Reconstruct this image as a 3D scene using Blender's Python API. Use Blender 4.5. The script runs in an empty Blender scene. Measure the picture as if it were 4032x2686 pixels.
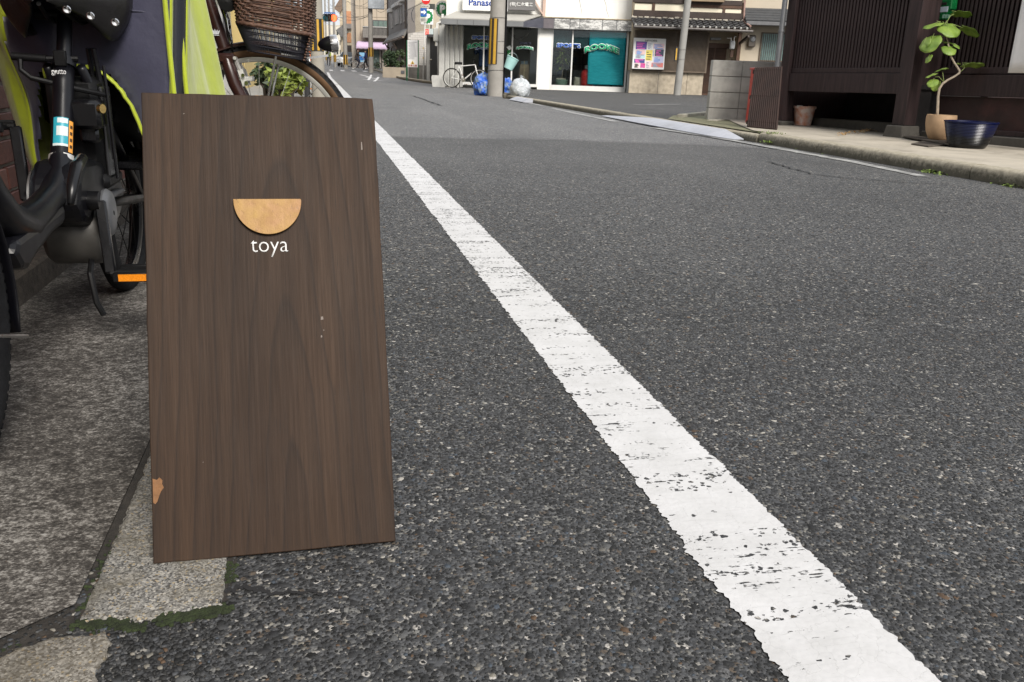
import bpy, bmesh, math, random
import numpy as np
from mathutils import Vector, Matrix
from math import sin, cos, pi, radians, sqrt, atan2
random.seed(7)
RNG = np.random.default_rng(7)
S = bpy.context.scene
COL = S.collection
# ---------------------------------------------------------------- camera (pixel units of the 4032 x 2686 photograph)
PW, PH, FPX, CAMH = 4032.0, 2686.0, 3309.0, 0.60
PITCH, ROLL, YAW = radians(17.74), radians(1.93), radians(-12.875)
def _axes():
    F0, R0, U0 = Vector((0, 1, 0)), Vector((1, 0, 0)), Vector((0, 0, 1))
    F = cos(PITCH)*F0 - sin(PITCH)*U0
    U = sin(PITCH)*F0 + cos(PITCH)*U0
    Rc = cos(ROLL)*R0 + sin(ROLL)*U
    Uc = -sin(ROLL)*R0 + cos(ROLL)*U
    M = Matrix.Rotation(YAW, 3, 'Z')
    return M @ F, M @ Rc, M @ Uc
CF, CR, CU = _axes()
EYE = Vector((0, 0, CAMH))
cd = bpy.data.cameras.new('camera'); cam = bpy.data.objects.new('camera', cd); COL.objects.link(cam)
cd.sensor_width = 36.0; cd.lens = FPX/PW*36.0; cd.clip_start = 0.02; cd.clip_end = 2000
m = Matrix.Identity(4)
for i in range(3):
    m[i][0] = CR[i]; m[i][1] = CU[i]; m[i][2] = -CF[i]; m[i][3] = EYE[i]
cam.matrix_world = m
S.camera = cam
# ---------------------------------------------------------------- sky, sun, exposure
SUN_ELEV, SUN_AZ = radians(40), radians(166)      # azimuth clockwise from +Y
w = bpy.data.worlds.new('World'); S.world = w; w.use_nodes = True
nt = w.node_tree; nt.nodes.clear()
sky = nt.nodes.new('ShaderNodeTexSky'); sky.sky_type = 'NISHITA'; sky.sun_disc = False
sky.sun_elevation = SUN_ELEV; sky.sun_rotation = SUN_AZ
sky.air_density = 1.0; sky.dust_density = 4.0; sky.ozone_density = 1.0
mx = nt.nodes.new('ShaderNodeMix'); mx.data_type = 'RGBA'; mx.inputs[0].default_value = 0.74
mx.inputs[7].default_value = (8.6, 8.9, 9.3, 1)     # the even white cloud layer
bg = nt.nodes.new('ShaderNodeBackground'); bg.inputs[1].default_value = 0.088
wo = nt.nodes.new('ShaderNodeOutputWorld')
nt.links.new(sky.outputs[0], mx.inputs[6]); nt.links.new(mx.outputs[2], bg.inputs[0]); nt.links.new(bg.outputs[0], wo.inputs[0])
sd = bpy.data.lights.new('sun', 'SUN'); sd.energy = 3.1; sd.angle = radians(24); sd.color = (1.0, 0.95, 0.88)
so = bpy.data.objects.new('sun', sd); COL.objects.link(so)
sdir = Vector((sin(SUN_AZ)*cos(SUN_ELEV), cos(SUN_AZ)*cos(SUN_ELEV), sin(SUN_ELEV)))
so.rotation_euler = sdir.to_track_quat('Z', 'Y').to_euler(); so.location = (6, -6, 12)
S.view_settings.view_transform = 'Standard'; S.view_settings.look = 'None'; S.view_settings.exposure = 0.52
S.view_settings.gamma = 1.0; S.view_settings.use_curve_mapping = False
S.render.engine = 'CYCLES'
S.cycles.use_denoising = True
S.cycles.max_bounces = 6; S.cycles.transparent_max_bounces = 12; S.cycles.caustics_reflective = False; S.cycles.caustics_refractive = False
# ---------------------------------------------------------------- pixel -> place
def gz(Y): return 0.0 if Y < 46 else (0.0015*(Y-46)**2 if Y < 50 else 0.024+0.012*(Y-50))   # the street climbs gently in the distance
def ray(x, y): return CF*FPX + CR*(x-PW/2) + CU*(PH/2-y)
def g(x, y, z=0.0): d = ray(x, y); return EYE + d*((z-CAMH)/d.z)
def at(x, y, Y): d = ray(x, y); return EYE + d*(Y/d.y)
def atX(x, y, X): d = ray(x, y); return EYE + d*(X/d.x)
def dep(x, y, z): return EYE + ray(x, y)*(z/FPX)
# ---------------------------------------------------------------- materials
MATS = {}
def srgb(r, g_, b):
    f = lambda c: (c/255/12.92) if c/255 <= .04045 else ((c/255+.055)/1.055)**2.4
    return (f(r), f(g_), f(b))
class N:
    """small node-graph helper"""
    def __init__(s, name):
        s.m = bpy.data.materials.new(name); s.m.use_nodes = True; s.t = s.m.node_tree; s.t.nodes.clear()
        s.out = s.t.nodes.new('ShaderNodeOutputMaterial'); s.b = s.t.nodes.new('ShaderNodeBsdfPrincipled')
        s.t.links.new(s.b.outputs[0], s.out.inputs[0]); s.tc = None
    def n(s, typ, **kw):
        o = s.t.nodes.new('ShaderNode'+typ)
        for k, v in kw.items(): setattr(o, k, v)
        return o
    def put(s, sock, v):
        if isinstance(v, bpy.types.NodeSocket): s.t.links.new(v, sock)
        elif v is not None: sock.default_value = (*v, 1) if isinstance(v, tuple) and len(v) == 3 and sock.type == 'RGBA' else v
    def co(s, which='Object'):
        if s.tc is None: s.tc = s.n('TexCoord')
        return s.tc.outputs[which]
    def map(s, v, scale=(1, 1, 1), loc=(0, 0, 0), rot=(0, 0, 0)):
        o = s.n('Mapping'); s.put(o.inputs[0], v); o.inputs[1].default_value = loc; o.inputs[2].default_value = rot; o.inputs[3].default_value = scale
        return o.outputs[0]
    def noise(s, v, scale, detail=4, rough=.55, dist=0, col=False):
        o = s.n('TexNoise'); s.put(o.inputs['Vector'], v); o.inputs['Scale'].default_value = scale; o.inputs['Detail'].default_value = detail
        o.inputs['Roughness'].default_value = rough; o.inputs['Distortion'].default_value = dist
        return o.outputs['Color' if col else 'Fac']
    def vor(s, v, scale, feature='F1', rnd=1.0):
        o = s.n('TexVoronoi'); o.feature = feature; s.put(o.inputs['Vector'], v); o.inputs['Scale'].default_value = scale; o.inputs['Randomness'].default_value = rnd
        return o
    def ramp(s, v, stops, interp='LINEAR'):
        o = s.n('ValToRGB'); s.put(o.inputs[0], v); e = o.color_ramp.elements; o.color_ramp.interpolation = interp
        while len(e) < len(stops): e.new(.5)
        for k, (p, c) in enumerate(stops):
            e[k].position = p; c = (c, c, c) if not isinstance(c, tuple) else c; e[k].color = (*c, 1)
        return o.outputs[0]
    def mix(s, f, a, b, mode='MIX'):
        o = s.n('Mix'); o.data_type = 'RGBA'; o.blend_type = mode; s.put(o.inputs[0], f); s.put(o.inputs[6], a); s.put(o.inputs[7], b)
        return o.outputs[2]
    def math(s, op, a, b=0.0, c=0.0, clamp=False):
        o = s.n('Math', operation=op); o.use_clamp = clamp
        for k, v in enumerate((a, b, c)): s.put(o.inputs[k], v)
        return o.outputs[0]
    def bump(s, hgt, strength=.5, dist=.01):
        o = s.n('Bump'); s.put(o.inputs['Height'], hgt); o.inputs['Strength'].default_value = strength; o.inputs['Distance'].default_value = dist
        return o.outputs[0]
    def fin(s, col=None, rough=None, metal=None, normal=None, spec=None, **kw):
        for k, v in (('Base Color', col), ('Roughness', rough), ('Metallic', metal), ('Normal', normal), ('Specular IOR Level', spec)): s.put(s.b.inputs[k], v)
        for k, v in kw.items(): s.put(s.b.inputs[k.replace('_', ' ')], v)
        return s.m
def scl(c, k): return tuple(min(1.0, x*k) for x in c)
def M(name, col=(.5, .5, .5), rough=.6, metal=0.0, var=.18, vs=6.0, bump=.0, bs=80.0, dirt=0.0, dirtcol=(.05, .045, .035), spec=.5, streak=None, **kw):
    """general weathered material: two scales of tone variation, optional dirt blotches, vertical streaks and fine relief"""
    if name in MATS: return MATS[name]
    q = N(name); v = q.co('Object')
    c = q.mix(q.ramp(q.noise(v, vs, 5), [(.3, 0.), (.7, 1.)]), scl(col, 1-var), scl(col, 1+var))
    if streak:
        st = q.noise(q.map(v, (streak, streak, streak*.05)), 1.0, 4)
        c = q.mix(q.ramp(st, [(.45, 0.), (.75, .45)]), c, scl(col, .45))
    if dirt:
        d = q.ramp(q.noise(v, vs*.6, 8, .7), [(.62-dirt*.35, 0.), (.80-dirt*.2, 1.)])
        c = q.mix(d, c, dirtcol)
    nm = q.bump(q.noise(v, bs, 4), .6, bump) if bump else None
    rr = q.ramp(q.noise(v, vs*2.3, 3), [(.3, max(0., rough-.08)), (.7, min(1., rough+.08))])
    MATS[name] = q.fin(c, rr, metal, nm, spec, **kw)
    return MATS[name]
# ---------------------------------------------------------------- mesh building
class MB:
    def __init__(s): s.v = []; s.f = []; s.mi = []; s.cur = 0
    def add(s, vs, fs):
        o = len(s.v); s.v += [tuple(p) for p in vs]; s.f += [tuple(i+o for i in f) for f in fs]; s.mi += [s.cur]*len(fs); return s
    def box(s, a, b, ch=0.0, mat=None):
        (x0, y0, z0), (x1, y1, z1) = [min(p, q) for p, q in zip(a, b)], [max(p, q) for p, q in zip(a, b)]
        if ch > 0:
            ch = min(ch, (x1-x0)*.45, (y1-y0)*.45, (z1-z0)*.45); vs = []
            cx, cy, cz = (x0+x1)/2, (y0+y1)/2, (z0+z1)/2
            bm = bmesh.new(); bmesh.ops.create_cube(bm, size=1.0, matrix=Matrix.Translation((cx, cy, cz)) @ Matrix.Diagonal((x1-x0, y1-y0, z1-z0, 1)))
            bmesh.ops.bevel(bm, geom=bm.edges[:], offset=ch, segments=1, affect='EDGES')
            bm.verts.index_update(); P = [v.co.copy() for v in bm.verts]; Fc = [[v.index for v in f.verts] for f in bm.faces]; bm.free()
        else:
            P = [Vector((x, y, z)) for x in (x0, x1) for y in (y0, y1) for z in (z0, z1)]
            Fc = [(0, 1, 3, 2), (4, 6, 7, 5), (0, 4, 5, 1), (2, 3, 7, 6), (0, 2, 6, 4), (1, 5, 7, 3)]
        if mat is not None: P = [mat @ p for p in P]
        return s.add(P, Fc)
    def bar(s, p, q, wx, wy, up=(0, 0, 1), ch=0.0):
        """rectangular bar from p to q, wx along side, wy along up"""
        p, q = Vector(p), Vector(q); d = q-p; L = d.length; d.normalize(); u = Vector(up)
        if abs(d.dot(u)) > .98: u = Vector((1, 0, 0)) if abs(d.x) < .9 else Vector((0, 1, 0))
        x = d.cross(u).normalized(); y = x.cross(d).normalized()
        mt = Matrix(((x.x, d.x, y.x, p.x), (x.y, d.y, y.y, p.y), (x.z, d.z, y.z, p.z), (0, 0, 0, 1)))
        return s.box((-wx/2, 0, -wy/2), (wx/2, L, wy/2), ch, mt)
    def quad(s, *p): return s.add(p, [tuple(range(len(p)))])
    def tube(s, pts, r, n=8, caps=True, closed=False, flat=None):
        pts = [Vector(p) for p in pts]; k = len(pts); R = r if isinstance(r, (list, tuple)) else [r]*k
        vs = []; fs = []; prev = None
        for i, p in enumerate(pts):
            a = pts[(i-1) % k] if (closed or i) else p; b = pts[(i+1) % k] if (closed or i < k-1) else p
            t = (b-a).normalized()
            if prev is None:
                u = Vector((0, 0, 1)) if abs(t.z) < .9 else Vector((1, 0, 0))
                x = t.cross(u).normalized()
            else:
                x = prev - t*prev.dot(t); x = x.normalized() if x.length > 1e-6 else t.orthogonal().normalized()
            prev = x; y = t.cross(x)
            fx, fy = flat if flat else (1, 1)
            for j in range(n):
                an = 2*pi*j/n; vs.append(p + (x*cos(an)*fx + y*sin(an)*fy)*R[i])
        m_ = k if closed else k-1
        for i in range(m_):
            for j in range(n):
                a = i*n+j; b = i*n+(j+1) % n; c = ((i+1) % k)*n+(j+1) % n; d = ((i+1) % k)*n+j
                fs.append((a, b, c, d))
        if caps and not closed:
            fs.append(tuple(range(n-1, -1, -1))); fs.append(tuple((k-1)*n+j for j in range(n)))
        return s.add(vs, fs)
    def lathe(s, prof, n=24, mat=None, caps=False):
        """profile of (r, z) around z"""
        vs = []; fs = []
        for r, z in prof:
            for j in range(n):
                a = 2*pi*j/n; vs.append(Vector((r*cos(a), r*sin(a), z)))
        for i in range(len(prof)-1):
            for j in range(n): fs.append((i*n+j, i*n+(j+1) % n, (i+1)*n+(j+1) % n, (i+1)*n+j))
        if caps:
            fs.append(tuple(range(n-1, -1, -1))); k = len(prof)-1; fs.append(tuple(k*n+j for j in range(n)))
        if mat is not None: vs = [mat @ v for v in vs]
        return s.add(vs, fs)
    def prism(s, outline, y0, y1, mat=None):
        """outline of (x, z) extruded along y"""
        k = len(outline); vs = [Vector((x, y0, z)) for x, z in outline]+[Vector((x, y1, z)) for x, z in outline]
        if mat is not None: vs = [mat @ v for v in vs]
        fs = [tuple(range(k)), tuple(range(2*k-1, k-1, -1))]+[(i, k+i, k+(i+1) % k, (i+1) % k) for i in range(k)]
        return s.add(vs, fs)
    def grid(s, fn, nu, nv, closed_u=False):
        vs = [fn(i/(nu-1 if not closed_u else nu), j/(nv-1)) for j in range(nv) for i in range(nu)]; fs = []
        for j in range(nv-1):
            for i in range(nu if closed_u else nu-1):
                fs.append((j*nu+i, j*nu+(i+1) % nu, (j+1)*nu+(i+1) % nu, (j+1)*nu+i))
        return s.add(vs, fs)
    def mesh(s, name):
        me = bpy.data.meshes.new(name); me.from_pydata(s.v, [], s.f); return me
    def build(s, name, mat, parent=None, smooth=False, recalc=True, bevel=0, solid=0, loc=None):
        me = s.mesh(name)
        if recalc:
            bm = bmesh.new(); bm.from_mesh(me); bmesh.ops.recalc_face_normals(bm, faces=bm.faces); bm.to_mesh(me); bm.free()
        for mm in (mat if isinstance(mat, (list, tuple)) else [mat]): me.materials.append(mm)
        if isinstance(mat, (list, tuple)):
            for p, i in zip(me.polygons, s.mi): p.material_index = i
        if smooth:
            me.polygons.foreach_set('use_smooth', [True]*len(me.polygons))
            if smooth != 'all':
                try: me.set_sharp_from_angle(angle=radians(smooth if isinstance(smooth, (int, float)) and smooth > 1 else 40))
                except Exception: pass
        o = bpy.data.objects.new(name, me); COL.objects.link(o)
        if parent is not None: o.parent = parent
        if loc is not None: o.location = loc
        if bevel:
            md = o.modifiers.new('bevel', 'BEVEL'); md.width = bevel; md.segments = 2; md.limit_method = 'ANGLE'
        if solid:
            md = o.modifiers.new('solid', 'SOLIDIFY'); md.thickness = solid; md.offset = 0
        return o
def tag(o, label=None, cat=None, group=None, kind=None):
    if label: o['label'] = label
    if cat: o['category'] = cat
    if group: o['group'] = group
    if kind: o['kind'] = kind
    return o
def thing(name, label, cat, loc=(0, 0, 0), rz=0.0, group=None, mat=None):
    o = bpy.data.objects.new(name, None); COL.objects.link(o); o.empty_display_size = .1
    if mat is not None: o.matrix_world = mat
    else: o.location = loc; o.rotation_euler = (0, 0, rz)
    return tag(o, label, cat, group)
def copy_tree(o, parent=None):
    c = o.copy(); COL.objects.link(c); c.parent = parent
    for ch in o.children: copy_tree(ch, c)
    return c
def inst(src, name, parent, loc=(0, 0, 0), rot=(0, 0, 0), scale=(1, 1, 1)):
    """a part that shares its mesh with an alike part"""
    o = bpy.data.objects.new(name, src.data); COL.objects.link(o); o.parent = parent
    o.location = loc; o.rotation_euler = rot; o.scale = scale; return o
class Frame:
    """a vertical plane in the place: local x along it, local y into it (away from the street), local z up"""
    def __init__(s, O, u, z=None):
        s.O = Vector(O); u = Vector(u).normalized(); up = Vector((0, 0, 1)); up = (up-u*up.dot(u)).normalized(); y = up.cross(u)
        s.u, s.y, s.up = u, y, up
        s.M = Matrix(((u.x, y.x, up.x, s.O.x), (u.y, y.y, up.y, s.O.y), (u.z, y.z, up.z, s.O.z), (0, 0, 0, 1)))
    def L(s, px, py, y=0.0):
        """local (x, z) of the photo pixel on the plane at depth y"""
        d = ray(px, py); P0 = s.O + s.y*y; t = (P0-EYE).dot(s.y)/d.dot(s.y); P = EYE+d*t-s.O
        return P.dot(s.u), P.dot(s.up)
    def LX(s, px, py=250, y=0.0): return s.L(px, py, y)[0]
    def LZ(s, px, py, y=0.0): return s.L(px, py, y)[1]
    def W(s, x, y, z): return s.M @ Vector((x, y, z))
def text_mesh(body, bold=0.0, extrude=0.0):
    cu = bpy.data.curves.new('txt', 'FONT'); cu.body = body; cu.align_x = 'LEFT'; cu.size = 1.0; cu.offset = bold; cu.extrude = extrude; cu.resolution_u = 3
    o = bpy.data.objects.new('txt', cu); COL.objects.link(o)
    dg = bpy.context.evaluated_depsgraph_get(); me = bpy.data.meshes.new_from_object(o.evaluated_get(dg))
    bpy.data.objects.remove(o); bpy.data.curves.remove(cu)
    return me
def text_part(name, body, mat, parent, x0, z0, x1, z1, y, bold=0.0, thick=.004, lean=0.0, arc=0.0, keep=False):
    """lettering laid on a plane of local x/z, fitted into the box; arc lifts the middle"""
    me = text_mesh(body, bold, 0.0); n = len(me.vertices); a = np.empty(n*3); me.vertices.foreach_get('co', a); a = a.reshape(-1, 3)
    lo, hi = a.min(0), a.max(0); sx = (x1-x0)/(hi[0]-lo[0]); sz = (z1-z0)/(hi[1]-lo[1])
    X = (a[:, 0]-lo[0])*sx; Z = (a[:, 1]-lo[1])*sz
    if lean: X = X+Z*lean
    t = X/(x1-x0)*2-1
    b = np.stack([x0+X, np.full(n, y), z0+Z-arc*t*t], 1)
    me.vertices.foreach_set('co', b.reshape(-1)); me.update(); me.name = name
    me.materials.clear(); me.materials.append(mat)
    o = bpy.data.objects.new(name, me); COL.objects.link(o); o.parent = parent
    md = o.modifiers.new('thick', 'SOLIDIFY'); md.thickness = thick; md.offset = 0
    return o
# ================================================================ GROUND
def asphalt_color(q, v, tone=1.0):
    """stones of mixed greys, a few pale and tan ones, in dark binder"""
    A = q.vor(v, 118); A2 = q.vor(v, 300)
    stops = [(0, (.030, .031, .033)), (.22, (.045, .047, .05)), (.42, (.062, .064, .068)), (.58, (.082, .083, .085)), (.72, (.115, .116, .118)), (.83, (.16, .158, .15)), (.9, (.10, .078, .058)), (.94, (.24, .23, .21)), (.975, (.42, .40, .37))]
    sx = q.n('SeparateColor'); q.put(sx.inputs[0], A.outputs['Color']); sx2 = q.n('SeparateColor'); q.put(sx2.inputs[0], A2.outputs['Color'])
    c1 = q.ramp(sx.outputs[0], [(p, scl(c, tone)) for p, c in stops], 'CONSTANT')
    c2 = q.ramp(sx2.outputs[1], [(p, scl(c, tone*.75)) for p, c in stops], 'CONSTANT')
    c = q.mix(q.ramp(A.outputs['Distance'], [(.50, 0.), (.62, 1.)]), c1, c2)
    c = q.mix(q.ramp(A2.outputs['Distance'], [(.45, 0.), (.8, .55)]), c, scl((.014, .014, .015), tone))
    st_ = q.noise(q.map(v, (1.0, .55, 1)), .75, 6, .65, .6); c = q.mix(q.ramp(st_, [(.56, 0.), (.68, .30)]), c, scl((.020, .020, .021), tone)); ln_ = q.noise(q.map(v, (1.3, .12, 1)), 1.0, 3); c = q.mix(q.ramp(ln_, [(.5, 0.), (.75, .12)]), c, scl((.20, .20, .195), tone))
    big = q.noise(v, .9, 5, .6); c = q.mix(q.ramp(big, [(.3, 0.), (.7, 1.)]), q.mix(.16, c, (0, 0, 0)), q.mix(.03, c, scl((.3, .3, .29), 1)))
    hgt = q.math('ADD', q.ramp(A.outputs['Distance'], [(.2, 1.), (.65, 0.)]), q.math('MULTIPLY', q.ramp(A2.outputs['Distance'], [(.2, 1.), (.7, 0.)]), .45))
    return c, hgt
def asphalt(name, tone, rough=.72, bumpd=.0032):
    q = N(name); v = q.co('Object'); c, hgt = asphalt_color(q, v, tone)
    return q.fin(c, q.ramp(q.noise(v, 40, 2), [(.3, rough-.1), (.7, rough+.1)]), 0, q.bump(hgt, .9, bumpd), .5)
MA = asphalt('asphalt', 1.15, .74, .0009); MAF = asphalt('asphalt_worn', 2.15, .68, .0014); MAL = asphalt('asphalt_lot', 1.15, .78, .004)
def sheet(name, poly, z, mat, kind='structure', parent=None):
    """flat sheet from (x, y) outline"""
    mb = MB(); mb.add([(x, y, z) for x, y in poly], [tuple(range(len(poly)))])
    o = mb.build(name, mat, parent); 
    if parent is None: tag(o, kind=kind)
    return o
M_ground = M('ground_far', (.09, .088, .085), .9, var=.2, vs=.3)
sheet('ground', [(-1500, -1500), (1500, -1500), (1500, 1500), (-1500, 1500)], -.06, M_ground)
# the street: one sheet, climbing gently beyond 46 m
mb = MB(); ys = [-12, 0, 12, 24, 36, 44, 46, 47, 48, 49, 50, 60, 80, 110, 150, 220]
def road_strip(mb, x0, x1, ys, dz):
    vs = []; 
    for y in ys: vs += [(x0, y, gz(y)+dz), (x1, y, gz(y)+dz)]
    mb.add(vs, [(2*i, 2*i+1, 2*i+3, 2*i+2) for i in range(len(ys)-1)])
road_strip(mb, -60, 90, ys, 0.0)
road = tag(mb.build('road', MAF), kind='structure')
# the darker, coarser near surfacing, up to a saw-cut joint that runs across the street
J = [g(1534, 541), g(1730, 545), g(1860, 549), g(2200, 552), g(2420, 562), g(2701, 571), g(2888, 580), g(3100, 592), g(3300, 612)]
JX0 = J[0]
poly = [(-.62, -6), (9, -6), (9, J[-1].y)] + [(p.x, p.y) for p in reversed(J)] + [(-.135, J[0].y+.1), (-.135, 1.0), (-.62, 1.0)]
near = sheet('near_surfacing', poly, .004, MA, parent=road)
# loose aggregate standing proud of the near surface
def chips(name, regions, spacing, mat, zbase, parent, rmin=.0016, rmax=.0048, hmin=.00015, hmax=.00055, keep=None, fade=None, big=.09):
    P = []
    for (x0, x1, y0, y1) in regions:
        nx, ny = int((x1-x0)/spacing), int((y1-y0)/spacing)
        gx, gy = np.meshgrid(np.arange(nx), np.arange(ny)); 
        X = x0+(gx+RNG.uniform(.0, 1, gx.shape))*spacing; Y = y0+(gy+RNG.uniform(.0, 1, gx.shape))*spacing
        P.append(np.stack([X.ravel(), Y.ravel()], 1))
    P = np.concatenate(P)
    rel = np.concatenate([P, np.full((len(P), 1), -CAMH)], 1)
    zc = rel @ np.array(CF); xc = rel @ np.array(CR)/zc*FPX+PW/2; yc = PH/2-rel @ np.array(CU)/zc*FPX
    ok = (zc > .2) & (xc > -60) & (xc < PW+60) & (yc > 0) & (yc < PH+60)
    if keep is not None: ok &= keep(P[:, 0], P[:, 1])
    if fade: ok &= RNG.random(len(P)) < np.clip((fade[1]-P[:, 1])/(fade[1]-fade[0]), 0, 1)
    P = P[ok]; n = len(P); k = 5
    r = RNG.uniform(rmin, rmax, n); bigm = RNG.random(n) < big; r[bigm] *= RNG.uniform(1.3, 2.2, bigm.sum())
    hh = RNG.uniform(hmin, hmax, n)*np.where(bigm, 1.2, 1); th0 = RNG.uniform(0, 2*pi, n); ex = RNG.uniform(.6, 1.0, n); rot = RNG.uniform(0, pi, n)
    tx, ty = RNG.normal(0, .06, n), RNG.normal(0, .06, n)
    ang = th0[:, None]+np.arange(k)*2*pi/k+RNG.uniform(-.35, .35, (n, k)); rr = r[:, None]*RNG.uniform(.75, 1.1, (n, k))
    lx, ly = rr*np.cos(ang), rr*np.sin(ang)*ex[:, None]
    cx, sx = np.cos(rot)[:, None], np.sin(rot)[:, None]; lx, ly = lx*cx-ly*sx, lx*sx+ly*cx
    V = np.empty((n, 2*k, 3))
    V[:, :k, 0] = P[:, :1]+lx; V[:, :k, 1] = P[:, 1:]+ly; V[:, :k, 2] = zbase-.001
    q = .84; V[:, k:, 0] = P[:, :1]+lx*q; V[:, k:, 1] = P[:, 1:]+ly*q; V[:, k:, 2] = zbase+hh[:, None]+lx*q*tx[:, None]+ly*q*ty[:, None]
    base = (np.arange(n)*2*k)[:, None]; i = np.arange(k); j = (i+1) % k
    quads = np.stack([i, j, j+k, i+k], 1).ravel()[None, :]+base; tops = (i+k)[None, :]+base
    loops = np.concatenate([quads, tops], 1).ravel()
    sizes = np.tile(np.array([4]*k+[k]), n); starts = np.concatenate([[0], np.cumsum(sizes)[:-1]])
    me = bpy.data.meshes.new(name); me.vertices.add(n*2*k); me.vertices.foreach_set('co', V.ravel().astype('f4'))
    me.loops.add(len(loops)); me.loops.foreach_set('vertex_index', loops.astype('i4')); me.polygons.add(len(sizes)); me.polygons.foreach_set('loop_start', starts.astype('i4'))
    me.update(calc_edges=True); me.validate(); me.materials.append(mat)
    o = bpy.data.objects.new(name, me); COL.objects.link(o); o.parent = parent; tag(o, kind='stuff'); return o
q = N('aggregate'); gi = q.n('NewGeometry')
cc = q.ramp(gi.outputs['Random Per Island'], [(0, (.012, .0125, .013)), (.24, (.019, .0195, .020)), (.46, (.028, .029, .031)), (.63, (.043, .044, .046)), (.76, (.062, .065, .071)), (.86, (.095, .097, .098)), (.915, (.13, .125, .112)), (.935, (.10, .062, .036)), (.95, (.060, .075, .095)), (.972, (.22, .205, .175)), (.990, (.40, .38, .34))], 'CONSTANT')
vv = q.co('Object'); cc = q.mix(q.ramp(q.noise(vv, 420, 2), [(.3, 0.), (.8, .5)]), cc, (.03, .03, .03))
M_agg = q.fin(cc, .7, 0, None, .35)
LX0, LX1 = .4545, .6125                       # the painted edge line of the street
def keep_road(X, Y): return ((X < LX0-.003) | (X > LX1+.003)) & ~((X < -.128) & (Y < 2.6))
chips('aggregate', [(-.13, 2.9, .5, 2.6)], .0054, M_agg, .004, road, keep=keep_road, fade=(1.7, 2.6))
chips('coarse_grit', [(-.13, 5.2, 1.9, 6.2)], .0115, M_agg, .004, road, rmin=.003, rmax=.0075, keep=keep_road, fade=(2.4, 6.0))
# painted edge line with ragged edges, worn through to the stones in places
q = N('road_paint'); v = q.co('Object'); ac, ah = asphalt_color(q, v, 1.0)
A = q.vor(v, 118); bl = q.noise(q.map(v, (2.2, 10, 1)), 3.0, 5, .6); fine = q.noise(q.map(v, (8, 66, 1)), 3.0, 5, .66); big = q.noise(v, 4.2, 3)
worn = q.math('ADD', q.math('MULTIPLY', bl, .9), q.math('ADD', q.math('MULTIPLY', fine, .75), q.math('MULTIPLY', A.outputs['Distance'], .22)))
mask = q.math('GREATER_THAN', q.math('ADD', worn, q.math('MULTIPLY', q.math('SUBTRACT', q.noise(v, 5.5, 3, .5), .5), .55)), 1.135)
edge = q.n('SeparateXYZ'); q.put(edge.inputs[0], v)
pc = q.mix(q.ramp(q.noise(v, 14, 6, .65), [(.35, 0.), (.75, 1.)]), (.61, .61, .618), (.50, .50, .50))
pc = q.mix(q.ramp(q.noise(q.map(v, (3, 40, 1)), 3, 5, .7), [(.55, 0.), (.75, .3)]), pc, (.33, .33, .33))
dv = q.n('VectorMath', operation='ADD'); q.put(dv.inputs[0], v); nz_ = q.noise(v, 30, 4, .6, 0, True); sc2 = q.n('VectorMath', operation='SCALE'); q.put(sc2.inputs[0], nz_); sc2.inputs['Scale'].default_value = .035; q.put(dv.inputs[1], sc2.outputs[0]); cr = q.vor(dv.outputs[0], 24, 'DISTANCE_TO_EDGE'); pc = q.mix(q.ramp(cr.outputs['Distance'], [(.0, .38), (.012, 0.)]), pc, (.30, .30, .29))
cell = q.n('SeparateColor'); dv3 = q.n('VectorMath', operation='ADD'); q.put(dv3.inputs[0], v); sc3 = q.n('VectorMath', operation='SCALE'); q.put(sc3.inputs[0], q.noise(v, 160, 3, .6, 0, True)); sc3.inputs['Scale'].default_value = .010; q.put(dv3.inputs[1], sc3.outputs[0]); A3 = q.vor(dv3.outputs[0], 150); q.put(cell.inputs[0], A3.outputs['Color']); band = q.noise(q.map(v, (1.6, 16, 1)), 1.6, 4, .6); thr = q.math('SUBTRACT', 1.01, q.math('MULTIPLY', q.ramp(band, [(.50, 0.), (.75, 1.)]), .80)); spot = q.math('MULTIPLY', q.math('GREATER_THAN', cell.outputs[1], thr), q.math('LESS_THAN', A3.outputs['Distance'], .60)); mask = q.math('MAXIMUM', mask, spot)
col = q.mix(mask, pc, ac)
hh = q.math('SUBTRACT', q.math('MULTIPLY', q.ramp(A.outputs['Distance'], [(.2, 1.), (.7, 0.)]), .4), q.math('MULTIPLY', mask, 1.2))
M_paint = q.fin(col, q.mix(mask, (.62,)*3, (.75,)*3), 0, q.bump(hh, .6, .0007), .35)
def ribbon(name, xs, z, mat, parent, jag=.004):
    """xs: list of (x0, x1, y); ragged on both sides"""
    mb = MB(); vs = []; 
    for (a, b, y) in xs: vs += [(a+random.gauss(0, jag), y, z+gz(y)), (b+random.gauss(0, jag), y, z+gz(y))]
    mb.add(vs, [(2*i, 2*i+1, 2*i+3, 2*i+2) for i in range(len(xs)-1)])
    return mb.build(name, mat, parent, recalc=False)
xs = []; y = .4; ea = eb0 = 0.0
while y < 30:
    ea = ea*.6+random.gauss(0, .0020); eb0 = eb0*.6+random.gauss(0, .0013)
    xs.append((LX0+ea-.001*(ea > 0), LX1+eb0, y)); y += .0035 if y < 2.5 else (.008 if y < 6 else .05)
ribbon('edge_line', xs, .0062, M_paint, road, .0007)
ribbon('edge_line', [(LX0, LX1-.0, yy) for yy in np.arange(30.2, 62, .4)], .008, M_paint, road, .004)
M_paint2 = M('old_road_paint', (.36, .36, .35), .7, var=.3, vs=9, dirt=.55, dirtcol=(.1, .1, .1))
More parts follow.
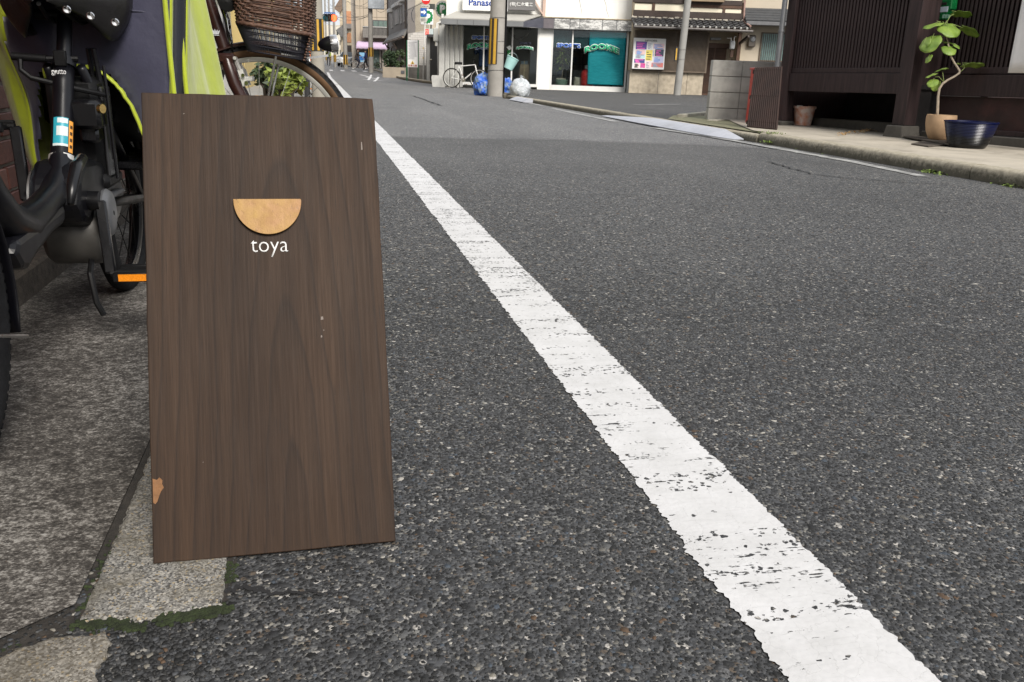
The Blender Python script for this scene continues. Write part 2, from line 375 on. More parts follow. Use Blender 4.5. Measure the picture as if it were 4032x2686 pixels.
def px_ribbon(name, pts, wid, z, mat, parent, jag=.006, n=8):
    """worn line following photo pixels on the ground"""
    P = [g(x, y) for x, y in pts]; out = []
    for i in range(len(P)-1):
        for k in range(n): out.append(P[i].lerp(P[i+1], k/n))
    out.append(P[-1]); mb = MB(); vs = []
    for i, p in enumerate(out):
        d = (out[min(i+1, len(out)-1)]-out[max(i-1, 0)]); d.z = 0; d.normalize(); s_ = Vector((d.y, -d.x, 0)); j = random.gauss(0, jag)
        ww = wid[0]+(wid[1]-wid[0])*i/(len(out)-1) if isinstance(wid, tuple) else wid
        for sg in (-1, 1): 
            qv = p+s_*(sg*ww/2*(1+random.gauss(0, .12))+j); vs.append((qv.x, qv.y, z+gz(qv.y)))
    mb.add(vs, [(2*i, 2*i+1, 2*i+3, 2*i+2) for i in range(len(out)-1)])
    return mb.build(name, mat, parent)
px_ribbon('side_line', [(2175, 428), (2300, 455), (2428, 481)], .11, .006, M_paint2, road)
px_ribbon('side_line', [(2575, 506), (2800, 541), (3100, 594), (3380, 645), (3640, 700)], (.12, .09), .0085, M_paint2, road)
px_ribbon('side_line', [(2014, 393), (2140, 418)], .12, .006, M_paint2, road)
M_tar = M('tar', (.016, .016, .017), .8, var=.2, bump=.001)
px_ribbon('joint', [(1534, 541), (1730, 545), (1860, 549), (2200, 552), (2420, 562), (2701, 571), (2888, 580), (3100, 592)], .02, .0095, M_tar, road, .006, 14)
px_ribbon('crack', [(1500, 375), (1625, 378), (1690, 400), (1735, 417)], .04, .006, M_tar, road, .02, 10)
px_ribbon('crack', [(1475, 412), (1600, 416)], .03, .006, M_tar, road, .02)
px_ribbon('crack', [(3020, 640), (3200, 690), (3360, 708), (3560, 722), (3800, 738)], (.018, .010), .0095, M_tar, road, .01, 12)
px_ribbon('crack', [(2000, 640), (2350, 650), (2700, 648), (3000, 660)], .006, .0095, M('fine_scratch', (.12, .12, .12), .8), road, .006, 12)
px_ribbon('crack', [(1545, 770), (2100, 762), (2900, 778), (3500, 790), (4032, 806)], .0035, .0095, M('fine_scratch'), road, .002, 20)
px_ribbon('crack', [(880, 2350), (960, 2330), (1070, 2350), (1200, 2345), (1330, 2355)], (.010, .003), .0065, M_tar, road, .003, 8)
# zebra crossing and the worn lettering far up the street
for (a, b) in (((1290, 267.5), (1316, 276)), ((1334, 271), (1362, 280)), ((1377, 274.5), (1408, 283)), ((1421, 278), (1452, 286.5))):
    Yc = 71; p0 = at(a[0], a[1], Yc); p1 = at(b[0], b[1], Yc)
    mb = MB(); Y0, Y1 = 68.5, 72.5; xa, xb = p0.x+.12, p1.x-.12
    mb.add([(xa, Y0, gz(Y0)+.008), (xb, Y0, gz(Y0)+.008), (xb, Y1, gz(Y1)+.008), (xa, Y1, gz(Y1)+.008)], [(0, 1, 2, 3)]); mb.build('zebra_stripe', M('road_paint_far', (.62, .62, .62), .6, dirt=.25, vs=3), road)
for (x0, y0, x1, y1, wd) in ((1418, 302, 1455, 307, .16), (1440, 307, 1490, 312, .16), (1432, 313, 1508, 319, .16), (1462, 303, 1450, 316, .12), (1490, 308, 1474, 321, .12)):
    px_ribbon('road_lettering', [(x0, y0), (x1, y1)], wd, .006, M('road_paint_far'), road, .0, 2)
px_ribbon('stop_line', [(1330, 325), (1352, 326)], .3, .006, M_paint2, road, 0, 2)
# ---- left side: washed concrete apron, granite edging stones
q = N('washed_concrete'); v = q.co('Object')
big = q.noise(v, 3.5, 5, .6); st = q.noise(q.map(v, (30, 42, 30), rot=(0, 0, .5)), 2.0, 7, .72); sp = q.noise(q.map(v, (1, 1.3, 1), rot=(0, 0, .35)), 250, 3, .62)
pale = q.math('ADD', q.math('MULTIPLY', st, .55), q.math('MULTIPLY', sp, .55)); pale = q.math('ADD', pale, q.math('MULTIPLY', q.math('SUBTRACT', big, .5), .28))
c = q.ramp(pale, [(.41, (.021, .018, .016)), (.51, (.048, .043, .038)), (.575, (.105, .096, .086)), (.64, (.24, .225, .205)), (.74, (.40, .385, .36))])
c = q.mix(q.ramp(q.noise(v, 300, 2), [(.72, 0.), (.76, .6)]), c, (.30, .17, .09))
M_wash = q.fin(c, .8, 0, q.bump(pale, .8, .004), .35)
apron = sheet('apron', [(-.44, .775), (-.292, .90), (-.292, 5.2), (-.9, 5.2), (-30, 5.2), (-30, -4), (-.9, -4), (-.62, .62)], .010, M_wash)
def granite(name, k=1.0, warm=0.0):
    q = N(name); v = q.co('Object'); a = q.vor(v, 430); s = q.n('SeparateColor'); q.put(s.inputs[0], a.outputs['Color'])
    c = q.ramp(s.outputs[0], [(0, (.05, .053, .058)), (.16, (.13, .135, .14)), (.38, (.24, .24, .235)), (.62, (.36, .355, .34)), (.85, (.50, .48, .44)), (.95, (.42, .34, .22))], 'CONSTANT')
    c = q.mix(q.ramp(q.noise(v, 17, 6, .65), [(.42, 0.), (.72, .8)]), c, scl((.16, .145, .11), 1)); c = q.mix(q.ramp(q.noise(v, 420, 2), [(.62, 0.), (.7, .7)]), c, (.05, .05, .052))
    if warm: c = q.mix(warm, c, (.36, .29, .19))
    c = q.mix(1.0, c, (k, k, k), 'MULTIPLY')
    return q.fin(c, .78, 0, q.bump(q.math('ADD', q.noise(v, 120, 5, .7), q.math('MULTIPLY', s.outputs[1], .3)), .7, .003), .4)
M_gran = granite('granite', .80, .10); M_gran2 = granite('granite_tan', .72, .30)
def stone(name, poly, z0, z1, mat, parent=None, jag=.0011, step=.007, inset=.006):
    """rough-edged flat stone from an (x, y) outline"""
    pts = []
    for i in range(len(poly)):
        a, b = Vector((*poly[i], 0)), Vector((*poly[(i+1) % len(poly)], 0)); n = max(1, int((b-a).length/step))
        for k in range(n):
            p = a.lerp(b, k/n); pts.append(p+Vector((random.gauss(0, jag), random.gauss(0, jag), 0)))
    c = sum(pts, Vector())/len(pts); k = len(pts); mb = MB(); rings = []
    for (ins, z) in ((0, z0), (0, z1-inset*.9), (inset*.4, z1-inset*.25), (inset*1.2, z1)):
        rings.append([(p+(c-p).normalized()*ins).to_tuple()[:2]+(z+(random.gauss(0, .0007) if z > z0 else 0),) for p in pts])
    vs = sum(rings, []); fs = []
    for r in range(3): fs += [(r*k+i, r*k+(i+1) % k, (r+1)*k+(i+1) % k, (r+1)*k+i) for i in range(k)]
    fs.append(tuple(3*k+i for i in range(k))); mb.add(vs, fs)
    return mb.build(name, mat, parent, smooth='all')
edging = tag(bpy.data.objects.new('kerb_edging', None), kind='structure'); COL.objects.link(edging)
P = lambda x, y: (g(x, y, .012).x, g(x, y, .012).y)
b1 = [P(305, 2440), P(420, 2425), P(560, 2432), P(640, 2408), P(872, 2378), P(893, 2215)]
stone('edging_stone', b1+[(-.133, 1.32), (-.283, 1.32)], -.05, .0092, M_gran, edging)
stone('edging_stone', [P(0, 2570), P(180, 2500), P(415, 2480), P(420, 2535), P(360, 2700), P(330, 2900), P(-160, 2900)], -.05, .010, M_gran2, edging, .0025)
for k in range(5): stone('edging_stone', [(-.133, 1.335+k*.62), (-.133, 1.94+k*.62), (-.283, 1.94+k*.62), (-.283, 1.335+k*.62)], -.05, .014, M_gran, edging)
M_moss = M('moss', (.020, .030, .008), .95, var=.5, vs=60, bump=.006, bs=300)
def moss(pts, n, rad, parent=None):
    mb = MB()
    for i in range(n):
        k = random.random()*(len(pts)-1); a = pts[int(k)].lerp(pts[min(int(k)+1, len(pts)-1)], k % 1); r = random.uniform(.4, 1)*rad
        c = a+Vector((random.gauss(0, rad*1.1), random.gauss(0, rad*1.1), 0))
        mb.lathe([(r, -.002), (r*.85, r*.28), (r*.5, r*.45), (0.0002, r*.5)], 6, Matrix.Translation(c) @ Matrix.Rotation(random.random()*6, 4, 'Z') @ Matrix.Diagonal((1, random.uniform(.6, 1), .7, 1)))
    o = mb.build('moss', M_moss, parent, smooth='all'); tag(o, kind='stuff'); return o
mp = [g(300, 2458, .007), g(420, 2452, .007), g(560, 2470, .007), g(640, 2440, .007), g(760, 2420, .007), g(880, 2398, .007), g(908, 2290, .007), g(908, 2210, .007)]
moss(mp[:3], 220, .0042); moss(mp[3:6], 330, .0046); moss(mp[6:], 60, .0035); moss([g(20, 2560, .006), g(180, 2490, .004), g(300, 2455, .004), g(340, 2360, .008), g(450, 2120, .008)], 120, .0035)
# soil in the joints
sheet('joint_soil', [(-.125, .88), (-.122, .99), (-.128, 5), (-.30, 5), (-.32, .95), (-.5, .80), (-.5, .72), (-.36, .80), (-.28, .855)], .0062, M('soil', (.030, .026, .022), .95, var=.4, vs=60, bump=.004, bs=260))
chips('joint_grit', [(-.5, -.12, .6, 1.0)], .0075, M_agg, .0066, edging)
chips('aggregate_edge', [(-.42, -.13, .55, .99)], .0054, M_agg, .0045, road, keep=lambda X, Y: Y < .885+.32*np.minimum(0, X+.13)+.14*(X > -.133))
# ---- brick wall on the left
wall = thing('brick_wall', 'dark red brick wall with pale mortar joints behind the black electric bicycle', 'wall', (-.86, 0, 0))
q = N('brick'); v = q.co('Object'); oi = q.n('ObjectInfo')
c = q.ramp(oi.outputs['Random'], [(0, (.15, .054, .043)), (.35, (.20, .076, .058)), (.7, (.24, .10, .077)), (1, (.29, .14, .11))])
c = q.mix(q.ramp(q.noise(v, 60, 5, .7), [(.35, 0.), (.75, .55)]), c, (.05, .026, .022)); M_brick = q.fin(c, .6, 0, q.bump(q.noise(v, 260, 4), .6, .0015), .45)
M_mort = M('mortar', (.33, .30, .26), .9, var=.2, vs=30, bump=.002, bs=300)
M_plinth = M('plinth_stone', (.055, .045, .036), .9, var=.5, vs=45, bump=.005, bs=160)
MB().box((-.4, 1.5, -.02), (-.008, 4.6, 2.3)).build('mortar_bed', M_mort, wall); MB().box((-6, -7, 2.3), (.45, 4.7, 6.0), .02).build('unseen_upper_storey', M('upper_render', (.30, .27, .24), .85), wall); MB().box((-6, -7, -.02), (-.02, 1.498, 2.298)).build('side_bay', M('upper_render'), wall); MB().box((-.008, -.7, 2.24), (.62, 4.7, 2.297), .01).build('added_shade_canopy', M('upper_render'), wall)  # canopy and overhanging upper storey are out of view, added to shade the bicycles
MB().box((-.3, 1.5, -.02), (.118, 4.62, .085), .008).build('plinth', M_plinth, wall)
bsrc = None
for r in range(15):
    z0 = .098+r*.072
    for k in range(14):
        y0 = 1.52+k*.218+(.109 if r % 2 else 0)
        if bsrc is None: bsrc = MB().box((-.012, 0, 0), (.004, .207, .061), .0025).build('brick', M_brick, wall)
        else: bb = inst(bsrc, 'brick', wall)
        (bsrc if r+k == 0 else bb).location = (random.gauss(0, .0006), y0, z0+random.gauss(0, .0006))
# ---- right side: kerb, pavement, ramp plates, parking lot
KX = 4.30
M_conc = M('pavement_concrete', (.40, .36, .295), .85, var=.16, vs=3.0, bump=.002, bs=200, dirt=.28, dirtcol=(.15, .13, .10))
pave = MB().add([(KX+.13, -6, .098), (12, -6, .098), (12, 10.9, .098), (5.35, 10.9, .098), (4.78, 9.35, .098), (KX+.13, 8.35, .098)], [(0, 1, 2, 3, 4, 5)]).build('pavement', M_conc); tag(pave, kind='structure')
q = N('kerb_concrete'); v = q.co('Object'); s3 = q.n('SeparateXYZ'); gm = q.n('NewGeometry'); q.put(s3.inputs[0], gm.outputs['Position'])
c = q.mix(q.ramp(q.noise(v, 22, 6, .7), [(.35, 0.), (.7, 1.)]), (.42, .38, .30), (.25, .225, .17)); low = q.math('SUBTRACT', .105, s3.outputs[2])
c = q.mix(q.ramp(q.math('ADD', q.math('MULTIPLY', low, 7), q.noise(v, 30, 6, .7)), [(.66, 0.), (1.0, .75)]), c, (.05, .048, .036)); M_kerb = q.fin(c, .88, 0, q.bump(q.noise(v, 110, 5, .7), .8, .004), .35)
kerb = tag(bpy.data.objects.new('kerb', None), kind='structure'); COL.objects.link(kerb)
def kerb_stone(y0, y1, x0, x1, z1):
    mb = MB(); n = max(2, int((y1-y0)/.04)); prof = [(0, -.02), (0.0, z1*.55), (.006, z1*.86), (.022, z1*.985), (.06, z1+.003), (x1-x0, z1)]
    def fn(a, b):
        i = min(int(b*(len(prof)-1)+.001), len(prof)-1); p = prof[i]; y = y0+.003+(y1-y0-.006)*a
        return (x0+p[0]+random.gauss(0, .0022), y, p[1]+(random.gauss(0, .0016) if i else 0))
    mb.grid(fn, n, len(prof)); k = len(prof)
    for e in (0, n-1): mb.add([mb.v[j*n+e] for j in range(k)]+[(x1, y0 if e == 0 else y1, -.02)], [tuple(range(k+1))])
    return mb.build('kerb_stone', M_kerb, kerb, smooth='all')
yy = 2.6
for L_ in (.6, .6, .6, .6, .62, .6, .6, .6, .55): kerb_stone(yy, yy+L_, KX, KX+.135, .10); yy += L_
yy = 7.97
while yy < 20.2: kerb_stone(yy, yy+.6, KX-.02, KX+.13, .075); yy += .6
M_ramp = M('ramp_plastic', (.40, .415, .46), .55, var=.10, vs=5, bump=.0015, bs=130, dirt=.12, dirtcol=(.25, .24, .23))
def ramp_plate(lab, pa, pb, end=0):
    """pa, pb: pixel pairs (foot, top) at both ends"""
    (fa, ta), (fb, tb) = pa, pb; A, B = g(*fa), g(*fb); y0, y1 = sorted((A.y+.004, B.y-.004) if A.y < B.y else (A.y-.004, B.y+.004)); x = KX-.045
    mb = MB(); n = 9
    for i in range(n):
        for z in (0,): pass
    prof = [(x-.20, .012), (x-.20, .020)]+[(x-.20+.205*t, .020+.066*sin(t*pi/2)) for t in (0.1, .25, .4, .55, .7, .85, 1)]+[(x+.005, .012)]
    k = len(prof); vs = []
    for yv, sc in ((y0, .12 if end < 0 else 1), (y1, .12 if end > 0 else 1)):
        for (px_, pz) in prof: vs.append((px_ if sc == 1 else x-(x-px_)*.5, yv, .010+(pz-.010)*sc))
    mb.add(vs, [tuple(range(k)), tuple(range(2*k-1, k-1, -1))]+[(i, i+1, k+i+1, k+i) for i in range(k-1)]+[(k-1, 0, k, 2*k-1)])
    for t in (.3, .5, .7, .88):
        if False: mb.bar((x-.20+.205*t, y0+.01, .021+.066*sin(t*pi/2)), (x-.20+.205*t, y1-.01, .021+.066*sin(t*pi/2)), .008, .004)
    o = mb.build('ramp_plate', M_ramp); tag(o, lab, 'ramp plate', 'grey kerb ramp plates'); return o
rp = [((2376, 459), 0), ((2545, 491), 0), ((2664, 507), 0), ((2752, 526), 0), ((2841, 541), 0), ((2958, 555), 0)]
rl = ['long grey kerb ramp plate in front of the parking lot', 'grey kerb ramp plate with a gap beside it, before the concrete wheel stop', 'short grey kerb ramp plate between two others before the block wall', 'grey kerb ramp plate next to the tapered end piece', 'tapered grey end piece of the kerb ramp by the pavement']
for i in range(5): ramp_plate(rl[i], rp[i], rp[i+1], end=-1 if i == 4 else (1 if i == 0 else 0))
pa, pb = g(2075, 400), g(2135, 410)
ramp_plate('lone grey kerb ramp plate beside the clear rubbish bag', ((2085, 398), 0), ((2128, 408), 0))
# lot
# ================================================================ SIGN BOARD
class TFrame(Frame):
    def __init__(s, O, u, up):
        s.O = Vector(O); s.u = Vector(u).normalized(); s.up = Vector(up).normalized(); s.y = s.up.cross(s.u)
        u, y, up = s.u, s.y, s.up
        s.M = Matrix(((u.x, y.x, up.x, s.O.x), (u.y, y.y, up.y, s.O.y), (u.z, y.z, up.z, s.O.z), (0, 0, 0, 1)))
BZ, BY0, BY1, BZ1 = .010, .9725, 1.205, .560
lean = atan2(BY1-BY0, BZ1-BZ); BLEN = sqrt((BY1-BY0)**2+(BZ1-BZ)**2)
byaw = radians(1.2); bf = TFrame((-.0725, BY0, BZ), (cos(byaw), sin(byaw), 0), (-sin(byaw)*sin(lean), cos(byaw)*sin(lean), cos(lean)))
board = thing('sandwich_board', 'dark brown wooden pavement sign with brass half disc and white lettering', 'sign board', mat=bf.M)
q = N('walnut_veneer'); v = q.co('Object'); s3 = q.n('SeparateXYZ'); q.put(s3.inputs[0], v); X, Z = s3.outputs[0], s3.outputs[2]
wob = q.math('MULTIPLY', q.math('SUBTRACT', q.noise(q.map(v, (3.5, 1, .9)), 2.2, 3), .5), .045)
# plain-sawn figure: the board cuts a slightly tilted cone of rings; straight grain towards both edges
xc = q.math('ADD', q.math('SUBTRACT', X, .022), wob)
zz = q.math('ADD', q.math('MULTIPLY', Z, .085), .002)
rr = q.math('SQRT', q.math('ADD', q.math('MULTIPLY', xc, xc), q.math('MULTIPLY', zz, zz)))
fld = q.math('ADD', rr, q.math('MULTIPLY', Z, .030))
ring = q.math('FRACT', q.math('MULTIPLY', q.math('ADD', fld, q.math('MULTIPLY', q.noise(q.map(v, (10, 1, .8)), 3, 3), .006)), 46.0))
ringc = q.ramp(ring, [(0, .1), (.5, .15), (.80, .45), (.92, 1.), (1, .1)])
fib = q.noise(q.map(v, (300, 60, 7)), 1.0, 4, .65); por = q.noise(q.map(v, (900, 60, 28)), 1.0, 2, .5); band = q.noise(q.map(v, (22, 1, 1.1)), 1.0, 3)
c = q.mix(q.ramp(band, [(.3, 0.), (.7, 1.)]), (.0255, .0138, .0080), (.051, .0278, .0152))
c = q.mix(q.math('MULTIPLY', ringc, .62), c, (.012, .007, .005))
c = q.mix(q.ramp(fib, [(.36, .35), (.6, 0.)]), c, (.015, .009, .006)); c = q.mix(q.ramp(fib, [(.55, 0.), (.8, .22)]), c, (.068, .040, .024))
c = q.mix(q.ramp(por, [(.30, .7), (.40, 0.)]), c, (.016, .011, .009))
c = q.mix(q.ramp(q.noise(v, 7, 5, .6), [(.45, 0.), (.8, .30)]), c, (.042, .030, .023))
M_wood = q.fin(c, q.ramp(fib, [(.3, .68), (.7, .58)]), 0, q.bump(q.math('ADD', fib, q.math('MULTIPLY', por, .6)), .35, .0006), .22)
HWB = .1485
def panel_outline(hw, L_): 
    p = []
    for i in range(0, 13): p.append((-hw+2*hw*i/12+random.gauss(0, .0003), random.gauss(0, .0004)))
    for i in range(1, 20): p.append((hw+random.gauss(0, .0004), L_*i/20))
    p += [(hw-.002, L_-.001)]
    for i in range(1, 12): p.append((hw-2*hw*i/12, L_+random.gauss(0, .0002)))
    p += [(-hw+.0005, L_)]
    for i in range(1, 20): p.append((-hw+random.gauss(0, .0003), L_*(1-i/20)))
    return p
MB().prism(panel_outline(HWB, BLEN), 0, .0135).build('front_panel', M_wood, board, bevel=.0012)
# rear leaf of the A-frame, hinged at the top
mb = MB(); mt = Matrix.Translation((0, .0145, BLEN-.004)) @ Matrix.Rotation(2*lean, 4, 'X') @ Matrix.Translation((0, 0, -BLEN+.012))
mb.prism(panel_outline(HWB-.004, BLEN-.012), 0, .0135, mt).build('rear_panel', M_wood, board, bevel=.0012)
mb = MB()
for s_ in (-.09, .09): mb.tube([(s_-.025, .0145, BLEN-.003), (s_+.025, .0145, BLEN-.003)], .0035, 8)
mb.build('hinge', M('hinge_steel', (.35, .34, .33), .35, 1.0), board, smooth=True)
# brass half disc
(xa, za), (xb, zb), (xm, zm) = bf.L(919, 791, -.003), bf.L(1186, 780, -.003), bf.L(1063, 924, -.003)
cx, rx = (xa+xb)/2, (xb-xa)/2; zt = (za+zb)/2; rz_ = zt-zm
q = N('aged_brass'); v = q.co('Object'); n1 = q.noise(v, 62, 6, .62); n2 = q.noise(v, 130, 3)
c = q.mix(q.ramp(n1, [(.3, 0.), (.7, 1.)]), (.17, .088, .026), (.31, .19, .058)); c = q.mix(q.ramp(q.noise(v, 28, 4, .6), [(.42, 0.), (.68, .55)]), c, (.17, .075, .028)); c = q.mix(q.ramp(n2, [(.64, 0.), (.72, .6)]), c, (.10, .052, .02))
sxx = q.n('SeparateXYZ'); q.put(sxx.inputs[0], v)
sc = q.noise(q.map(v, (700, 1, 60)), 1.0, 2); near_ = q.math('MULTIPLY', q.math('GREATER_THAN', sxx.outputs[0], cx+rx*.5), q.math('GREATER_THAN', sxx.outputs[2], zt-.014))
c = q.mix(q.math('MULTIPLY', near_, q.ramp(sc, [(.60, 0.), (.66, .8)])), c, (.12, .07, .03))
M_brass = q.fin(c, q.ramp(n1, [(.3, .42), (.7, .6)]), .35, q.bump(n1, .3, .002), .5)
out = [(cx-rx, zt), (cx+rx*.98, zt), (cx+rx, zt-.002)]+[(cx+rx*cos(a), zt-.002-(rz_-.002)*sin(a)) for a in [pi*k/40 for k in range(1, 40)]]+[(cx-rx, zt-.002)]
MB().prism(out, -.0062, -.0032).build('brass_half_disc', M_brass, board, bevel=.0004)
MB().box((cx-.01, -.0033, zt-.03), (cx+.01, .0, zt-.012)).build('spacer', M('hinge_steel'), board)
M_letter = M('white_vinyl', (.66, .66, .65), .5, var=.04)
(xa, za), (xb, zb) = bf.L(989, 1014), bf.L(1133, 945)
text_part('lettering', 'toya', M_letter, board, xa, za, xb, zb, -.0006, -.010, .0006)
# knocked edge with raw wood showing
pts = [(601, 1885), (618, 1890), (628, 1880), (640, 1892), (638, 1905), (645, 1920), (634, 1935), (628, 1950), (620, 1975), (612, 1985), (604, 1980)]
L2 = [bf.L(*p_) for p_ in pts]; L2 = [(max(x, -HWB+.0003), z) for x, z in L2]
MB().prism(L2, -.0004, .002).build('bare_chip', M('raw_wood', (.20, .095, .038), .8, var=.25, vs=90, bump=.0006, bs=400), board)
# small pale scuffs
mb = MB()
for (x, y, a, b) in ((1268, 1253, 5, 7), (1266, 1325, 3, 5), (1424, 575, 2, 16), (724, 448, 3, 2), (800, 1820, 2, 2), (1275, 1300, 2, 3)):
    (x0, z0), (x1, z1) = bf.L(x-a, y+b), bf.L(x+a, y-b); mb.prism([(x0, z0), (x1, z0+.0006), (x1-.0004, z1), (x0+.0003, z1-.0004)], -.0003, .0001)
mb.build('scuff', M('pale_scuff', (.20, .17, .15), .8), board)
# ================================================================ BICYCLES
M_black = M('black_paint', (.005, .005, .006), .28, var=.1, spec=.45)
M_satin = M('satin_black', (.0035, .0035, .0055), .36, var=.1, spec=.40)
M_plast = M('black_plastic', (.006, .006, .0065), .5, spec=.22, var=.2, vs=30, bump=.0006, bs=300)
M_rub = M('tyre_rubber', (.008, .008, .009), .75, spec=.25, var=.3, vs=40, bump=.0015, bs=220)
M_tan = M('tan_sidewall', (.105, .055, .024), .8, var=.2, vs=25)
M_alu = M('aluminium', (.66, .65, .62), .36, .55, var=.08)
M_chrome = M('chrome', (.70, .70, .70), .14, 1.0, var=.05)
M_steel = M('spoke_steel', (.55, .55, .55), .3, 1.0, var=.05)
M_brown = M('brown_enamel', (.030, .011, .009), .3, var=.12)
M_white = M('white_enamel', (.72, .72, .70), .35, var=.06)
M_orange = M('orange_reflector', (.80, .25, .01), .25, var=.15, vs=300, bump=.001, bs=900)
def torus(mb, R, r, n=48, k=12, M_=None, flat=1.0):
    vs = []; fs = []; mi = []
    for i in range(n):
        a = 2*pi*i/n
        for j in range(k):
            b = 2*pi*j/k; rr = R+r*cos(b); p = Vector((rr*cos(a), r*flat*sin(b), rr*sin(a))); vs.append(M_ @ p if M_ else p)
    for i in range(n):
        for j in range(k):
            fs.append((i*k+j, i*k+(j+1) % k, ((i+1) % n)*k+(j+1) % k, ((i+1) % n)*k+j)); mi.append(1 if cos(2*pi*(j+.5)/k) < .30 else 0)
    o = len(mb.v); mb.v += [tuple(p) for p in vs]; mb.f += [tuple(x+o for x in f) for f in fs]; mb.mi += mi
def wheel(parent, M_, R, tr, tread=None, side=None, rim=None, spokes=28, fine=True, rimh=.014, hub=.018, spm=None):
    """M_: axle matrix in the parent's space, wheel in local x/z. part 'wheel' (rim) > tyre, hub, spokes"""
    rim = rim or M_alu; n = 96 if fine else 40
    Rr = R-2*tr+.002; prof = [(Rr, -tr*.62), (Rr-.003, -tr*.62), (Rr-rimh, -tr*.35), (Rr-rimh-.002, 0), (Rr-rimh, tr*.35), (Rr-.003, tr*.62), (Rr, tr*.62), (Rr-.004, 0)]
    mb = MB(); vs = []; fs = []; k = len(prof)
    for i in range(n):
        a = 2*pi*i/n
        for (r, y) in prof: vs.append((r*cos(a), y, r*sin(a)))
    for i in range(n):
        for j in range(k): fs.append((i*k+j, i*k+(j+1) % k, ((i+1) % n)*k+(j+1) % k, ((i+1) % n)*k+j))
    mb.add(vs, fs); w_ = mb.build('wheel', rim, parent, smooth=True); w_.matrix_local = M_
    mb = MB(); torus(mb, R-tr, tr, n, 14 if fine else 8); 
    if fine:
        for i in range(96):
            a = 2*pi*(i+.5)/96
            for s_ in (-.55, .55):
                c = Vector(((R-.0015)*cos(a+s_*.02), s_*tr*1.0, (R-.0015)*sin(a+s_*.02))); c -= Vector((cos(a), 0, sin(a)))*tr*.16
                mb.box((-.005, -.006, -.003), (.005, .006, .003), 0, Matrix.Translation(c) @ Matrix.Rotation(-a+pi/2, 4, 'Y')); 
    t = mb.build('tyre', [tread or M_rub, side or tread or M_rub], w_, smooth=50, recalc=True)
    mb = MB(); mb.lathe([(.006, -.05), (hub*.8, -.045), (hub, -.03), (hub*.6, -.025), (hub*.6, .025), (hub, .03), (hub*.8, .045), (.006, .05)], 12, Matrix.Rotation(pi/2, 4, 'X'), True); mb.build('hub', M_alu, w_, smooth=True)
    def sp(i, m_):
        a = 2*pi*i/spokes; b = a+(.55 if i % 4 < 2 else -.55); y = .028 if i % 2 else -.028
        m_.tube([(hub*cos(b), y, hub*sin(b)), ((Rr-rimh)*cos(a), y*.1, (Rr-rimh)*sin(a))], .0011 if fine else .0016, 5 if fine else 3, False)
    if fine:
        for i in range(spokes): m_ = MB(); sp(i, m_); m_.build('spoke', spm or M_steel, w_)
    else:
        m_ = MB()
        for i in range(spokes): sp(i, m_)
        m_.build('spoke_set', spm or M_steel, w_)
    mb = MB(); mb.box((Rr-rimh-.034, -.002, -.004), (Rr-rimh+.002, .002, .004)).build('valve', M_plast, w_)
    return w_
def fender(parent, M_, R, wd, a0, a1, mat, name='mudguard', n=26):
    def fn(u, v):
        a = a0+(a1-a0)*v; b = (u-.5)*2; return M_ @ Vector(((R-.012*b*b)*cos(a), b*wd/2, (R-.012*b*b)*sin(a)))
    return MB().grid(fn, 7, n).build(name, mat, parent, smooth='all', solid=.0022)
def saddle(parent, M_, mat, L_=.26, wd=.21):
    st = [(-.5, .36), (-.40, .86), (-.22, 1.0), (-.02, .72), (.2, .36), (.40, .24), (.5, .12)]
    def fn(u, v):
        k = v*(len(st)-1); i = min(int(k), len(st)-2); f = k-i; x = (st[i][0]*(1-f)+st[i+1][0]*f)*L_; hw = (st[i][1]*(1-f)+st[i+1][1]*f)*wd/2
        a = (u*1.25-.125)*pi; top = .018-.02*abs(st[i][0])
        return M_ @ Vector((x, hw*cos(a), top+(.035 if sin(a) > 0 else .05)*sin(a)-(.03 if sin(a) < 0 else 0)))
    return MB().grid(fn, 17, 19).build('saddle', mat, parent, smooth='all', solid=.004)
def crank_set(parent, M_, mat, arm=.165, ang=-1.35, ring=.08, fine=True):
    """M_ at the bottom bracket, x forward, y left"""
    mb = MB(); mb.tube([M_ @ Vector((0, -.07, 0)), M_ @ Vector((0, .07, 0))], .02, 12)
    for s_ in (1, -1):
        a = ang if s_ > 0 else ang+pi; e = Vector((arm*cos(a), s_*.085, arm*sin(a))); mb.bar(M_ @ Vector((0, s_*.07, 0)), M_ @ e, .022, .013, up=(0, 1, 0), ch=.003)
    cr = mb.build('crank', mat, parent, smooth=True)
    mb = MB(); mb.lathe([(ring*.3, -.004), (ring, -.004), (ring, .0), (ring*.3, .0)], 32, M_ @ Matrix.Translation((0, -.048, 0)) @ Matrix.Rotation(pi/2, 4, 'X')); mb.build('chainring', M_steel, cr, smooth=True)
    for s_ in (1, -1):
        a = ang if s_ > 0 else ang+pi; e = Vector((arm*cos(a), s_*.085, arm*sin(a))); mb = MB()
        for q_ in (-.036, .036): mb.box((q_-.008, 0, -.010), (q_+.008, s_*.088, .010), .002, M_ @ Matrix.Translation(e+Vector((0, s_*.012, 0))))
        mb.box((-.036, s_*.001, -.004), (.036, s_*.012, .004), 0, M_ @ Matrix.Translation(e+Vector((0, s_*.012, 0)))); mb.tube([M_ @ e, M_ @ (e+Vector((0, s_*.098, 0)))], .007, 8)
        pd = mb.build('pedal', M_plast, parent, smooth=True)
        for q_ in (-.0455, .0455): MB().box((q_-.002, s_*.012, -.007), (q_+.002, s_*.078, .007), 0, M_ @ Matrix.Translation(e+Vector((0, s_*.012, 0)))).build('reflector', M_orange, pd)
    return cr
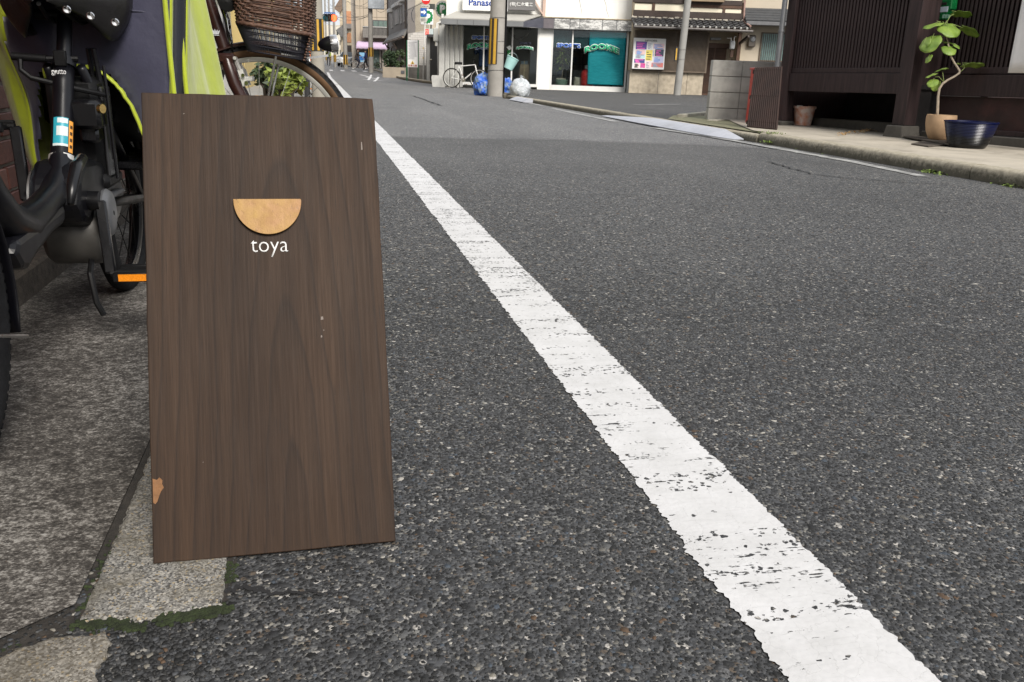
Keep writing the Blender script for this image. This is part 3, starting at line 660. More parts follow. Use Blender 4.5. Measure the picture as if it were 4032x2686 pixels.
def bicycle(root, Pf, af, Pr, R=.33, tr=.0175, paint=None, style='step', tread=None, side=None, fine=False, fend=True, grips=None, spokes=28, hi=.70, seat_h=.80, bar='up', st=True, fk=1.0):
    """root at the origin of the place; Pf / Pr wheel contact points, af heading of the front wheel"""
    paint = paint or M_black; z0 = Pf.z
    FM = Matrix.Translation(Pf) @ Matrix.Rotation(af, 4, 'Z')
    wf = wheel(root, FM @ Matrix.Translation((0, 0, R)), R, tr, tread, side, spokes=spokes, fine=fine)
    rake = .268; hb = lambda z: -.055-(z-R-.10)*rake*1.0 if z > R+.10 else -(z-R)*.55
    H0, H1 = FM @ Vector((hb(hi-.06), 0, hi-.06)), FM @ Vector((hb(hi+.10), 0, hi+.10))
    d = H0-Pr; d.z = 0; ar = atan2(d.y, d.x); RM = Matrix.Translation(Pr) @ Matrix.Rotation(ar, 4, 'Z'); D = d.length
    wr = wheel(root, RM @ Matrix.Translation((0, 0, R)), R, tr, tread, side, spokes=spokes, fine=fine and False)
    # fork
    mb = MB(); k = 10 if fine else 6
    for s_ in (-.036, .036):
        mb.tube([FM @ Vector((0, s_*1.25, R)), FM @ Vector((-.012, s_*1.25, R+.05)), FM @ Vector((hb(R+.20), s_*1.1, R+.20)), FM @ Vector((hb(hi-.12), s_, hi-.12)), FM @ Vector((hb(hi-.085), s_*.7, hi-.085))], [x_*fk for x_ in (.009, .011, .0135, .0145, .012)], k)
    mb.box((-.03, -.045, -.02), (.03, .045, .015), .008, FM @ Matrix.Translation((hb(hi-.085), 0, hi-.085)))
    mb.build('fork', paint, root, smooth=True)
    RV = lambda x, z, y=0.0: RM @ Vector((x, y, z))
    BB, ST = RV(.44, R-.05), RV(.44-.17, seat_h-.10); SEAT = RV(.44-.20, seat_h)
    mb = MB(); mb.tube([H0, H1], .021, 12)
    if style == 'step':
        a = H0; mb.tube([a, a.lerp(BB, .35)+Vector((0, 0, -.03)), a.lerp(BB, .75)+Vector((0, 0, -.02)), BB], .019, 10)
        mb.tube([H1, H1.lerp(BB, .40)+Vector((0, 0, -.06)), ST.lerp(BB, .55)], .015, 10)
    else:
        mb.tube([H0, BB], .022, 10); mb.tube([H1, ST], .018, 10)
    mb.tube([BB, ST], .017, 10)
    for s_ in (-.05, .05):
        mb.tube([BB+RM.to_3x3() @ Vector((-.03, s_*.6, 0)), RV(0, R, s_)], .0095, 7); mb.tube([ST+RM.to_3x3() @ Vector((0, s_*.4, -.04)), RV(0, R, s_)], .0085, 7)
    mb.build('frame', paint, root, smooth=True)
    mb = MB(); mb.tube([ST, SEAT+Vector((0, 0, -.03))], .0125, 10); mb.build('seat_post', M_alu, root, smooth=True)
    saddle(root, Matrix.Translation(SEAT) @ Matrix.Rotation(ar, 4, 'Z'), M_plast)
    crank_set(root, Matrix.Translation(BB) @ Matrix.Rotation(ar, 4, 'Z'), M_alu, fine=fine)
    # handlebar with grips
    S1 = FM @ Vector((hb(hi+.24), 0, hi+.24)); mb = MB(); mb.tube([H1, S1], .011, 10)
    FV = lambda x, y, z: FM @ Vector((hb(hi+.24)+x, y, hi+.24+z))
    if bar == 'up':
        path = [FV(-.22, -.27, .05), FV(-.06, -.24, .05), FV(.03, -.12, .02), FV(.02, 0, 0), FV(.03, .12, .02), FV(-.06, .24, .05), FV(-.22, .27, .05)]; gr = [(path[0], path[0].lerp(path[1], .7)), (path[-1], path[-1].lerp(path[-2], .7))]
    else:
        path = [FV(-.02, -.29, .03), FV(.0, -.1, .01), FV(0, .1, .01), FV(-.02, .29, .03)]; gr = [(path[0], path[0].lerp(path[1], .6)), (path[-1], path[-1].lerp(path[-2], .6))]
    mb.tube(path, .011, 10); hbar = mb.build('handlebar', M_alu if bar == 'up' else M_plast, root, smooth=True)
    for a, b in gr: MB().tube([a, b], .016, 10).build('grip', grips or M_plast, hbar, smooth=True)
    if fend:
        fender(root, FM @ Matrix.Translation((0, 0, R)), R+.010, .052, radians(20), radians(165), paint); fender(root, RM @ Matrix.Translation((0, 0, R)), R+.010, .052, radians(15), radians(190), paint)
        mb = MB()
        for s_ in (-.03, .03): mb.tube([RV(0, R, s_*1.8), RV(-(R+.012)*cos(.5), R+(R+.012)*sin(.5), s_)], .003, 5)
        mb.build('mudguard_stay', M_steel, root)
    if st:
        mb = MB()
        for s_ in (-.09, .09): mb.tube([RV(0, R-.01, s_*.6), RV(-.03, R*.5, s_), RV(-.05, .012, s_*1.2)], .007, 6)
        mb.tube([RV(-.05, .012, -.11), RV(-.05, .012, .11)], .007, 6); mb.build('stand', M_alu, root, smooth=True)
    return FM, RM, hb, H0, H1
# ---------------------------------------------------------------- brown shopping bicycle with wicker basket
b2 = thing('shopping_bicycle', 'dark brown bicycle with wicker front basket, chrome lamp and tan-walled tyres', 'bicycle')
Pf2 = Vector((-.205, 3.2, .0)); Pr2 = Vector((-.66, 4.16, .0))
FM, RM, hb, H0, H1 = bicycle(b2, Pf2, radians(-2), Pr2, R=.33, tr=.0205, paint=M_brown, side=M_tan, fine=True, spokes=32, fend=False, fk=1.55)
fender(b2, FM @ Matrix.Translation((0, 0, .33)), .343, .05, radians(66), radians(175), M_brown)
fender(b2, RM @ Matrix.Translation((0, 0, .33)), .345, .05, radians(10), radians(190), M_brown)
FV = lambda x, y, z: FM @ Vector((x, y, z))
# fork trim line, brake caliper, stays
mb = MB(); mb.tube([FV(-.022, -.0595, .40), FV(hb(.52), -.056, .52), FV(hb(.58), -.0515, .58)], .0028, 5); mb.build('trim_line', M('pale_trim', (.45, .43, .48), .4), b2, smooth=True)
mb = MB()
for s_ in (-.034, .034):
    mb.bar(FV(-.075, s_, .612), FV(-.06, s_*1.3, .575), .012, .008); mb.bar(FV(-.06, s_*1.35, .578), FV(-.045, s_*1.35, .525), .018, .006, up=(0, 1, 0)); mb.box((-.030, -.006, -.008), (.030, .006, .008), .003, FM @ Matrix.Translation((-.052, s_*.85, .548)))
mb.tube([FV(-.075, -.05, .615), FV(-.075, .05, .615)], .006, 8); cal = mb.build('brake_caliper', M_alu, b2, smooth=True)
mb = MB(); mb.tube([FV(-.04, -.055, .535), FV(-.04, -.063, .535)], .007, 8); mb.tube([FV(-.05, -.055, .56), FV(-.05, -.062, .56)], .006, 8); mb.build('bolt', M_chrome, cal, smooth=True)
mb = MB(); mb.tube([FV(-.09, .02, .60), FV(-.10, .02, .74), FV(-.14, .03, .86)], .010, 10); mb.build('dynamo_tube', M_chrome, b2, smooth=True)
mb = MB()
for s_ in (-.062, .062): mb.tube([FV(0, s_, .33), FV(.02, s_*1.15, .45), FV(.065, s_*1.5, .625)], .004, 7)
mb.build('basket_stay', M_steel, b2, smooth=True)
mb = MB(); mb.tube([FV(-.08, -.03, .64), FV(-.10, -.06, .75), FV(-.13, -.05, .87), FV(-.17, -.12, 1.0)], .0028, 5); mb.tube([FV(-.10, -.02, .72), FV(-.12, -.03, .82), FV(-.15, -.07, 1.0)], .0024, 5); mb.build('brake_cable', M_plast, b2, smooth=True)
mb = MB(); mb.lathe([(.001, .030), (.028, .026), (.030, .0), (.026, -.016), (.010, -.022), (.001, -.022)], 16, FM @ Matrix.Translation((-.085, -.06, .79)) @ Matrix.Rotation(pi/2, 4, 'X')); mb.build('bell', M_plast, b2, smooth=True)
# lotus transfer on the head tube
mb = MB()
for k in range(-2, 3): mb.prism([(k*.0045-.002, .0), (k*.0065-.0025, .010), (k*.0078, .017-abs(k)*.002), (k*.0065+.0025, .010), (k*.0045+.002, .0)], -.0005, .0005, FM @ Matrix.Translation((hb(.69)-.012, -.0215, .69)))
mb.box((-.013, -.0005, -.004), (.013, .0005, -.002), 0, FM @ Matrix.Translation((hb(.69)-.012, -.0215, .69))); mb.build('flower_transfer', M('transfer_silver', (.6, .62, .66), .4), b2)
# basket
BX0, BX1, BYa, BYb, BZ0, BZm, BZt = -.050, .182, -.145, .145, .628, .715, .90
def bk(x, y, z):   # tilt forward and flare upward
    t = (z-BZ0)/(BZt-BZ0); fx = 1+.16*t; return FM @ (Vector(((x-.066)*fx+.066, y*fx, z-(x-.066)*.13)))
q = N('wicker'); v = q.co('Object'); c = q.mix(q.ramp(q.noise(v, 70, 4), [(.3, 0.), (.7, 1.)]), (.055, .028, .019), (.14, .075, .052)); M_wick = q.fin(c, .55, 0, None, .4)
def ring_pts(z, inset=0.0, n=40):
    pts = []; a, b = (BX1-BX0)/2-inset, (BYb-BYa)/2-inset; cx = (BX0+BX1)/2
    for i in range(n):
        t = 2*pi*i/n; cs, sn = cos(t), sin(t); e = .42
        pts.append((cx+a*math.copysign(abs(cs)**e, cs), b*math.copysign(abs(sn)**e, sn), z))
    return pts
mb = MB(); nz = 20
for r in range(nz):
    z = BZm+(BZt-BZm)*r/nz; base = ring_pts(z, 0, 96); pts = []
    for i, p in enumerate(base):
        o = .0032*(1 if (i//3+r) % 2 else -1); cx = .066; L_ = sqrt((p[0]-cx)**2+p[1]**2); pts.append(bk(p[0]+(p[0]-cx)/L_*o, p[1]+p[1]/L_*o, z+random.gauss(0, .0006)))
    mb.tube(pts, .0036, 4, False, True)
bask = mb.build('basket', M_wick, b2, smooth='all')
mb = MB()
for i, p in enumerate(ring_pts(BZm, 0, 32)): mb.tube([bk(p[0], p[1], BZm-.003), bk(p[0], p[1], BZt)], .003, 5)
mb.build('basket_stake', M_wick, bask)
mb = MB()
for z, r in ((BZm-.004, .0075), (BZt, .010)):
    base = ring_pts(z, 0, 64); mb.tube([bk(p[0], p[1], z+.0025*(i % 2)) for i, p in enumerate(base)], r, 6, False, True)
mb.build('basket_rim', M_wick, bask, smooth='all')
# front end of the basket is woven right down; the sides below the rim are black wire
mb = MB()
for r in range(10):
    z = BZ0+(BZm-BZ0)*r/10; pts = [bk(BX1-.004-.02*(1-(z-BZ0)/(BZm-BZ0)) + .003*((i+r) % 2), y, z) for i, y in enumerate(np.linspace(BYa+.012, BYb-.012, 22))]; mb.tube(pts, .0036, 4)
mb.build('basket_front', M_wick, bask, smooth='all')
mb = MB()
low = lambda p, z: bk(p[0]*(.86+.14*(z-BZ0)/(BZm-BZ0))+.010*(1-(z-BZ0)/(BZm-BZ0)), p[1]*(.90+.10*(z-BZ0)/(BZm-BZ0)), z)
for z in np.linspace(BZ0, BZm-.006, 5): mb.tube([low(p, z) for p in ring_pts(z, .004, 48)], .0022, 4, False, True)
R0 = ring_pts(BZ0, .004, 150)
for p in R0: mb.tube([low(p, BZ0), low((p[0]-.010, p[1], 0), BZm-.006)], .0011, 3, False)
for x in np.linspace(BX0+.03, BX1-.03, 12): mb.tube([low((x, BYa+.004, 0), BZ0), low((x, BYb-.004, 0), BZ0)], .0018, 4, False)
mb.build('basket_wire', M('black_wire', (.012, .012, .018), .4), bask)
# lamp and bracket
LP = FV(.243, -.05, .672); mb = MB()
mb.lathe([(.0005, -.040), (.010, -.036), (.020, -.022), (.026, -.002), (.0285, .018), (.0285, .024), (.026, .025)], 20, Matrix.Translation(LP) @ Matrix.Rotation(radians(83), 4, 'Y') ); lamp = mb.build('lamp', M_satin, b2, smooth=True)
mb = MB(); mb.lathe([(.0292, .004), (.0296, .014), (.0292, .026), (.0265, .028)], 20, Matrix.Translation(LP) @ Matrix.Rotation(radians(83), 4, 'Y')); mb.build('lamp_ring', M_chrome, lamp, smooth=True)
mb = MB(); mb.lathe([(.026, .0255), (.018, .030), (.0005, .033)], 20, Matrix.Translation(LP) @ Matrix.Rotation(radians(83), 4, 'Y')); mb.build('lens', M('lamp_lens', (.75, .76, .78), .08, spec=.8), lamp, smooth=True)
mb = MB(); mb.bar(FV(.08, -.05, .634), FV(.165, -.05, .622), .016, .005); mb.bar(FV(.16, -.05, .622), FV(.238, -.05, .634), .018, .007); mb.tube([FV(.235, -.05, .634), FV(.24, -.05, .650)], .006, 8); mb.build('lamp_bracket', M_chrome, lamp, smooth=True)
def rebase(root, base):
    """put the empty at the thing's base without moving its parts"""
    base = Vector(base); root.location = base; inv = Matrix.Translation(-base)
    for ch in root.children: ch.matrix_parent_inverse = inv
rebase(b2, (-.4, 3.6, 0))
# ---------------------------------------------------------------- black electric bicycle with child-seat rain cover
eb = thing('electric_bicycle', 'black electric bicycle with battery, orange pedal reflectors and lime child-seat cover', 'bicycle')
EX = -.53
# frame axes: x forward (towards -Y), y left (+X)
EM = Matrix.Translation((EX, 1.91, 0)) @ Matrix.Rotation(radians(-90), 4, 'Z')
E_ = lambda x, y, z: EM @ Vector((x, y, z))
wheel(eb, EM @ Matrix.Translation((.74, .012, .25)) @ Matrix.Rotation(radians(-1.5), 4, 'Z'), .25, .026, fine=True, rim=M_black, spokes=20, spm=M_plast)
wheel(eb, EM @ Matrix.Translation((-.50, 0, .25)), .25, .026, fine=False, rim=M_black, spokes=20, spm=M_plast)
fender(eb, EM @ Matrix.Translation((.74, .012, .25)) @ Matrix.Rotation(radians(-1.5), 4, 'Z'), .262, .066, radians(35), radians(196), M_satin); fender(eb, EM @ Matrix.Translation((-.50, 0, .25)), .265, .07, radians(-5), radians(190), M_satin)
mb = MB(); mb.tube([E_(.74, .062, .25), E_(.50, .06, .175), E_(.47, .045, .165)], .003, 6); mb.tube([E_(.72, -.055, .25), E_(.47, -.04, .165)], .003, 6); mb.build('mudguard_stay', M_steel, eb, smooth=True)
# main tube: a low U from the head tube to the seat tube
mb = MB(); U = [(.52, .62), (.46, .45)]
UP = [E_(x, 0, z) for x, z in U]+[atX(x, y, EX) for x, y in ((-60, 760), (10, 860), (85, 890), (150, 838), (205, 770), (235, 690), (242, 610), (247, 500), (250, 330), (252, 250))]
mb.tube(UP, [.028, .030, .032, .034, .033, .029, .026, .0235, .0215, .0205, .0205, .0205], 16); SEATTUBE = UP[-5:]
mb.tube([E_(.56, 0, .80), E_(.50, 0, .58)], .026, 14)
for s_ in (-.055, .055): mb.tube([E_(-.03, s_*.7, .30), E_(-.50, s_, .25)], .012, 8); mb.tube([E_(-.13, s_*.6, .58), E_(-.50, s_, .25)], .010, 8)
mb.build('frame', M_satin, eb, smooth='all')
mb = MB()
for s_ in (-.045, .045): mb.tube([E_(.72, s_*1.2+.02, .25), E_(.64, s_+.015, .45), E_(.585, s_*.8, .56)], .013, 8)
mb.tube([E_(.59, -.05, .56), E_(.59, .05, .56)], .016, 8); mb.build('fork', M_satin, eb, smooth=True)
mb = MB(); mb.tube([atX(252, 262, EX), atX(256, 40, EX)], .0150, 14); mb.tube([atX(251, 268, EX), atX(252, 238, EX)], .0245, 14); sp_ = mb.build('seat_post', M_satin, eb, smooth=True)
mb = MB(); mb.tube([E_(-.118, -.03, .595), E_(-.118, -.095, .598)], .0085, 10); mb.tube([E_(-.125, .03, .597), E_(-.118, -.03, .595)], .006, 8); mb.box((-.006, -.012, -.016), (.006, .012, .016), .002, EM @ Matrix.Translation((-.107, .0, .597))); mb.tube([E_(-.11, -.078, .592), E_(-.105, -.078, .572), E_(-.105, -.06, .556), E_(-.11, .02, .537), E_(-.16, .075, .522)], .0055, 8); mb.build('clamp_lever', M_plast, sp_, smooth=True)
# saddle with riveted skirt
SM = EM @ Matrix.Translation((-.155, .0, .722)) @ Matrix.Rotation(radians(6), 4, 'Y')
st = [(-.50, .30), (-.47, .62), (-.40, .86), (-.28, 1.0), (-.14, 1.0), (-.0, .82), (.14, .54), (.3, .36), (.45, .26), (.5, .12)]
def sad(u, v):
    k = v*(len(st)-1); i = min(int(k), len(st)-2); f = k-i; x = (st[i][0]*(1-f)+st[i+1][0]*f)*.28; hw = (st[i][1]*(1-f)+st[i+1][1]*f)*.128
    t = (u-.5)*2; a = abs(t)
    if a < .6: y = hw*sin(a/.6*pi/2); z = .030*cos(a/.6*pi/2)
    else: y = hw*(1-.30*((a-.6)/.4)**2); z = -.088*((a-.6)/.4)*min(1, hw/.118)**1.6
    return SM @ Vector((x, y*(1 if t > 0 else -1), z))
MB().grid(sad, 33, 28).build('saddle', M('saddle_leather', (.011, .010, .0105), .38, var=.25, vs=30, bump=.0008, bs=260), eb, smooth='all', solid=.005)
for (x, y) in ((263, 38), (356, 63), (453, 88)):
    p_ = at(x, y, 1.868+.0*(x-263)/190); d_ = (EYE-p_).normalized()
    MB().lathe([(.0068, 0), (.0075, .002), (.0058, .004), (.0035, .0035), (.0003, .003)], 14, Matrix.Translation(p_) @ d_.to_track_quat('Z', 'Y').to_matrix().to_4x4()).build('saddle_rivet', M_chrome, eb, smooth=True)
mb = MB()
for s_ in (-.025, .025): mb.tube([E_(-.30, s_*1.6, .690), E_(-.22, s_, .672), E_(-.15, s_, .676), E_(-.06, s_*.6, .70)], .0045, 8)
mb.tube([E_(-.185, -.06, .685), E_(-.185, .06, .685)], .011, 10); mb.build('saddle_rail', M_plast, eb, smooth=True)
# battery, lock, motor, chain case
mb = MB(); mb.box((-.275, -.052, .33), (-.150, .052, .56), .014, EM); mb.box((-.285, -.060, .318), (-.14, .060, .352), .010, EM); bat = mb.build('battery', M_plast, eb, smooth=True)
mb = MB(); mb.box((-.245, .053, .345), (-.165, .060, .54), .003, EM); mb.box((-.205, .0605, .38), (-.20, .0625, .53), .0005, EM); mb.build('battery_label', M('battery_grey', (.03, .03, .032), .25), bat)
mb = MB(); mb.box((-.140, .010, .455), (-.075, .072, .515), .008, EM); mb.box((-.145, .022, .425), (-.095, .060, .46), .006, EM); lk = mb.build('key_lock', M_black, eb, smooth=True)
mb = MB(); mb.tube([E_(-.085, .069, .498), E_(-.080, .078, .498)], .0095, 14); mb.build('key_cylinder', M('brass_key', (.75, .55, .22), .25, 1.0), lk, smooth=True)
mb = MB(); mb.tube([E_(-.128, .078, .585), E_(-.13, .080, .40), E_(-.135, .080, .345)], .0035, 6); mb.build('battery_edge', M_black, bat, smooth=True)
mb = MB(); mb.lathe([(.02, -.055), (.060, -.055), (.068, -.045), (.068, .045), (.058, .056), (.02, .056)], 28, EM @ Matrix.Translation((-.075, 0, .235)) @ Matrix.Rotation(pi/2, 4, 'X'), True)
mb.build('motor', M('motor_grey', (.07, .066, .06), .5, .3, var=.2, vs=25), eb, smooth=True)
def px_prism(pts, x0, x1):
    P = [atX(x, y, EX+.03) for x, y in pts]; k = len(P)
    return MB().add([(x0, p.y, p.z) for p in P]+[(x1, p.y, p.z) for p in P], [tuple(range(k)), tuple(range(2*k-1, k-1, -1))]+[(i, k+i, k+(i+1) % k, (i+1) % k) for i in range(k)])
px_prism([(262, 800), (262, 880), (215, 920), (150, 1010), (120, 1062), (95, 1062), (62, 1000), (75, 940), (140, 895), (200, 850)], EX-.035, EX+.03).build('motor_cover', M_satin, eb, bevel=.012)
px_prism([(272, 810), (275, 700), (295, 630), (340, 622), (400, 645), (452, 705), (466, 790), (440, 880), (360, 905), (300, 880)], EX-.05, EX+.048).build('drive_case', M_satin, eb, bevel=.016)
mb = MB(); mb.tube([atX(x, y, EX+.07) for x, y in ((325, 622), (300, 660), (286, 730), (278, 805))], [.010, .012, .011, .006], 8); mb.build('case_guard', M_black, eb, smooth='all')
px_prism([(357, 768), (433, 740), (443, 752), (373, 792)], EX+.04, EX+.062).build('case_trim', M('grey_trim', (.055, .058, .066), .3), eb, bevel=.004)
crank_set(eb, EM @ Matrix.Translation((-.002, .0, .315)), M_black, .152, radians(-74), .07, True)
mb = MB(); mb.lathe([(.005, .012), (.030, .012), (.046, .008), (.052, .0), (.05, -.006), (.02, -.006)], 30, EM @ Matrix.Translation((-.040, .074, .283)) @ Matrix.Rotation(-pi/2, 4, 'X')); mb.build('cover_disc', M('disc_grey', (.10, .103, .11), .35), eb, smooth=True)
mb = MB(); mb.tube([E_(-.16, -.09, .25), E_(-.05, .03, .19), E_(.005, .035, .16), E_(.02, .045, .10), E_(.015, .055, .072)], .0065, 8); mb.build('stand', M_plast, eb, smooth=True)
mb = MB(); mb.tube([E_(-.20, .045, .38), E_(-.22, .050, .52), E_(-.20, .045, .62)], .006, 8); mb.tube([E_(-.22, .02, .34), E_(-.24, .03, .52), E_(-.22, .03, .62)], .006, 8); mb.build('seat_strut', M_black, eb, smooth=True)
# labels round the seat tube
def wrap(name, t0, t1, a0, a1, mat, parent, r=.0225, axis=None, off=.0004):
    A, B = axis; d = (B-A).normalized(); fwd = Vector((0, -1, 0)); f = (fwd-d*fwd.dot(d)).normalized(); s_ = d.cross(f)
    def fn(u, v):
        a = a0+(a1-a0)*u; return A.lerp(B, t0+(t1-t0)*v)+(f*cos(a)+s_*sin(a))*(r+off)
    return MB().grid(fn, 9, 5).build(name, mat, parent, smooth='all')
A0 = (atX(243, 640, EX), atX(247, 480, EX))
wrap('blue_label', .30, 1.0, -.5, .75, M('label_cyan', (.03, .33, .42), .3), eb, .0232, A0); 
wrap('label_print', .55, .78, -.2, .72, M('label_silver', (.6, .66, .66), .3), eb, .0236, A0); wrap('label_print', .86, .98, -.15, .7, M('label_silver'), eb, .0236, A0); wrap('label_print', .30, .36, -.5, .75, M('label_silver'), eb, .0236, A0)
wrap('orange_label', .18, .95, .80, 1.25, M('label_orange', (.80, .34, .05), .4), eb, .0232, A0)
for k in range(4): wrap('label_print', .28+k*.16, .36+k*.16, .90, 1.15, M('label_ink', (.06, .03, .01), .5), eb, .0237, A0)
wrap('silver_band', .02, .14, -1.2, 1.4, M_alu, eb, .0245, A0)
# brand lettering on the seat clamp
tm = text_part('brand_lettering', 'gyutto', M('label_white', (.75, .75, .75), .4), eb, 0, -.004, .031, .0085, -.024, .01, .0004); tm.matrix_local = Matrix.Translation(atX(226, 290, EX)+Vector((0, .002, 0))) @ Matrix.Rotation(radians(-14), 4, 'Z')
# ---- rain cover over the rear child seat: navy front with an arched opening, lime sides, zip strips
def cover_mat(name, col, k):
    q = N(name); v = q.co('Object'); n1 = q.noise(v, 9, 4, .6)
    c = q.mix(q.ramp(n1, [(.35, 0.), (.7, 1.)]), scl(col, .86), scl(col, 1.1)); c = q.mix(q.ramp(q.noise(v, 5, 5, .6), [(.62, 0.), (.74, k)]), c, scl(col, .45))
    return q.fin(c, .40, 0, q.bump(q.math('ADD', q.noise(v, 26, 3), q.math('MULTIPLY', q.noise(v, 900, 1), .03)), .35, .006), .4, Sheen_Weight=.25)
M_lime = cover_mat('lime_nylon', (.38, .45, .024), .25); M_navy = cover_mat('navy_nylon', (.050, .050, .082), .15); M_zip = M('zip_tape', (.012, .014, .022), .6, var=.2, vs=200)
plan = [(-.72, 2.66), (-.77, 2.50), (-.765, 2.36), (-.74, 2.26), (-.69, 2.205), (-.62, 2.175), (-.52, 2.155), (-.43, 2.145), (-.365, 2.138), (-.332, 2.136), (-.316, 2.148), (-.309, 2.18), (-.300, 2.25), (-.287, 2.36), (-.268, 2.52), (-.255, 2.60), (-.27, 2.67), (-.45, 2.70)]
def closed(pts, n):
    P = [Vector((*p, 0)) for p in pts]; k = len(P); ln = [0]
    for i in range(k): ln.append(ln[-1]+(P[(i+1) % k]-P[i]).length)
    out = []
    for j in range(n):
        s_ = ln[-1]*j/n; i = max(q_ for q_ in range(k) if ln[q_] <= s_); f = (s_-ln[i])/(ln[i+1]-ln[i])
        p0, p1, p2, p3 = P[(i-1) % k], P[i], P[(i+1) % k], P[(i+2) % k]
        out.append(.5*((2*p1)+(p2-p0)*f+(2*p0-5*p1+4*p2-p3)*f*f+(3*p1-p0-3*p2+p3)*f**3))
    return out
NU, NV, ZB, ZT = 150, 70, .335, 1.22
ring = closed(plan, NU); cen = sum(ring, Vector())/NU
def carch(X): # height of the opening over X on the front panel
    c0, hw, top = -.545, .150, .583; t = (X-c0)/hw
    return -1 if abs(t) >= 1 else .335+(top-.335)*(1-abs(t)**2.6)**.55
vs = []; 
for j in range(NV):
    z = ZB+(ZT-ZB)*j/(NV-1); tz = (z-ZB)/(ZT-ZB)
    for i, p in enumerate(ring):
        d = p-cen; k = .80+.20*min(1, tz*2.2)**.8 if p.x < -.6 else .965+.035*min(1, tz*2)
        if tz > .8: k *= sqrt(max(.02, 1-((tz-.8)/.2)**2*.75))
        q_ = cen+d*k; nrm = d.normalized(); s_ = i/NU*2*pi
        frn = 1 if (-.72 < p.x < -.335 and p.y < 2.25) else 0; dg = p.x*.9+z*.75; ff = max(0, min(1, (-.350-p.x)/.09))
        fold = ff*(.024*(1-abs(sin(13*dg+1.4*sin(5*z)+1)))**1.6-.009*sin(29*dg-4*p.x)-.006) if frn else .006*sin(5*s_+4*z)+.004*sin(9*s_-6*z+1)
        q_ = q_+nrm*fold
        if p.x > -.33 and p.y > 2.2: q_.x -= (.012+.18*max(0, z-.50))*min(1, (p.y-2.2)/.3)
        elif p.x > -.36: q_.x += .08*max(0, min(.3, z-.48))
        zz = z
        if j == 0: zz += .012*sin(17*s_)+(.0 if p.x < -.5 else -.0)
        vs.append((q_.x, q_.y, zz))
mb_n, mb_l, mb_z = MB(), MB(), MB(); arch_edge = []
for j in range(NV-1):
    for i in range(NU):
        i2 = (i+1) % NU; a = ring[i]; b = ring[i2]; mid = (a+b)/2; z = ZB+(ZT-ZB)*(j+.5)/(NV-1)
        front = mid.y < 2.24 and mid.x > -.70 and not (mid.x > -.322 and mid.y > 2.15)
        if front and z < carch(mid.x): continue
        f = (j*NU+i, j*NU+i2, (j+1)*NU+i2, (j+1)*NU+i)
        ly = mid.y if mid.x > -.36 else 9
        trg = mb_l
        if front and mid.x < -.338 and not (mid.x < -.70+.10*max(0, (z-.62))*2 and z < .75): trg = mb_n
        elif -.326 < mid.x and ly < 2.172: trg = mb_z
        trg.add([vs[k_] for k_ in f], [(0, 1, 2, 3)])
def weld(o):
    bm = bmesh.new(); bm.from_mesh(o.data); bmesh.ops.remove_doubles(bm, verts=bm.verts, dist=.0002); bmesh.ops.recalc_face_normals(bm, faces=bm.faces); bm.to_mesh(o.data); bm.free(); o.data.polygons.foreach_set('use_smooth', [True]*len(o.data.polygons)); return o
cov = weld(mb_l.build('rain_cover', M_lime, eb, recalc=False, solid=.0015)); weld(mb_n.build('front_panel', M_navy, cov, recalc=False, solid=.0015)); weld(mb_z.build('zip_strip', M_zip, cov, recalc=False, solid=.0022))
# lime binding round the opening and beside the zip
arch = [Vector((X, 2.152+.25*max(0, -.6-X), max(.335, carch(X)))) for X in np.linspace(-.60, -.396, 46)]
arch = [p+Vector((random.gauss(0, .0007), random.gauss(0, .0007)-.004, random.gauss(0, .0007))) for p in arch]
MB().tube([arch[0]+Vector((0, 0, -.02))]+arch+[arch[-1]+Vector((.006, 0, -.03)), arch[-1]+Vector((.012, .002, -.06))], [.007]+[.0082+.0008*sin(1.3*i) for i in range(46)]+[.008, .006], 8, flat=(1, .55)).build('binding', M_lime, cov, smooth='all')
for (X, Y) in ((-.328, 2.130), (-.307, 2.176)):
    MB().tube([(X+.003*sin(6*z), Y+.003*sin(9*z), z) for z in np.linspace(.40, 1.1, 24)], .006, 6).build('binding', M_lime, cov, smooth='all')
MB().tube([(X, 2.146+.006*sin(20*X), .700+.006*sin(9*X)) for X in np.linspace(-.52, -.36, 20)], .0022, 5).build('seam', M_navy, cov, smooth='all')
# child seat shell behind, dark inside the opening
MB().box((-.67, 2.30, .40), (-.40, 2.62, .66), .05).build('child_seat', M_plast, eb, smooth=True)
mb = MB(); mb.box((-.66, 2.24, .34), (-.43, 2.60, .36), .006); mb.build('rear_rack', M_black, eb)
rebase(eb, (EX, 1.9, 0))
# ================================================================ CORNER SHOP
UR = Vector((cos(YAW), sin(YAW), 0))        # the facades across the junction face the camera squarely
def base_at(px, depth, z=0.0):
    p = dep(px, 340, depth); return Vector((p.x, p.y, z))
sf = Frame(base_at(1800, 30.6), UR)
c4 = lambda x, y, d=0.0: sf.L(1700+x*.33985, y*.33985, d)
def c4r(x0, y0, x1, y1, d=0.0):   # rectangle from crop pixels, heights averaged
    a, b = c4(x0, y1, d), c4(x1, y0, d); a2, b2 = c4(x0, y0, d), c4(x1, y1, d)
    return (a[0]+a2[0])/2, (a[1]+b2[1])/2, (b[0]+b2[0])/2, (b[1]+a2[1])/2
shop = thing('corner_shop', 'white corner sports shop with big glass windows, grey pent roof and blue and green lettering', 'shop', mat=sf.M)
M_wwall = M('stained_white_wall', (.83, .83, .80), .75, var=.05, vs=.7, dirt=.06, dirtcol=(.40, .36, .28), streak=1.5, bump=.002, bs=30)
M_frame = M('white_frame', (.70, .70, .68), .45, var=.06)
M_fasc = M('grey_fascia', (.17, .175, .18), .5, var=.12, vs=2)
M_lead = M('roof_sheet', (.36, .35, .32), .6, var=.14, vs=1.5, dirt=.1, dirtcol=(.22, .2, .17))
M_peel = None
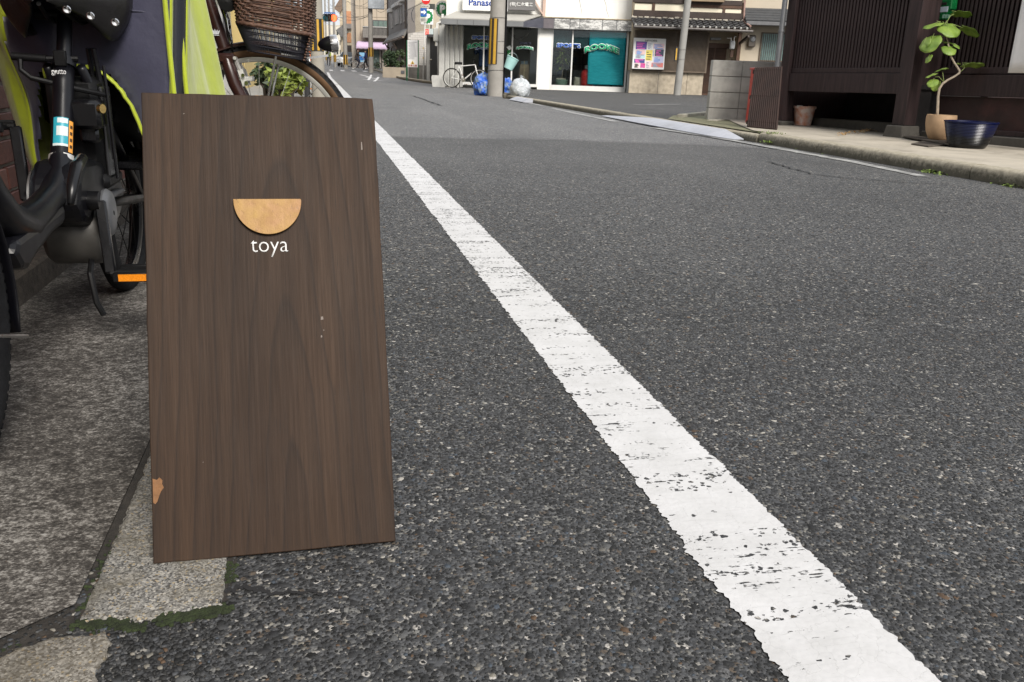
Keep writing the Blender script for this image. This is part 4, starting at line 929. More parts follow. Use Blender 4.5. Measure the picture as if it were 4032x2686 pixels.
q = N('peeling_fascia'); v = q.co('Object'); pn = q.noise(q.map(v, (2.2, 1, 7)), 2.0, 8, .75)
M_peel = q.fin(q.ramp(pn, [(.40, (.20, .20, .20)), (.5, (.30, .30, .29)), (.53, (.62, .62, .60)), (.7, (.70, .70, .68))]), .55, .15, None, .5)
M_plin = M('cream_plinth', (.42, .37, .28), .85, var=.15, vs=2, dirt=.2)
q = N('shop_glass'); q.t.nodes.remove(q.b); tr_ = q.n('BsdfTransparent'); gl_ = q.n('BsdfGlossy'); gl_.inputs['Roughness'].default_value = .02; tr_.inputs[0].default_value = (.92, .96, .96, 1); gl_.inputs[0].default_value = (.9, .95, 1, 1)
fr_ = q.n('Fresnel'); fr_.inputs[0].default_value = 1.42; ms_ = q.n('MixShader'); q.put(ms_.inputs[0], fr_.outputs[0]); q.t.links.new(tr_.outputs[0], ms_.inputs[1]); q.t.links.new(gl_.outputs[0], ms_.inputs[2]); q.t.links.new(ms_.outputs[0], q.out.inputs[0]); M_glass = q.m
M_int = M('shop_interior', (.34, .32, .27), .9, var=.2, vs=1); M_intf = M('shop_floor', (.10, .095, .085), .7, var=.2)
# key coordinates
xL, _ = c4(150, 600); xR, _ = c4(2310, 900); zsill = c4(1790, 1030)[1]; zhead = c4(1800, 345)[1]
xw0, xw1 = c4(345, 600)[0], c4(1222, 600)[0]; xc0, xc1 = c4(1232, 700)[0], c4(1385, 700)[0]; xv0, xv1 = c4(1398, 700)[0], c4(2245, 700)[0]
ztop = 5.6
# solid walls: upper wall, columns, side, plinth
mb = MB()
mb.box((xL+.05, .0, zhead+.30), (xR+.10, 5.4, ztop)); mb.box((xL, .0, -.05), (xw0-.02, .30, zhead+.30)); mb.box((xc0, -.02, -.05), (xc1, .3, zhead+.30)); mb.box((xv1+.12, 0, -.05), (xR, .3, zhead+.30))
mb.box((xL+.05, .3, -.05), (xL+.2, 5.4, zhead+.30)); mb.box((xR-.12, .3, -.05), (xR+.10, 5.4, zhead+.3))
mb.build('wall', M_wwall, shop)
mb = MB(); mb.box((xL, -.06, -.1), (xw0-.4, .02, zsill-.10)); mb.box((xc1-.1, -.09, -.1), (xR+.02, -.012, zsill-.08)); mb.build('plinth', M_plin, shop)
# interior
mb = MB(); mb.box((xL+.2, 3.2, -.05), (xR-.13, 3.3, zhead+.3)); mb.box((xL+.2, .31, zhead+.20), (xR-.13, 3.2, zhead+.298)); mb.build('interior_wall', M_int, shop); MB().box((xL+.2, .31, -.05), (xR-.13, 3.2, .16)).build('interior_floor', M_intf, shop)
# window units: frame members and panes
def window(x0, z0, x1, z1, posts=(), fw=.06, name='window', y0=-.03, y1=.05, sill=.14):
    mb = MB(); mb.box((x0-fw, y0, z0-sill), (x0, y1, z1+fw)); mb.box((x1, y0, z0-sill), (x1+fw, y1, z1+fw)); mb.box((x0, y0, z1), (x1, y1, z1+fw)); mb.box((x0, y0-.012, z0-sill), (x1, y1, z0))
    for p_ in posts: mb.box((p_-.025, y0+.003, z0), (p_+.025, y1-.003, z1))
    wn = mb.build(name, M_frame, shop)
    ed = [x0]+list(posts)+[x1]
    for a, b in zip(ed[:-1], ed[1:]): MB().box((a+.002, .012, z0), (b-.002, .018, z1)).build('pane', M_glass, wn)
    return wn
xd = c4(930, 640)[0]
win1 = window(xw0, c4(700, 960)[1], xw1, zhead, (xd-1.02, xd,), sill=.10)
win2 = window(xv0, zsill+.10, xv1, zhead-.02, (c4(1628, 800)[0]*.5+c4(1600, 900)[0]*.5,), sill=.20)
# white jambs, roller-shutter channels on the left corner, ribbed pilaster
mb = MB(); mb.box((xv1+.10, -.05, 0.02), (xv1+.28, -.001, zhead+.1)); mb.build('jamb', M_frame, shop)
for k in range(4):
    xa = xL+.02+k*.18; MB().box((xa, -.10, .02), (xa+.11, -.001, zhead+.22), .01).build('shutter_channel', M('channel_grey', (.42, .42, .40), .55, var=.1, vs=2), shop)
mb = MB(); a = c4(120, 600)[0]; mb.box((a-.10, -.14, .30), (a+.10, -.02, zhead+.2), .01); mb.prism([(a-.32, -.02), (a+.12, -.02), (a+.12, .40), (a-.34, .40), (a-.36, .34), (a-.36, .28)], -.2, -.015); mb.build('pilaster', M('pilaster_grey', (.46, .46, .44), .6, var=.1), shop)
# pent roof over the left half, with fascia
D = 1.15
(fx0, fz0), (fx1, fz1) = c4(110, 290, -D), c4(1045, 238, -D); rx0, rz1 = c4(280, 155)[0], c4(800, 155)[1]; rx1 = c4(1290, 160)[0]
fz = (c4(500, 292, -D)[1], c4(500, 232, -D)[1])
MB().add([(fx0, -D, fz[1]+.012), (fx1+.05, -D, fz[1]+.012), (rx1, -.003, rz1), (rx0, -.003, rz1)], [(0, 1, 2, 3)]).build('pent_roof', M_lead, shop, solid=.03)
mb = MB(); mb.box((fx0, -D-.03, fz[0]), (fx1+.06, -D+.02, fz[1])); mb.bar((fx0+.01, -D, (fz[0]+fz[1])/2), (fx0+.2, -.01, (fz[0]+fz[1])/2), .05, fz[1]-fz[0]-.01); fa = mb.build('fascia', M_fasc, shop)
for k in range(1, 5): MB().box((fx0+(fx1-fx0)*k/5-.006, -D-.036, fz[0]+.01), (fx0+(fx1-fx0)*k/5+.006, -D-.03, fz[1]-.01)).build('fascia_joint', M('joint_dark', (.06, .06, .06), .7), fa)
px0, px1 = c4(1110, 300, -.5)[0], c4(1288, 300, -.25)[0]; zq0, zq1 = c4(1200, 322, -.4)[1], c4(1280, 200, -.3)[1]
mb = MB(); mb.add([(fx1+.06, -D, fz[0]), (px1, -.26, zq0), (px1, -.26, zq1), (fx1+.06, -D, fz[1])], [(0, 1, 2, 3)]); mb.build('fascia_return', M('fascia_navy', (.075, .078, .10), .5, var=.2), shop, solid=.03)
MB().box((fx0+.06, -D+.06, fz[0]+.03), (fx1, -.02, fz[0]+.05)).build('soffit', M('soffit', (.22, .22, .21), .8), shop)
# right fascia, flaking panels
(gx0, gzb), (gx1, gzt) = c4(1290, 330, -.2), c4(2325, 260, -.2); gz0, gz1 = c4(1800, 350, -.2)[1], c4(1800, 222, -.2)[1]
mb = MB(); mb.box((gx0, -.24, gz0), (gx1, -.002, gz1)); rf = mb.build('sign_fascia', M_fasc, shop)
edges = [1288, 1415, 1600, 1712, 1975, 2140, 2325]
for i in range(6):
    a, b = c4(edges[i]+4, 300, -.2)[0], c4(edges[i+1]-4, 300, -.2)[0]; MB().box((a, -.256, gz0+.015), (b, -.2405, gz1-.015), .004).build('fascia_panel', M_peel if i else M('panel_mauve', (.13, .115, .125), .5), rf)
mb = MB(); mb.box((gx0-.02, -.28, gz1), (gx1+.02, -.004, gz1+.035)); mb.build('flashing', M('rust_flash', (.40, .34, .24), .7, dirt=.4, dirtcol=(.2, .12, .06)), shop)
# sign boards over the roof
def sign_box(name, x0, y0, x1, y1, mat, d=-.35):
    X0, Z0, X1, Z1 = c4r(x0, y0, x1, y1, d); MB().box((X0, d, Z0), (X1, d+.18, Z1), .008).build(name, mat, shop); return X0, Z0, X1, Z1
sx0, sz0, sx1, sz1 = sign_box('shop_sign', 356, -60, 882, 126, M('sign_white', (.82, .82, .82), .4, var=.03))
M_blue = M('sign_blue', (.012, .06, .33), .4, var=.05); a = c4(428, 70, -.36); b = c4(842, -16, -.36)
text_part('sign_lettering', 'Panasonic', M_blue, shop, a[0], c4(560, 68, -.36)[1], b[0], c4(560, -12, -.36)[1], -.357, .022, .006)
sign_box('shop_sign', 886, -60, 1200, 120, M('sign_grey', (.15, .145, .145), .45, var=.05)); a = c4(905, 78, -.36); b = c4(1172, 24, -.36)
text_part('sign_lettering', '(有)仁木電工', M('sign_letter_white', (.78, .78, .76), .5), shop, a[0], c4(1040, 80, -.36)[1], b[0], c4(1040, 26, -.36)[1], -.357, .02, .006)
mb = MB(); pk = M('pink_steel', (.55, .40, .33), .6, var=.1); mb.bar((rx1+.03, -.10, rz1-.05), (rx1+.03, -.10, 4.4), .10, .10); mb.bar((rx1-.02, -.10, rz1+.02), (rx1-.9, -.14, rz1+1.25), .10, .05); mb.build('sign_bracket', pk, shop)
# window lettering
M_lb = M('letter_blue', (.03, .12, .50), .4, var=.05); M_lg = M('letter_green', (.01, .36, .17), .4, var=.05); M_lw = M('letter_outline', (.72, .76, .74), .5, var=.03)
def decal(s_, x0, y0, x1, y1, mat, arc=0.0, outl=True, bold=.045, d=-.004, lean_=0.0):
    X0, Z0, X1, Z1 = c4r(x0, y0, x1, y1)
    if outl:
        e = .016; text_part('window_lettering', s_, M_lw, shop, X0-e, Z0-e, X1+e, Z1+e, d, bold+.032, .002, lean_, arc)
    text_part('window_lettering', s_, mat, shop, X0, Z0, X1, Z1, d-.006, bold, .002, lean_, arc)
decal('SPORTS', 1448, 505, 1722, 556, M_lb, 0); decal('ROOKIE', 1772, 508, 2172, 575, M_lg, .15, bold=.05)
decal('SPORTS', 466, 416, 676, 456, M_lb, 0); decal('ROOKIE', 412, 492, 742, 548, M_lg, .10, bold=.05); decal('ルーキー', 506, 554, 638, 578, M_lb, 0, True)
decal('SPORTS', 1016, 492, 1150, 514, M('letter_navy', (.04, .045, .09), .5), 0, False); decal('ROOKIE', 982, 535, 1174, 562, M_lg, .05, bold=.04); decal('ルーキー', 1036, 565, 1118, 578, M('letter_navy'), 0, False)
# teal roller blind hung inside the right window
q = N('teal_blind'); v = q.co('Object'); st_ = q.noise(q.map(v, (1.2, 1, 9), rot=(0, .25, 0)), 4, 4)
M_teal = q.fin(q.mix(q.ramp(st_, [(.35, 0.), (.7, 1.)]), (.014, .44, .52), (.04, .60, .68)), .6, 0, q.bump(st_, .5, .01), .4)
bx0, bx1 = c4(1818, 600, .1)[0], xv1-.02; bl = thing('roller_blind', 'teal roller blind lowered inside the right shop window', 'blind', mat=sf.M)
def bfn(u, v): return (bx0+(bx1-bx0)*u+.02*sin(9*v)*(1-u)*v, .10+.015*sin(8*v+2*u)+.02*u*sin(3*v), zhead-.02-(zhead-.02-(zsill+.16))*v)
MB().grid(bfn, 16, 30).build('fabric', M_teal, bl, smooth='all', solid=.004); MB().tube([(bx0, .10, zhead-.02), (bx1, .10, zhead-.02)], .03, 10).build('roller', M_frame, bl, smooth=True)
MB().box((xv0, .14, zhead-.62), (bx0-.02, .15, zhead-.04)).build('dark_pelmet', M('pelmet_teal', (.015, .06, .07), .6), bl)
# things standing inside the windows
def leaf_blade(mb, base, d, L_, wd, droop=.4, n=5):
    """one narrow curved leaf"""
    d = Vector(d).normalized(); s_ = d.cross(Vector((0, 0, 1))); s_ = s_.normalized() if s_.length > .01 else Vector((1, 0, 0)); vs = []
    for i in range(n):
        t = i/(n-1); c = Vector(base)+d*L_*t+Vector((0, 0, -droop*L_*t*t)); w_ = wd*sin(pi*min(.97, .12+t*.86)); vs += [c-s_*w_/2+Vector((0, 0, w_*.12)), c+Vector((0, 0, -w_*.05)), c+s_*w_/2+Vector((0, 0, w_*.12))]
    fs = []
    for i in range(n-1): fs += [(3*i, 3*i+1, 3*i+4, 3*i+3), (3*i+1, 3*i+2, 3*i+5, 3*i+4)]
    mb.add(vs, fs)
M_leafy = M('leaf_yellow_green', (.20, .25, .05), .5, var=.35, vs=8); M_stem = M('plant_stem', (.16, .12, .06), .8, var=.2)
pl = thing('window_plant', 'yellow-green pot plant in a cream box behind the shop glass', 'plant', mat=sf.M); a = c4(1500, 985, .45)[0]
mb = MB(); zb = .16; X0, X1 = c4(1443, 950, .45)[0], c4(1552, 950, .45)[0]; mb.box((X0, .38, zb), (X1, .72, c4(1500, 905, .45)[1]), .01).build('planter_box', M('cream_card', (.45, .40, .30), .8), pl)
mb = MB(); mb.lathe([(.02, zb), (.20, zb), (.25, zb+.22), (.23, zb+.24)], 20, Matrix.Translation((a, .33, 0))).build('pot', M('pot_green', (.16, .24, .17), .5), pl, smooth=True)
mb = MB(); mb.tube([(a, .4, zb+.2), (a+.03, .4, zb+.6), (a-.02, .4, zb+1.1)], .018, 6).build('stem', M_stem, pl); mb = MB()
for i in range(70):
    z = random.uniform(zb+.55, zb+1.45); th = random.uniform(0, 2*pi); leaf_blade(mb, (a+random.gauss(0, .08), .40+random.gauss(0, .05), z), (cos(th), sin(th)*.6, .5), random.uniform(.22, .40), .085, .8)
fo = mb.build('foliage', M_leafy, pl, smooth='all'); tag(fo, kind='stuff')
bg_ = thing('paper_sack', 'cream paper sack on the shop floor beside the window post', 'sack', mat=sf.M); X0, Z0, X1, Z1 = c4r(1645, 900, 1745, 1000, .5)
def sack(u, v):
    a = 2*pi*u; k = 1-.10*v+.04*sin(5*a+6*v); return ((X0+X1)/2+(X1-X0)/2*k*math.copysign(abs(cos(a))**.6, cos(a)), .6+.16*k*math.copysign(abs(sin(a))**.6, sin(a)), .16+(Z1-.16)*v+.03*sin(2*a)*v)
MB().grid(sack, 28, 9, True).build('sack_body', M('kraft_cream', (.42, .39, .30), .8, var=.15), bg_, smooth='all', solid=.01)
X0, Z0, X1, Z1 = c4r(1766, 900, 1828, 1003, .4); ex = thing('red_canister', 'red canister with white cap standing by the teal blind', 'canister', mat=sf.M); xm = (X0+X1)/2
MB().lathe([(.02, .16), (.22, .16), (.24, .2), (.24, .62), (.2, .72), (.09, .78)], 20, Matrix.Translation((xm, .42, 0))).build('body', M('red_gloss', (.55, .02, .015), .3), ex, smooth=True); MB().lathe([(.09, .78), (.11, .80), (.11, .92), (.02, .94)], 14, Matrix.Translation((xm, .42, 0))).build('cap', M_white, ex, smooth=True)
for (x0, y0, x1, y1, col, lab) in ((1012, 830, 1122, 985, (.17, .12, .075), 'large brown carton at the bottom of the stack inside the shop door'), (1020, 790, 1128, 832, (.21, .15, .095), 'brown carton in the middle of the stack inside the shop door'), (1022, 745, 1126, 792, (.25, .19, .125), 'top brown carton of the stack inside the shop door'), (1034, 706, 1112, 745, (.11, .15, .18), 'grey blue box on top of the brown cartons')):
    X0, Z0, X1, Z1 = c4r(x0, y0, x1, y1, .6); bxo = thing('carton', lab, 'box', mat=sf.M @ Matrix.Translation(((X0+X1)/2, .9, Z0)))
    w_ = (X1-X0)/2; mb = MB(); mb.box((-w_, -.3, 0), (w_, .3, Z1-Z0-.004), .008).build('carton_body', M('card_%d' % int(y0), col, .85, var=.15), bxo); MB().box((-w_*.12, -.3045, .01), (w_*.12, .3045, Z1-Z0-.002)).build('tape', M('parcel_tape', (.30, .23, .13), .4), bxo)
# dark shelves and clothes rails deep inside
sh = thing('shelf_rack', 'dark shelf rack with stock at the back of the sports shop', 'shelf', mat=sf.M); mb = MB()
for x in np.linspace(xv0+.1, xv0+2.4, 5): mb.box((x-.02, 2.2, .16), (x+.02, 2.6, 2.2))
sp1 = mb.build('upright', M('rack_dark', (.05, .05, .055), .6), sh); mb = MB()
for z in (.5, .95, 1.4, 1.85): mb.box((xv0+.1, 2.2, z), (xv0+2.4, 2.6, z+.03))
mb.build('shelf_board', M('rack_dark'), sh)
for i in range(22):
    x = random.uniform(xv0+.2, xv0+2.2); z = random.choice((.53, .98, 1.43, 1.88)); h_ = random.uniform(.12, .34); w_ = random.uniform(.08, .22); MB().box((x-w_/2, 2.19, z), (x+w_/2, 2.5, z+h_), .005).build('stock_box', M('stock_%d' % (i % 5), [(.30, .29, .27), (.06, .08, .14), (.22, .05, .05), (.10, .10, .10), (.35, .33, .20)][i % 5], .7), sh)
mn = thing('display_figure', 'dark blue sports shirt on a display stand behind the left shop window', 'display', mat=sf.M); a = c4(610, 700, .5)[0]
mb = MB(); mb.prism([(a-.22, .75), (a+.22, .75), (a+.20, 1.25), (a+.34, 1.15), (a+.40, 1.28), (a+.22, 1.55), (a+.08, 1.62), (a-.08, 1.62), (a-.22, 1.55), (a-.40, 1.28), (a-.34, 1.15), (a-.20, 1.25)], .45, .65).build('shirt', M('shirt_blue', (.012, .035, .10), .7, var=.3, vs=5), mn, bevel=.04); mb = MB(); mb.tube([(a, .55, .16), (a, .55, .8)], .025, 8); mb.lathe([(.2, .16), (.2, .19), (.02, .2)], 16, Matrix.Translation((a, .55, 0)), True); mb.build('stand', M_alu, mn, smooth=True)
X0, Z0, X1, Z1 = c4r(876, 580, 912, 668, .03); nb = thing('green_poster', 'small green poster on the shop door glass', 'poster', mat=sf.M); MB().box((X0, .022, Z0), (X1, .026, Z1)).build('sheet', M('poster_green', (.02, .30, .06), .6), nb); MB().prism([((X0+X1)/2-.1, Z0+.35), ((X0+X1)/2+.03, Z0+.42), ((X0+X1)/2+.1, Z0+.32), ((X0+X1)/2, Z0+.25)], .004, .008).build('print', M_lw, nb)
wr = thing('wreath', 'dark twig wreath hanging inside the glass door', 'wreath', mat=sf.M); a = c4(1020, 375, .1); mb = MB()
for k in range(3): mb.tube([(a[0]+(.30+.03*k)*cos(t)+random.gauss(0, .012), .1+.02*k, a[1]+.12+(.30+.03*k)*sin(t)+random.gauss(0, .012)) for t in np.linspace(0, 2*pi, 36)[:-1]], .014, 5, False, True)
mb.build('twig', M('twig_dark', (.05, .04, .03), .9), wr)
# wall cracks
for pts in ([(1710, -5), (1722, 60), (1735, 120), (1728, 185)], [(2000, 0), (2020, 60), (2022, 110), (2046, 180), (2045, 200)]):
    MB().tube([(c4(x, y)[0], -.004, c4(x, y)[1]) for x, y in pts], .008, 4).build('wall_crack', M('crack_grey', (.30, .28, .25), .9), shop)
# pipe and gutter elbow on the left corner
mb = MB(); mb.tube([sf.L(1742, 55, -.2)[0:1]+(-.2,)+sf.L(1742, 55, -.2)[1:], (sf.L(1742, 85, -.2)[0], -.2, sf.L(1742, 85, -.2)[1]), (sf.L(1722, 92, -.2)[0], -.2, sf.L(1722, 92, -.2)[1]), (sf.L(1718, 160, -.2)[0], -.2, 1.4)], .05, 8); mb.build('downpipe', M_frame, shop, smooth=True)
MB().box((sf.L(1715, 150, -.25)[0]-.08, -.3, 1.55), (sf.L(1715, 150, -.25)[0]+.10, -.16, 2.0), .02).build('meter_box', M('channel_grey'), shop)
M('stripe_yellow', (.50, .29, .03), .5, var=.12); M('sleeve_black', (.02, .018, .016), .5)
# ---------------------------------------------------------------- utility pole beside the shop
def pole(label, base, r0, r1, H, band=None, tilt=(0, 0), name='utility_pole', group=None, grip=True, mat=None):
    t = thing(name, label, 'pole', base, group=group); mb = MB()
    mb.tube([(0, 0, -.1), (tilt[0]*H, tilt[1]*H, H)], [r0, r1], 20); mb.build('shaft', mat or M('pole_concrete', (.30, .285, .26), .8, var=.12, vs=3, dirt=.12, dirtcol=(.2, .19, .17), bump=.002, bs=60), t, smooth=True)
    if band:
        z0, z1 = band; f = lambda z: r0+(r1-r0)*z/H+.008
        MB().tube([(tilt[0]*z0, tilt[1]*z0, z0), (tilt[0]*z1, tilt[1]*z1, z1)], [f(z0), f(z1)], 24).build('guard_sleeve', M('sleeve_black', (.02, .018, .016), .5), t, smooth=True)
        for k in range(8):
            a = 2*pi*k/8+.2; vs = []
            for z in (z0+.02*(z1-z0), z0+.98*(z1-z0)):
                for da in (-.15, 0, .15): vs.append(((f(z)+.004)*cos(a+da)+tilt[0]*z, (f(z)+.004)*sin(a+da)+tilt[1]*z, z))
            MB().add(vs, [(0, 1, 4, 3), (1, 2, 5, 4)]).build('yellow_stripe', M('stripe_yellow', (.62, .34, .02), .5, var=.12), t, solid=.003)
    return t
pb = base_at(1952, 21.3); pz = lambda y: CAMH+(281-y)*21.3/FPX*1.0
up = pole('concrete utility pole with yellow and black sleeve and a pale blue bucket hung on it', pb, .215, .185, 9, None, (.012, 0))
# the sleeve covers only the street side
z0, z1 = pz(254), pz(89); f = lambda z: .215-.03*z/9+.010
mbs = {}
for k in range(-5, 6):
    a = radians(-102-48+k*9.0); vs = []
    for z in (z0, z1):
        for da in (-.079, .079): vs.append((f(z)*cos(a+da)+.012*z, f(z)*sin(a+da), z))
    MB().add(vs, [(0, 1, 3, 2)]).build('warning_stripe', M('stripe_yellow') if k in (-1, 0, 4, 3) else M('stripe_brown', (.035, .022, .015), .6), up, solid=.004)
mb = MB(); mb.tube([(.17, -.165, -.02), (.17+.02, -.165, 2.6), (.24, -.15, 7)], .024, 8); mb.build('cable_duct', M_plast, up, smooth=True)
for z in (.62, 1.05, 1.33, 1.85, 2.35, 2.9): MB().tube([(.218*cos(t)+.012*z, .218*sin(t), z+.015*sin(t+z*5)) for t in np.linspace(0, 2*pi, 25)[:-1]], .006, 5, False, True).build('strap', M('strap_steel', (.25, .24, .23), .5, .6), up)
bk_ = thing('plastic_bucket', 'pale blue plastic bucket hanging tilted from the concrete utility pole', 'bucket'); bp = dep(2010, 250, 21.0); BM = Matrix.Translation(bp) @ Matrix.Rotation(radians(24), 4, 'Y') @ Matrix.Rotation(.3, 4, 'Z')
mb = MB(); mb.lathe([(.001, -.15), (.11, -.15), (.155, .13), (.165, .135), (.16, .15), (.148, .145), (.10, -.14), (.001, -.14)], 22, BM); mb.build('pail', M('pale_blue_plastic', (.36, .60, .58), .45, var=.06), bk_, smooth=True); mb = MB(); mb.tube([BM @ Vector((.155*cos(t), .02, .12+.14*sin(t))) for t in np.linspace(0, pi, 14)], .005, 6); mb.build('bail', M_steel, bk_, smooth=True); rebase(bk_, bp)
# ---------------------------------------------------------------- rubbish put out by the pole
def blob(label, c, rad, mat, name, cat, sq=(1, 1, 1), knot=True, seed=0, crump=.16, inner=None):
    rnd = random.Random(seed); t = thing(name, label, cat, c); ph = [rnd.uniform(0, 6) for _ in range(12)]
    def fn(u, v):
        th = 2*pi*u; la = -pi/2+pi*v; d = Vector((cos(la)*cos(th), cos(la)*sin(th), sin(la)))
        k = 1+crump*(.5*sin(3*th+ph[0]+2*la)+.35*sin(5*th-4*la+ph[1])+.3*sin(7*la+2*th+ph[2]))+crump*.5*abs(sin(9*th+5*la+ph[3]))*cos(la)+crump*.4*abs(sin(13*la-7*th+ph[4]))*cos(la)
        p_ = Vector((d.x*sq[0], d.y*sq[1], d.z*sq[2]))*rad*k; p_.z = max(p_.z+rad*sq[2]*.92, .004+.01*abs(sin(8*th))); return p_
    MB().grid(fn, 48, 28, True).build('bag', mat, t, smooth=30)
    if knot: MB().lathe([(.05, 0), (.03, .04), (.035, .08), (.10, .16), (.06, .17), (.01, .12)], 9, Matrix.Translation((0, 0, rad*sq[2]*1.86)) @ Matrix.Rotation(.4, 4, 'Y') @ Matrix.Diagonal((rad*2, rad*1.2, rad*2.2, 1))).build('knot', mat, t, smooth=True)
    return t
q = N('blue_net'); v = q.co('Object'); w1 = q.vor(v, 55, 'DISTANCE_TO_EDGE'); n1 = q.noise(v, 7, 4); c = q.mix(q.ramp(n1, [(.42, 0.), (.6, 1.)]), (.015, .10, .50), q.ramp(q.noise(v, 11, 3, col=False), [(.3, (.05, .16, .42)), (.5, (.28, .30, .16)), (.65, (.10, .22, .40)), (.8, (.45, .42, .20))]))
c = q.mix(q.ramp(w1.outputs['Distance'], [(.02, .8), (.06, 0.)]), c, (.01, .12, .62)); M_net = q.fin(c, .5, 0, q.bump(n1, .6, .03), .5)
q = N('clear_bag'); v = q.co('Object'); n1 = q.noise(v, 9, 5, .65); c = q.ramp(n1, [(.3, (.26, .28, .30)), (.45, (.52, .55, .58)), (.55, (.34, .37, .38)), (.68, (.66, .68, .70))]); q2_ = q.vor(v, 14); c = q.mix(q.ramp(q2_.outputs['Distance'], [(.0, .5), (.25, 0.)]), c, (.80, .82, .84)); M_clear = q.fin(c, .22, 0, q.bump(q.noise(v, 22, 4, .6), .8, .03), .6, Coat_Weight=.4)
p_ = g(1905, 377); blob('blue netted heap of rubbish against the street side of the utility pole', p_, .27, M_net, 'netted_rubbish', 'rubbish bag', (.92, .7, .98), False, 3, .26)
p_ = g(1993, 372); blob('smaller blue netted rubbish sack behind the pole, under the bucket', p_, .22, M_net, 'netted_rubbish', 'rubbish bag', (.95, .7, .95), False, 5, .26)
p_ = g(2046, 391); blob('clear white rubbish bag of plastic bottles by the kerb', p_, .23, M_clear, 'rubbish_bag', 'rubbish bag', (1.0, .85, 1.05), True, 8, .10)
st_ = thing('concrete_lump', 'broken concrete lump between the pole and the clear bag', 'rubble', g(2004, 388)); mb = MB(); mb.prism([(-.13, 0), (.12, 0), (.15, .06), (.10, .13), (-.03, .12), (-.10, .14), (-.14, .07)], -.09, .1).build('lump', M('rubble', (.20, .18, .14), .9, var=.25, vs=14, bump=.006, bs=60), st_, bevel=.015)
# ---------------------------------------------------------------- white bicycle in front of the shop
wb_ = thing('white_bicycle', 'white bicycle with black saddle parked before the left shop window', 'bicycle')
Pa, Pb = base_at(1779, 30.0), base_at(1886, 29.8); bicycle(wb_, Pb, YAW+.12, Pa, R=.335, tr=.02, paint=M_white, style='diamond', fend=False, spokes=20, bar='flat', seat_h=.83); rebase(wb_, (Pa+Pb)/2)
# ================================================================ LOT AND TILED HOUSE
hf = Frame(base_at(2471, 29.9), UR)
c5 = lambda x, y, d=0.0: hf.L(2400+x*.35714, y*.35714, d)
def c5r(x0, y0, x1, y1, d=0.0):
    a, b = c5(x0, y1, d), c5(x1, y0, d); a2, b2 = c5(x0, y0, d), c5(x1, y1, d)
    return (a[0]+a2[0])/2, (a[1]+b2[1])/2, (b[0]+b2[0])/2, (b[1]+a2[1])/2
w0, w1, w2 = sf.W(2.4, -.1, 0), sf.W(6.8, -.1, 0), hf.W(3.6, -.02, 0)
lot = sheet('parking_lot', [(KX+.11, 10.0), (KX+.11, 20.4), (5.0, 23.5), (w0.x, w0.y), (w1.x, w1.y), (w2.x+8, w2.y-2), (20, 16), (5.4, 10.9), (5.2, 10.9)], .03, MAL)
px_ribbon('bay_line', [(2495, 417.5), (2560, 419), (2620, 417), (2680, 417)], .10, .034, M_paint2, lot, .01, 4)
house = thing('tiled_house', 'two-storey timbered townhouse with tiled eave, lattice window and beige wainscot', 'house', mat=hf.M)
M_beige = M('beige_render', (.50, .42, .31), .85, var=.10, vs=1.2, bump=.002, bs=80); M_cream = M('cream_plaster', (.72, .66, .52), .85, var=.06, vs=1)
M_wains = M('washed_wainscot', (.40, .345, .265), .9, var=.22, vs=7, bump=.006, bs=60, dirt=.15, dirtcol=(.24, .20, .15)); M_dkw = M('dark_timber', (.030, .017, .012), .6, var=.3, vs=5); M_brw = M('brown_timber', (.075, .035, .018), .6, var=.3, vs=5); M_lat = M('lattice_brown', (.13, .098, .070), .65, var=.2, vs=6)
hx0, hx1 = c5(215, 900)[0], c5(1440, 500)[0]; zw = c5(600, 780)[1]; zb = c5(600, 300)[1]
xdoor0, xdoor1 = c5(1035, 900)[0], c5(1312, 700)[0]
mb = MB(); mb.box((hx0, .02, zw-.02), (xdoor0, 3, zb+.35)); mb.box((hx0, .0, zb+.35), (hx1, 4, 6.5)); mb.box((xdoor0, .62, 0), (xdoor1+.3, .8, zb+.4)); mb.box((xdoor1+.26, .02, 0), (hx1, .8, zb+.36)); wl = mb.build('wall', M_beige, house)
for a, b in ((hx0, hx0+1.02), (hx0+1.025, hx0+2.04), (hx0+2.045, xdoor0-.02)): MB().box((a, -.045, -.05), (b-.006, .019, zw), .006).build('wainscot_panel', M_wains, house)
# lattice window
wx0, wz0, wx1, wz1 = c5r(275, 362, 1062, 782); mb = MB(); fr_ = .05
for (a, b, c_, d) in ((wx0, wz0-.04, wx1, wz0), (wx0, wz1, wx1, wz1+.05), (wx0-.05, wz0-.04, wx0, wz1+.05), (wx1, wz0-.04, wx1+.05, wz1+.05)): mb.box((a, -.16, b), (c_, -.03, d))
lw = mb.build('lattice_window', M_lat, house); MB().box((wx0, -.03, wz0), (wx1, .018, wz1)).build('pane', M('window_dark', (.055, .06, .055), .25, var=.25, vs=3), lw)
n = 62; src = None
for i in range(n):
    x = wx0+(wx1-wx0)*(i+.5)/n
    if src is None: src = MB().box((-.011, -.15, wz0), (.011, -.115, wz1)).build('lattice_bar', M_lat, lw); src.location = (x, 0, 0)
    else: inst(src, 'lattice_bar', lw, (x, 0, 0))
for (a, b) in ((735, 778), (1022, 1030)): X0, X1 = c5(a, 600)[0], c5(b, 600)[0]; MB().box((X0, -.11, wz0), (X1, -.031, wz1)).build('mullion', M_lat, lw)
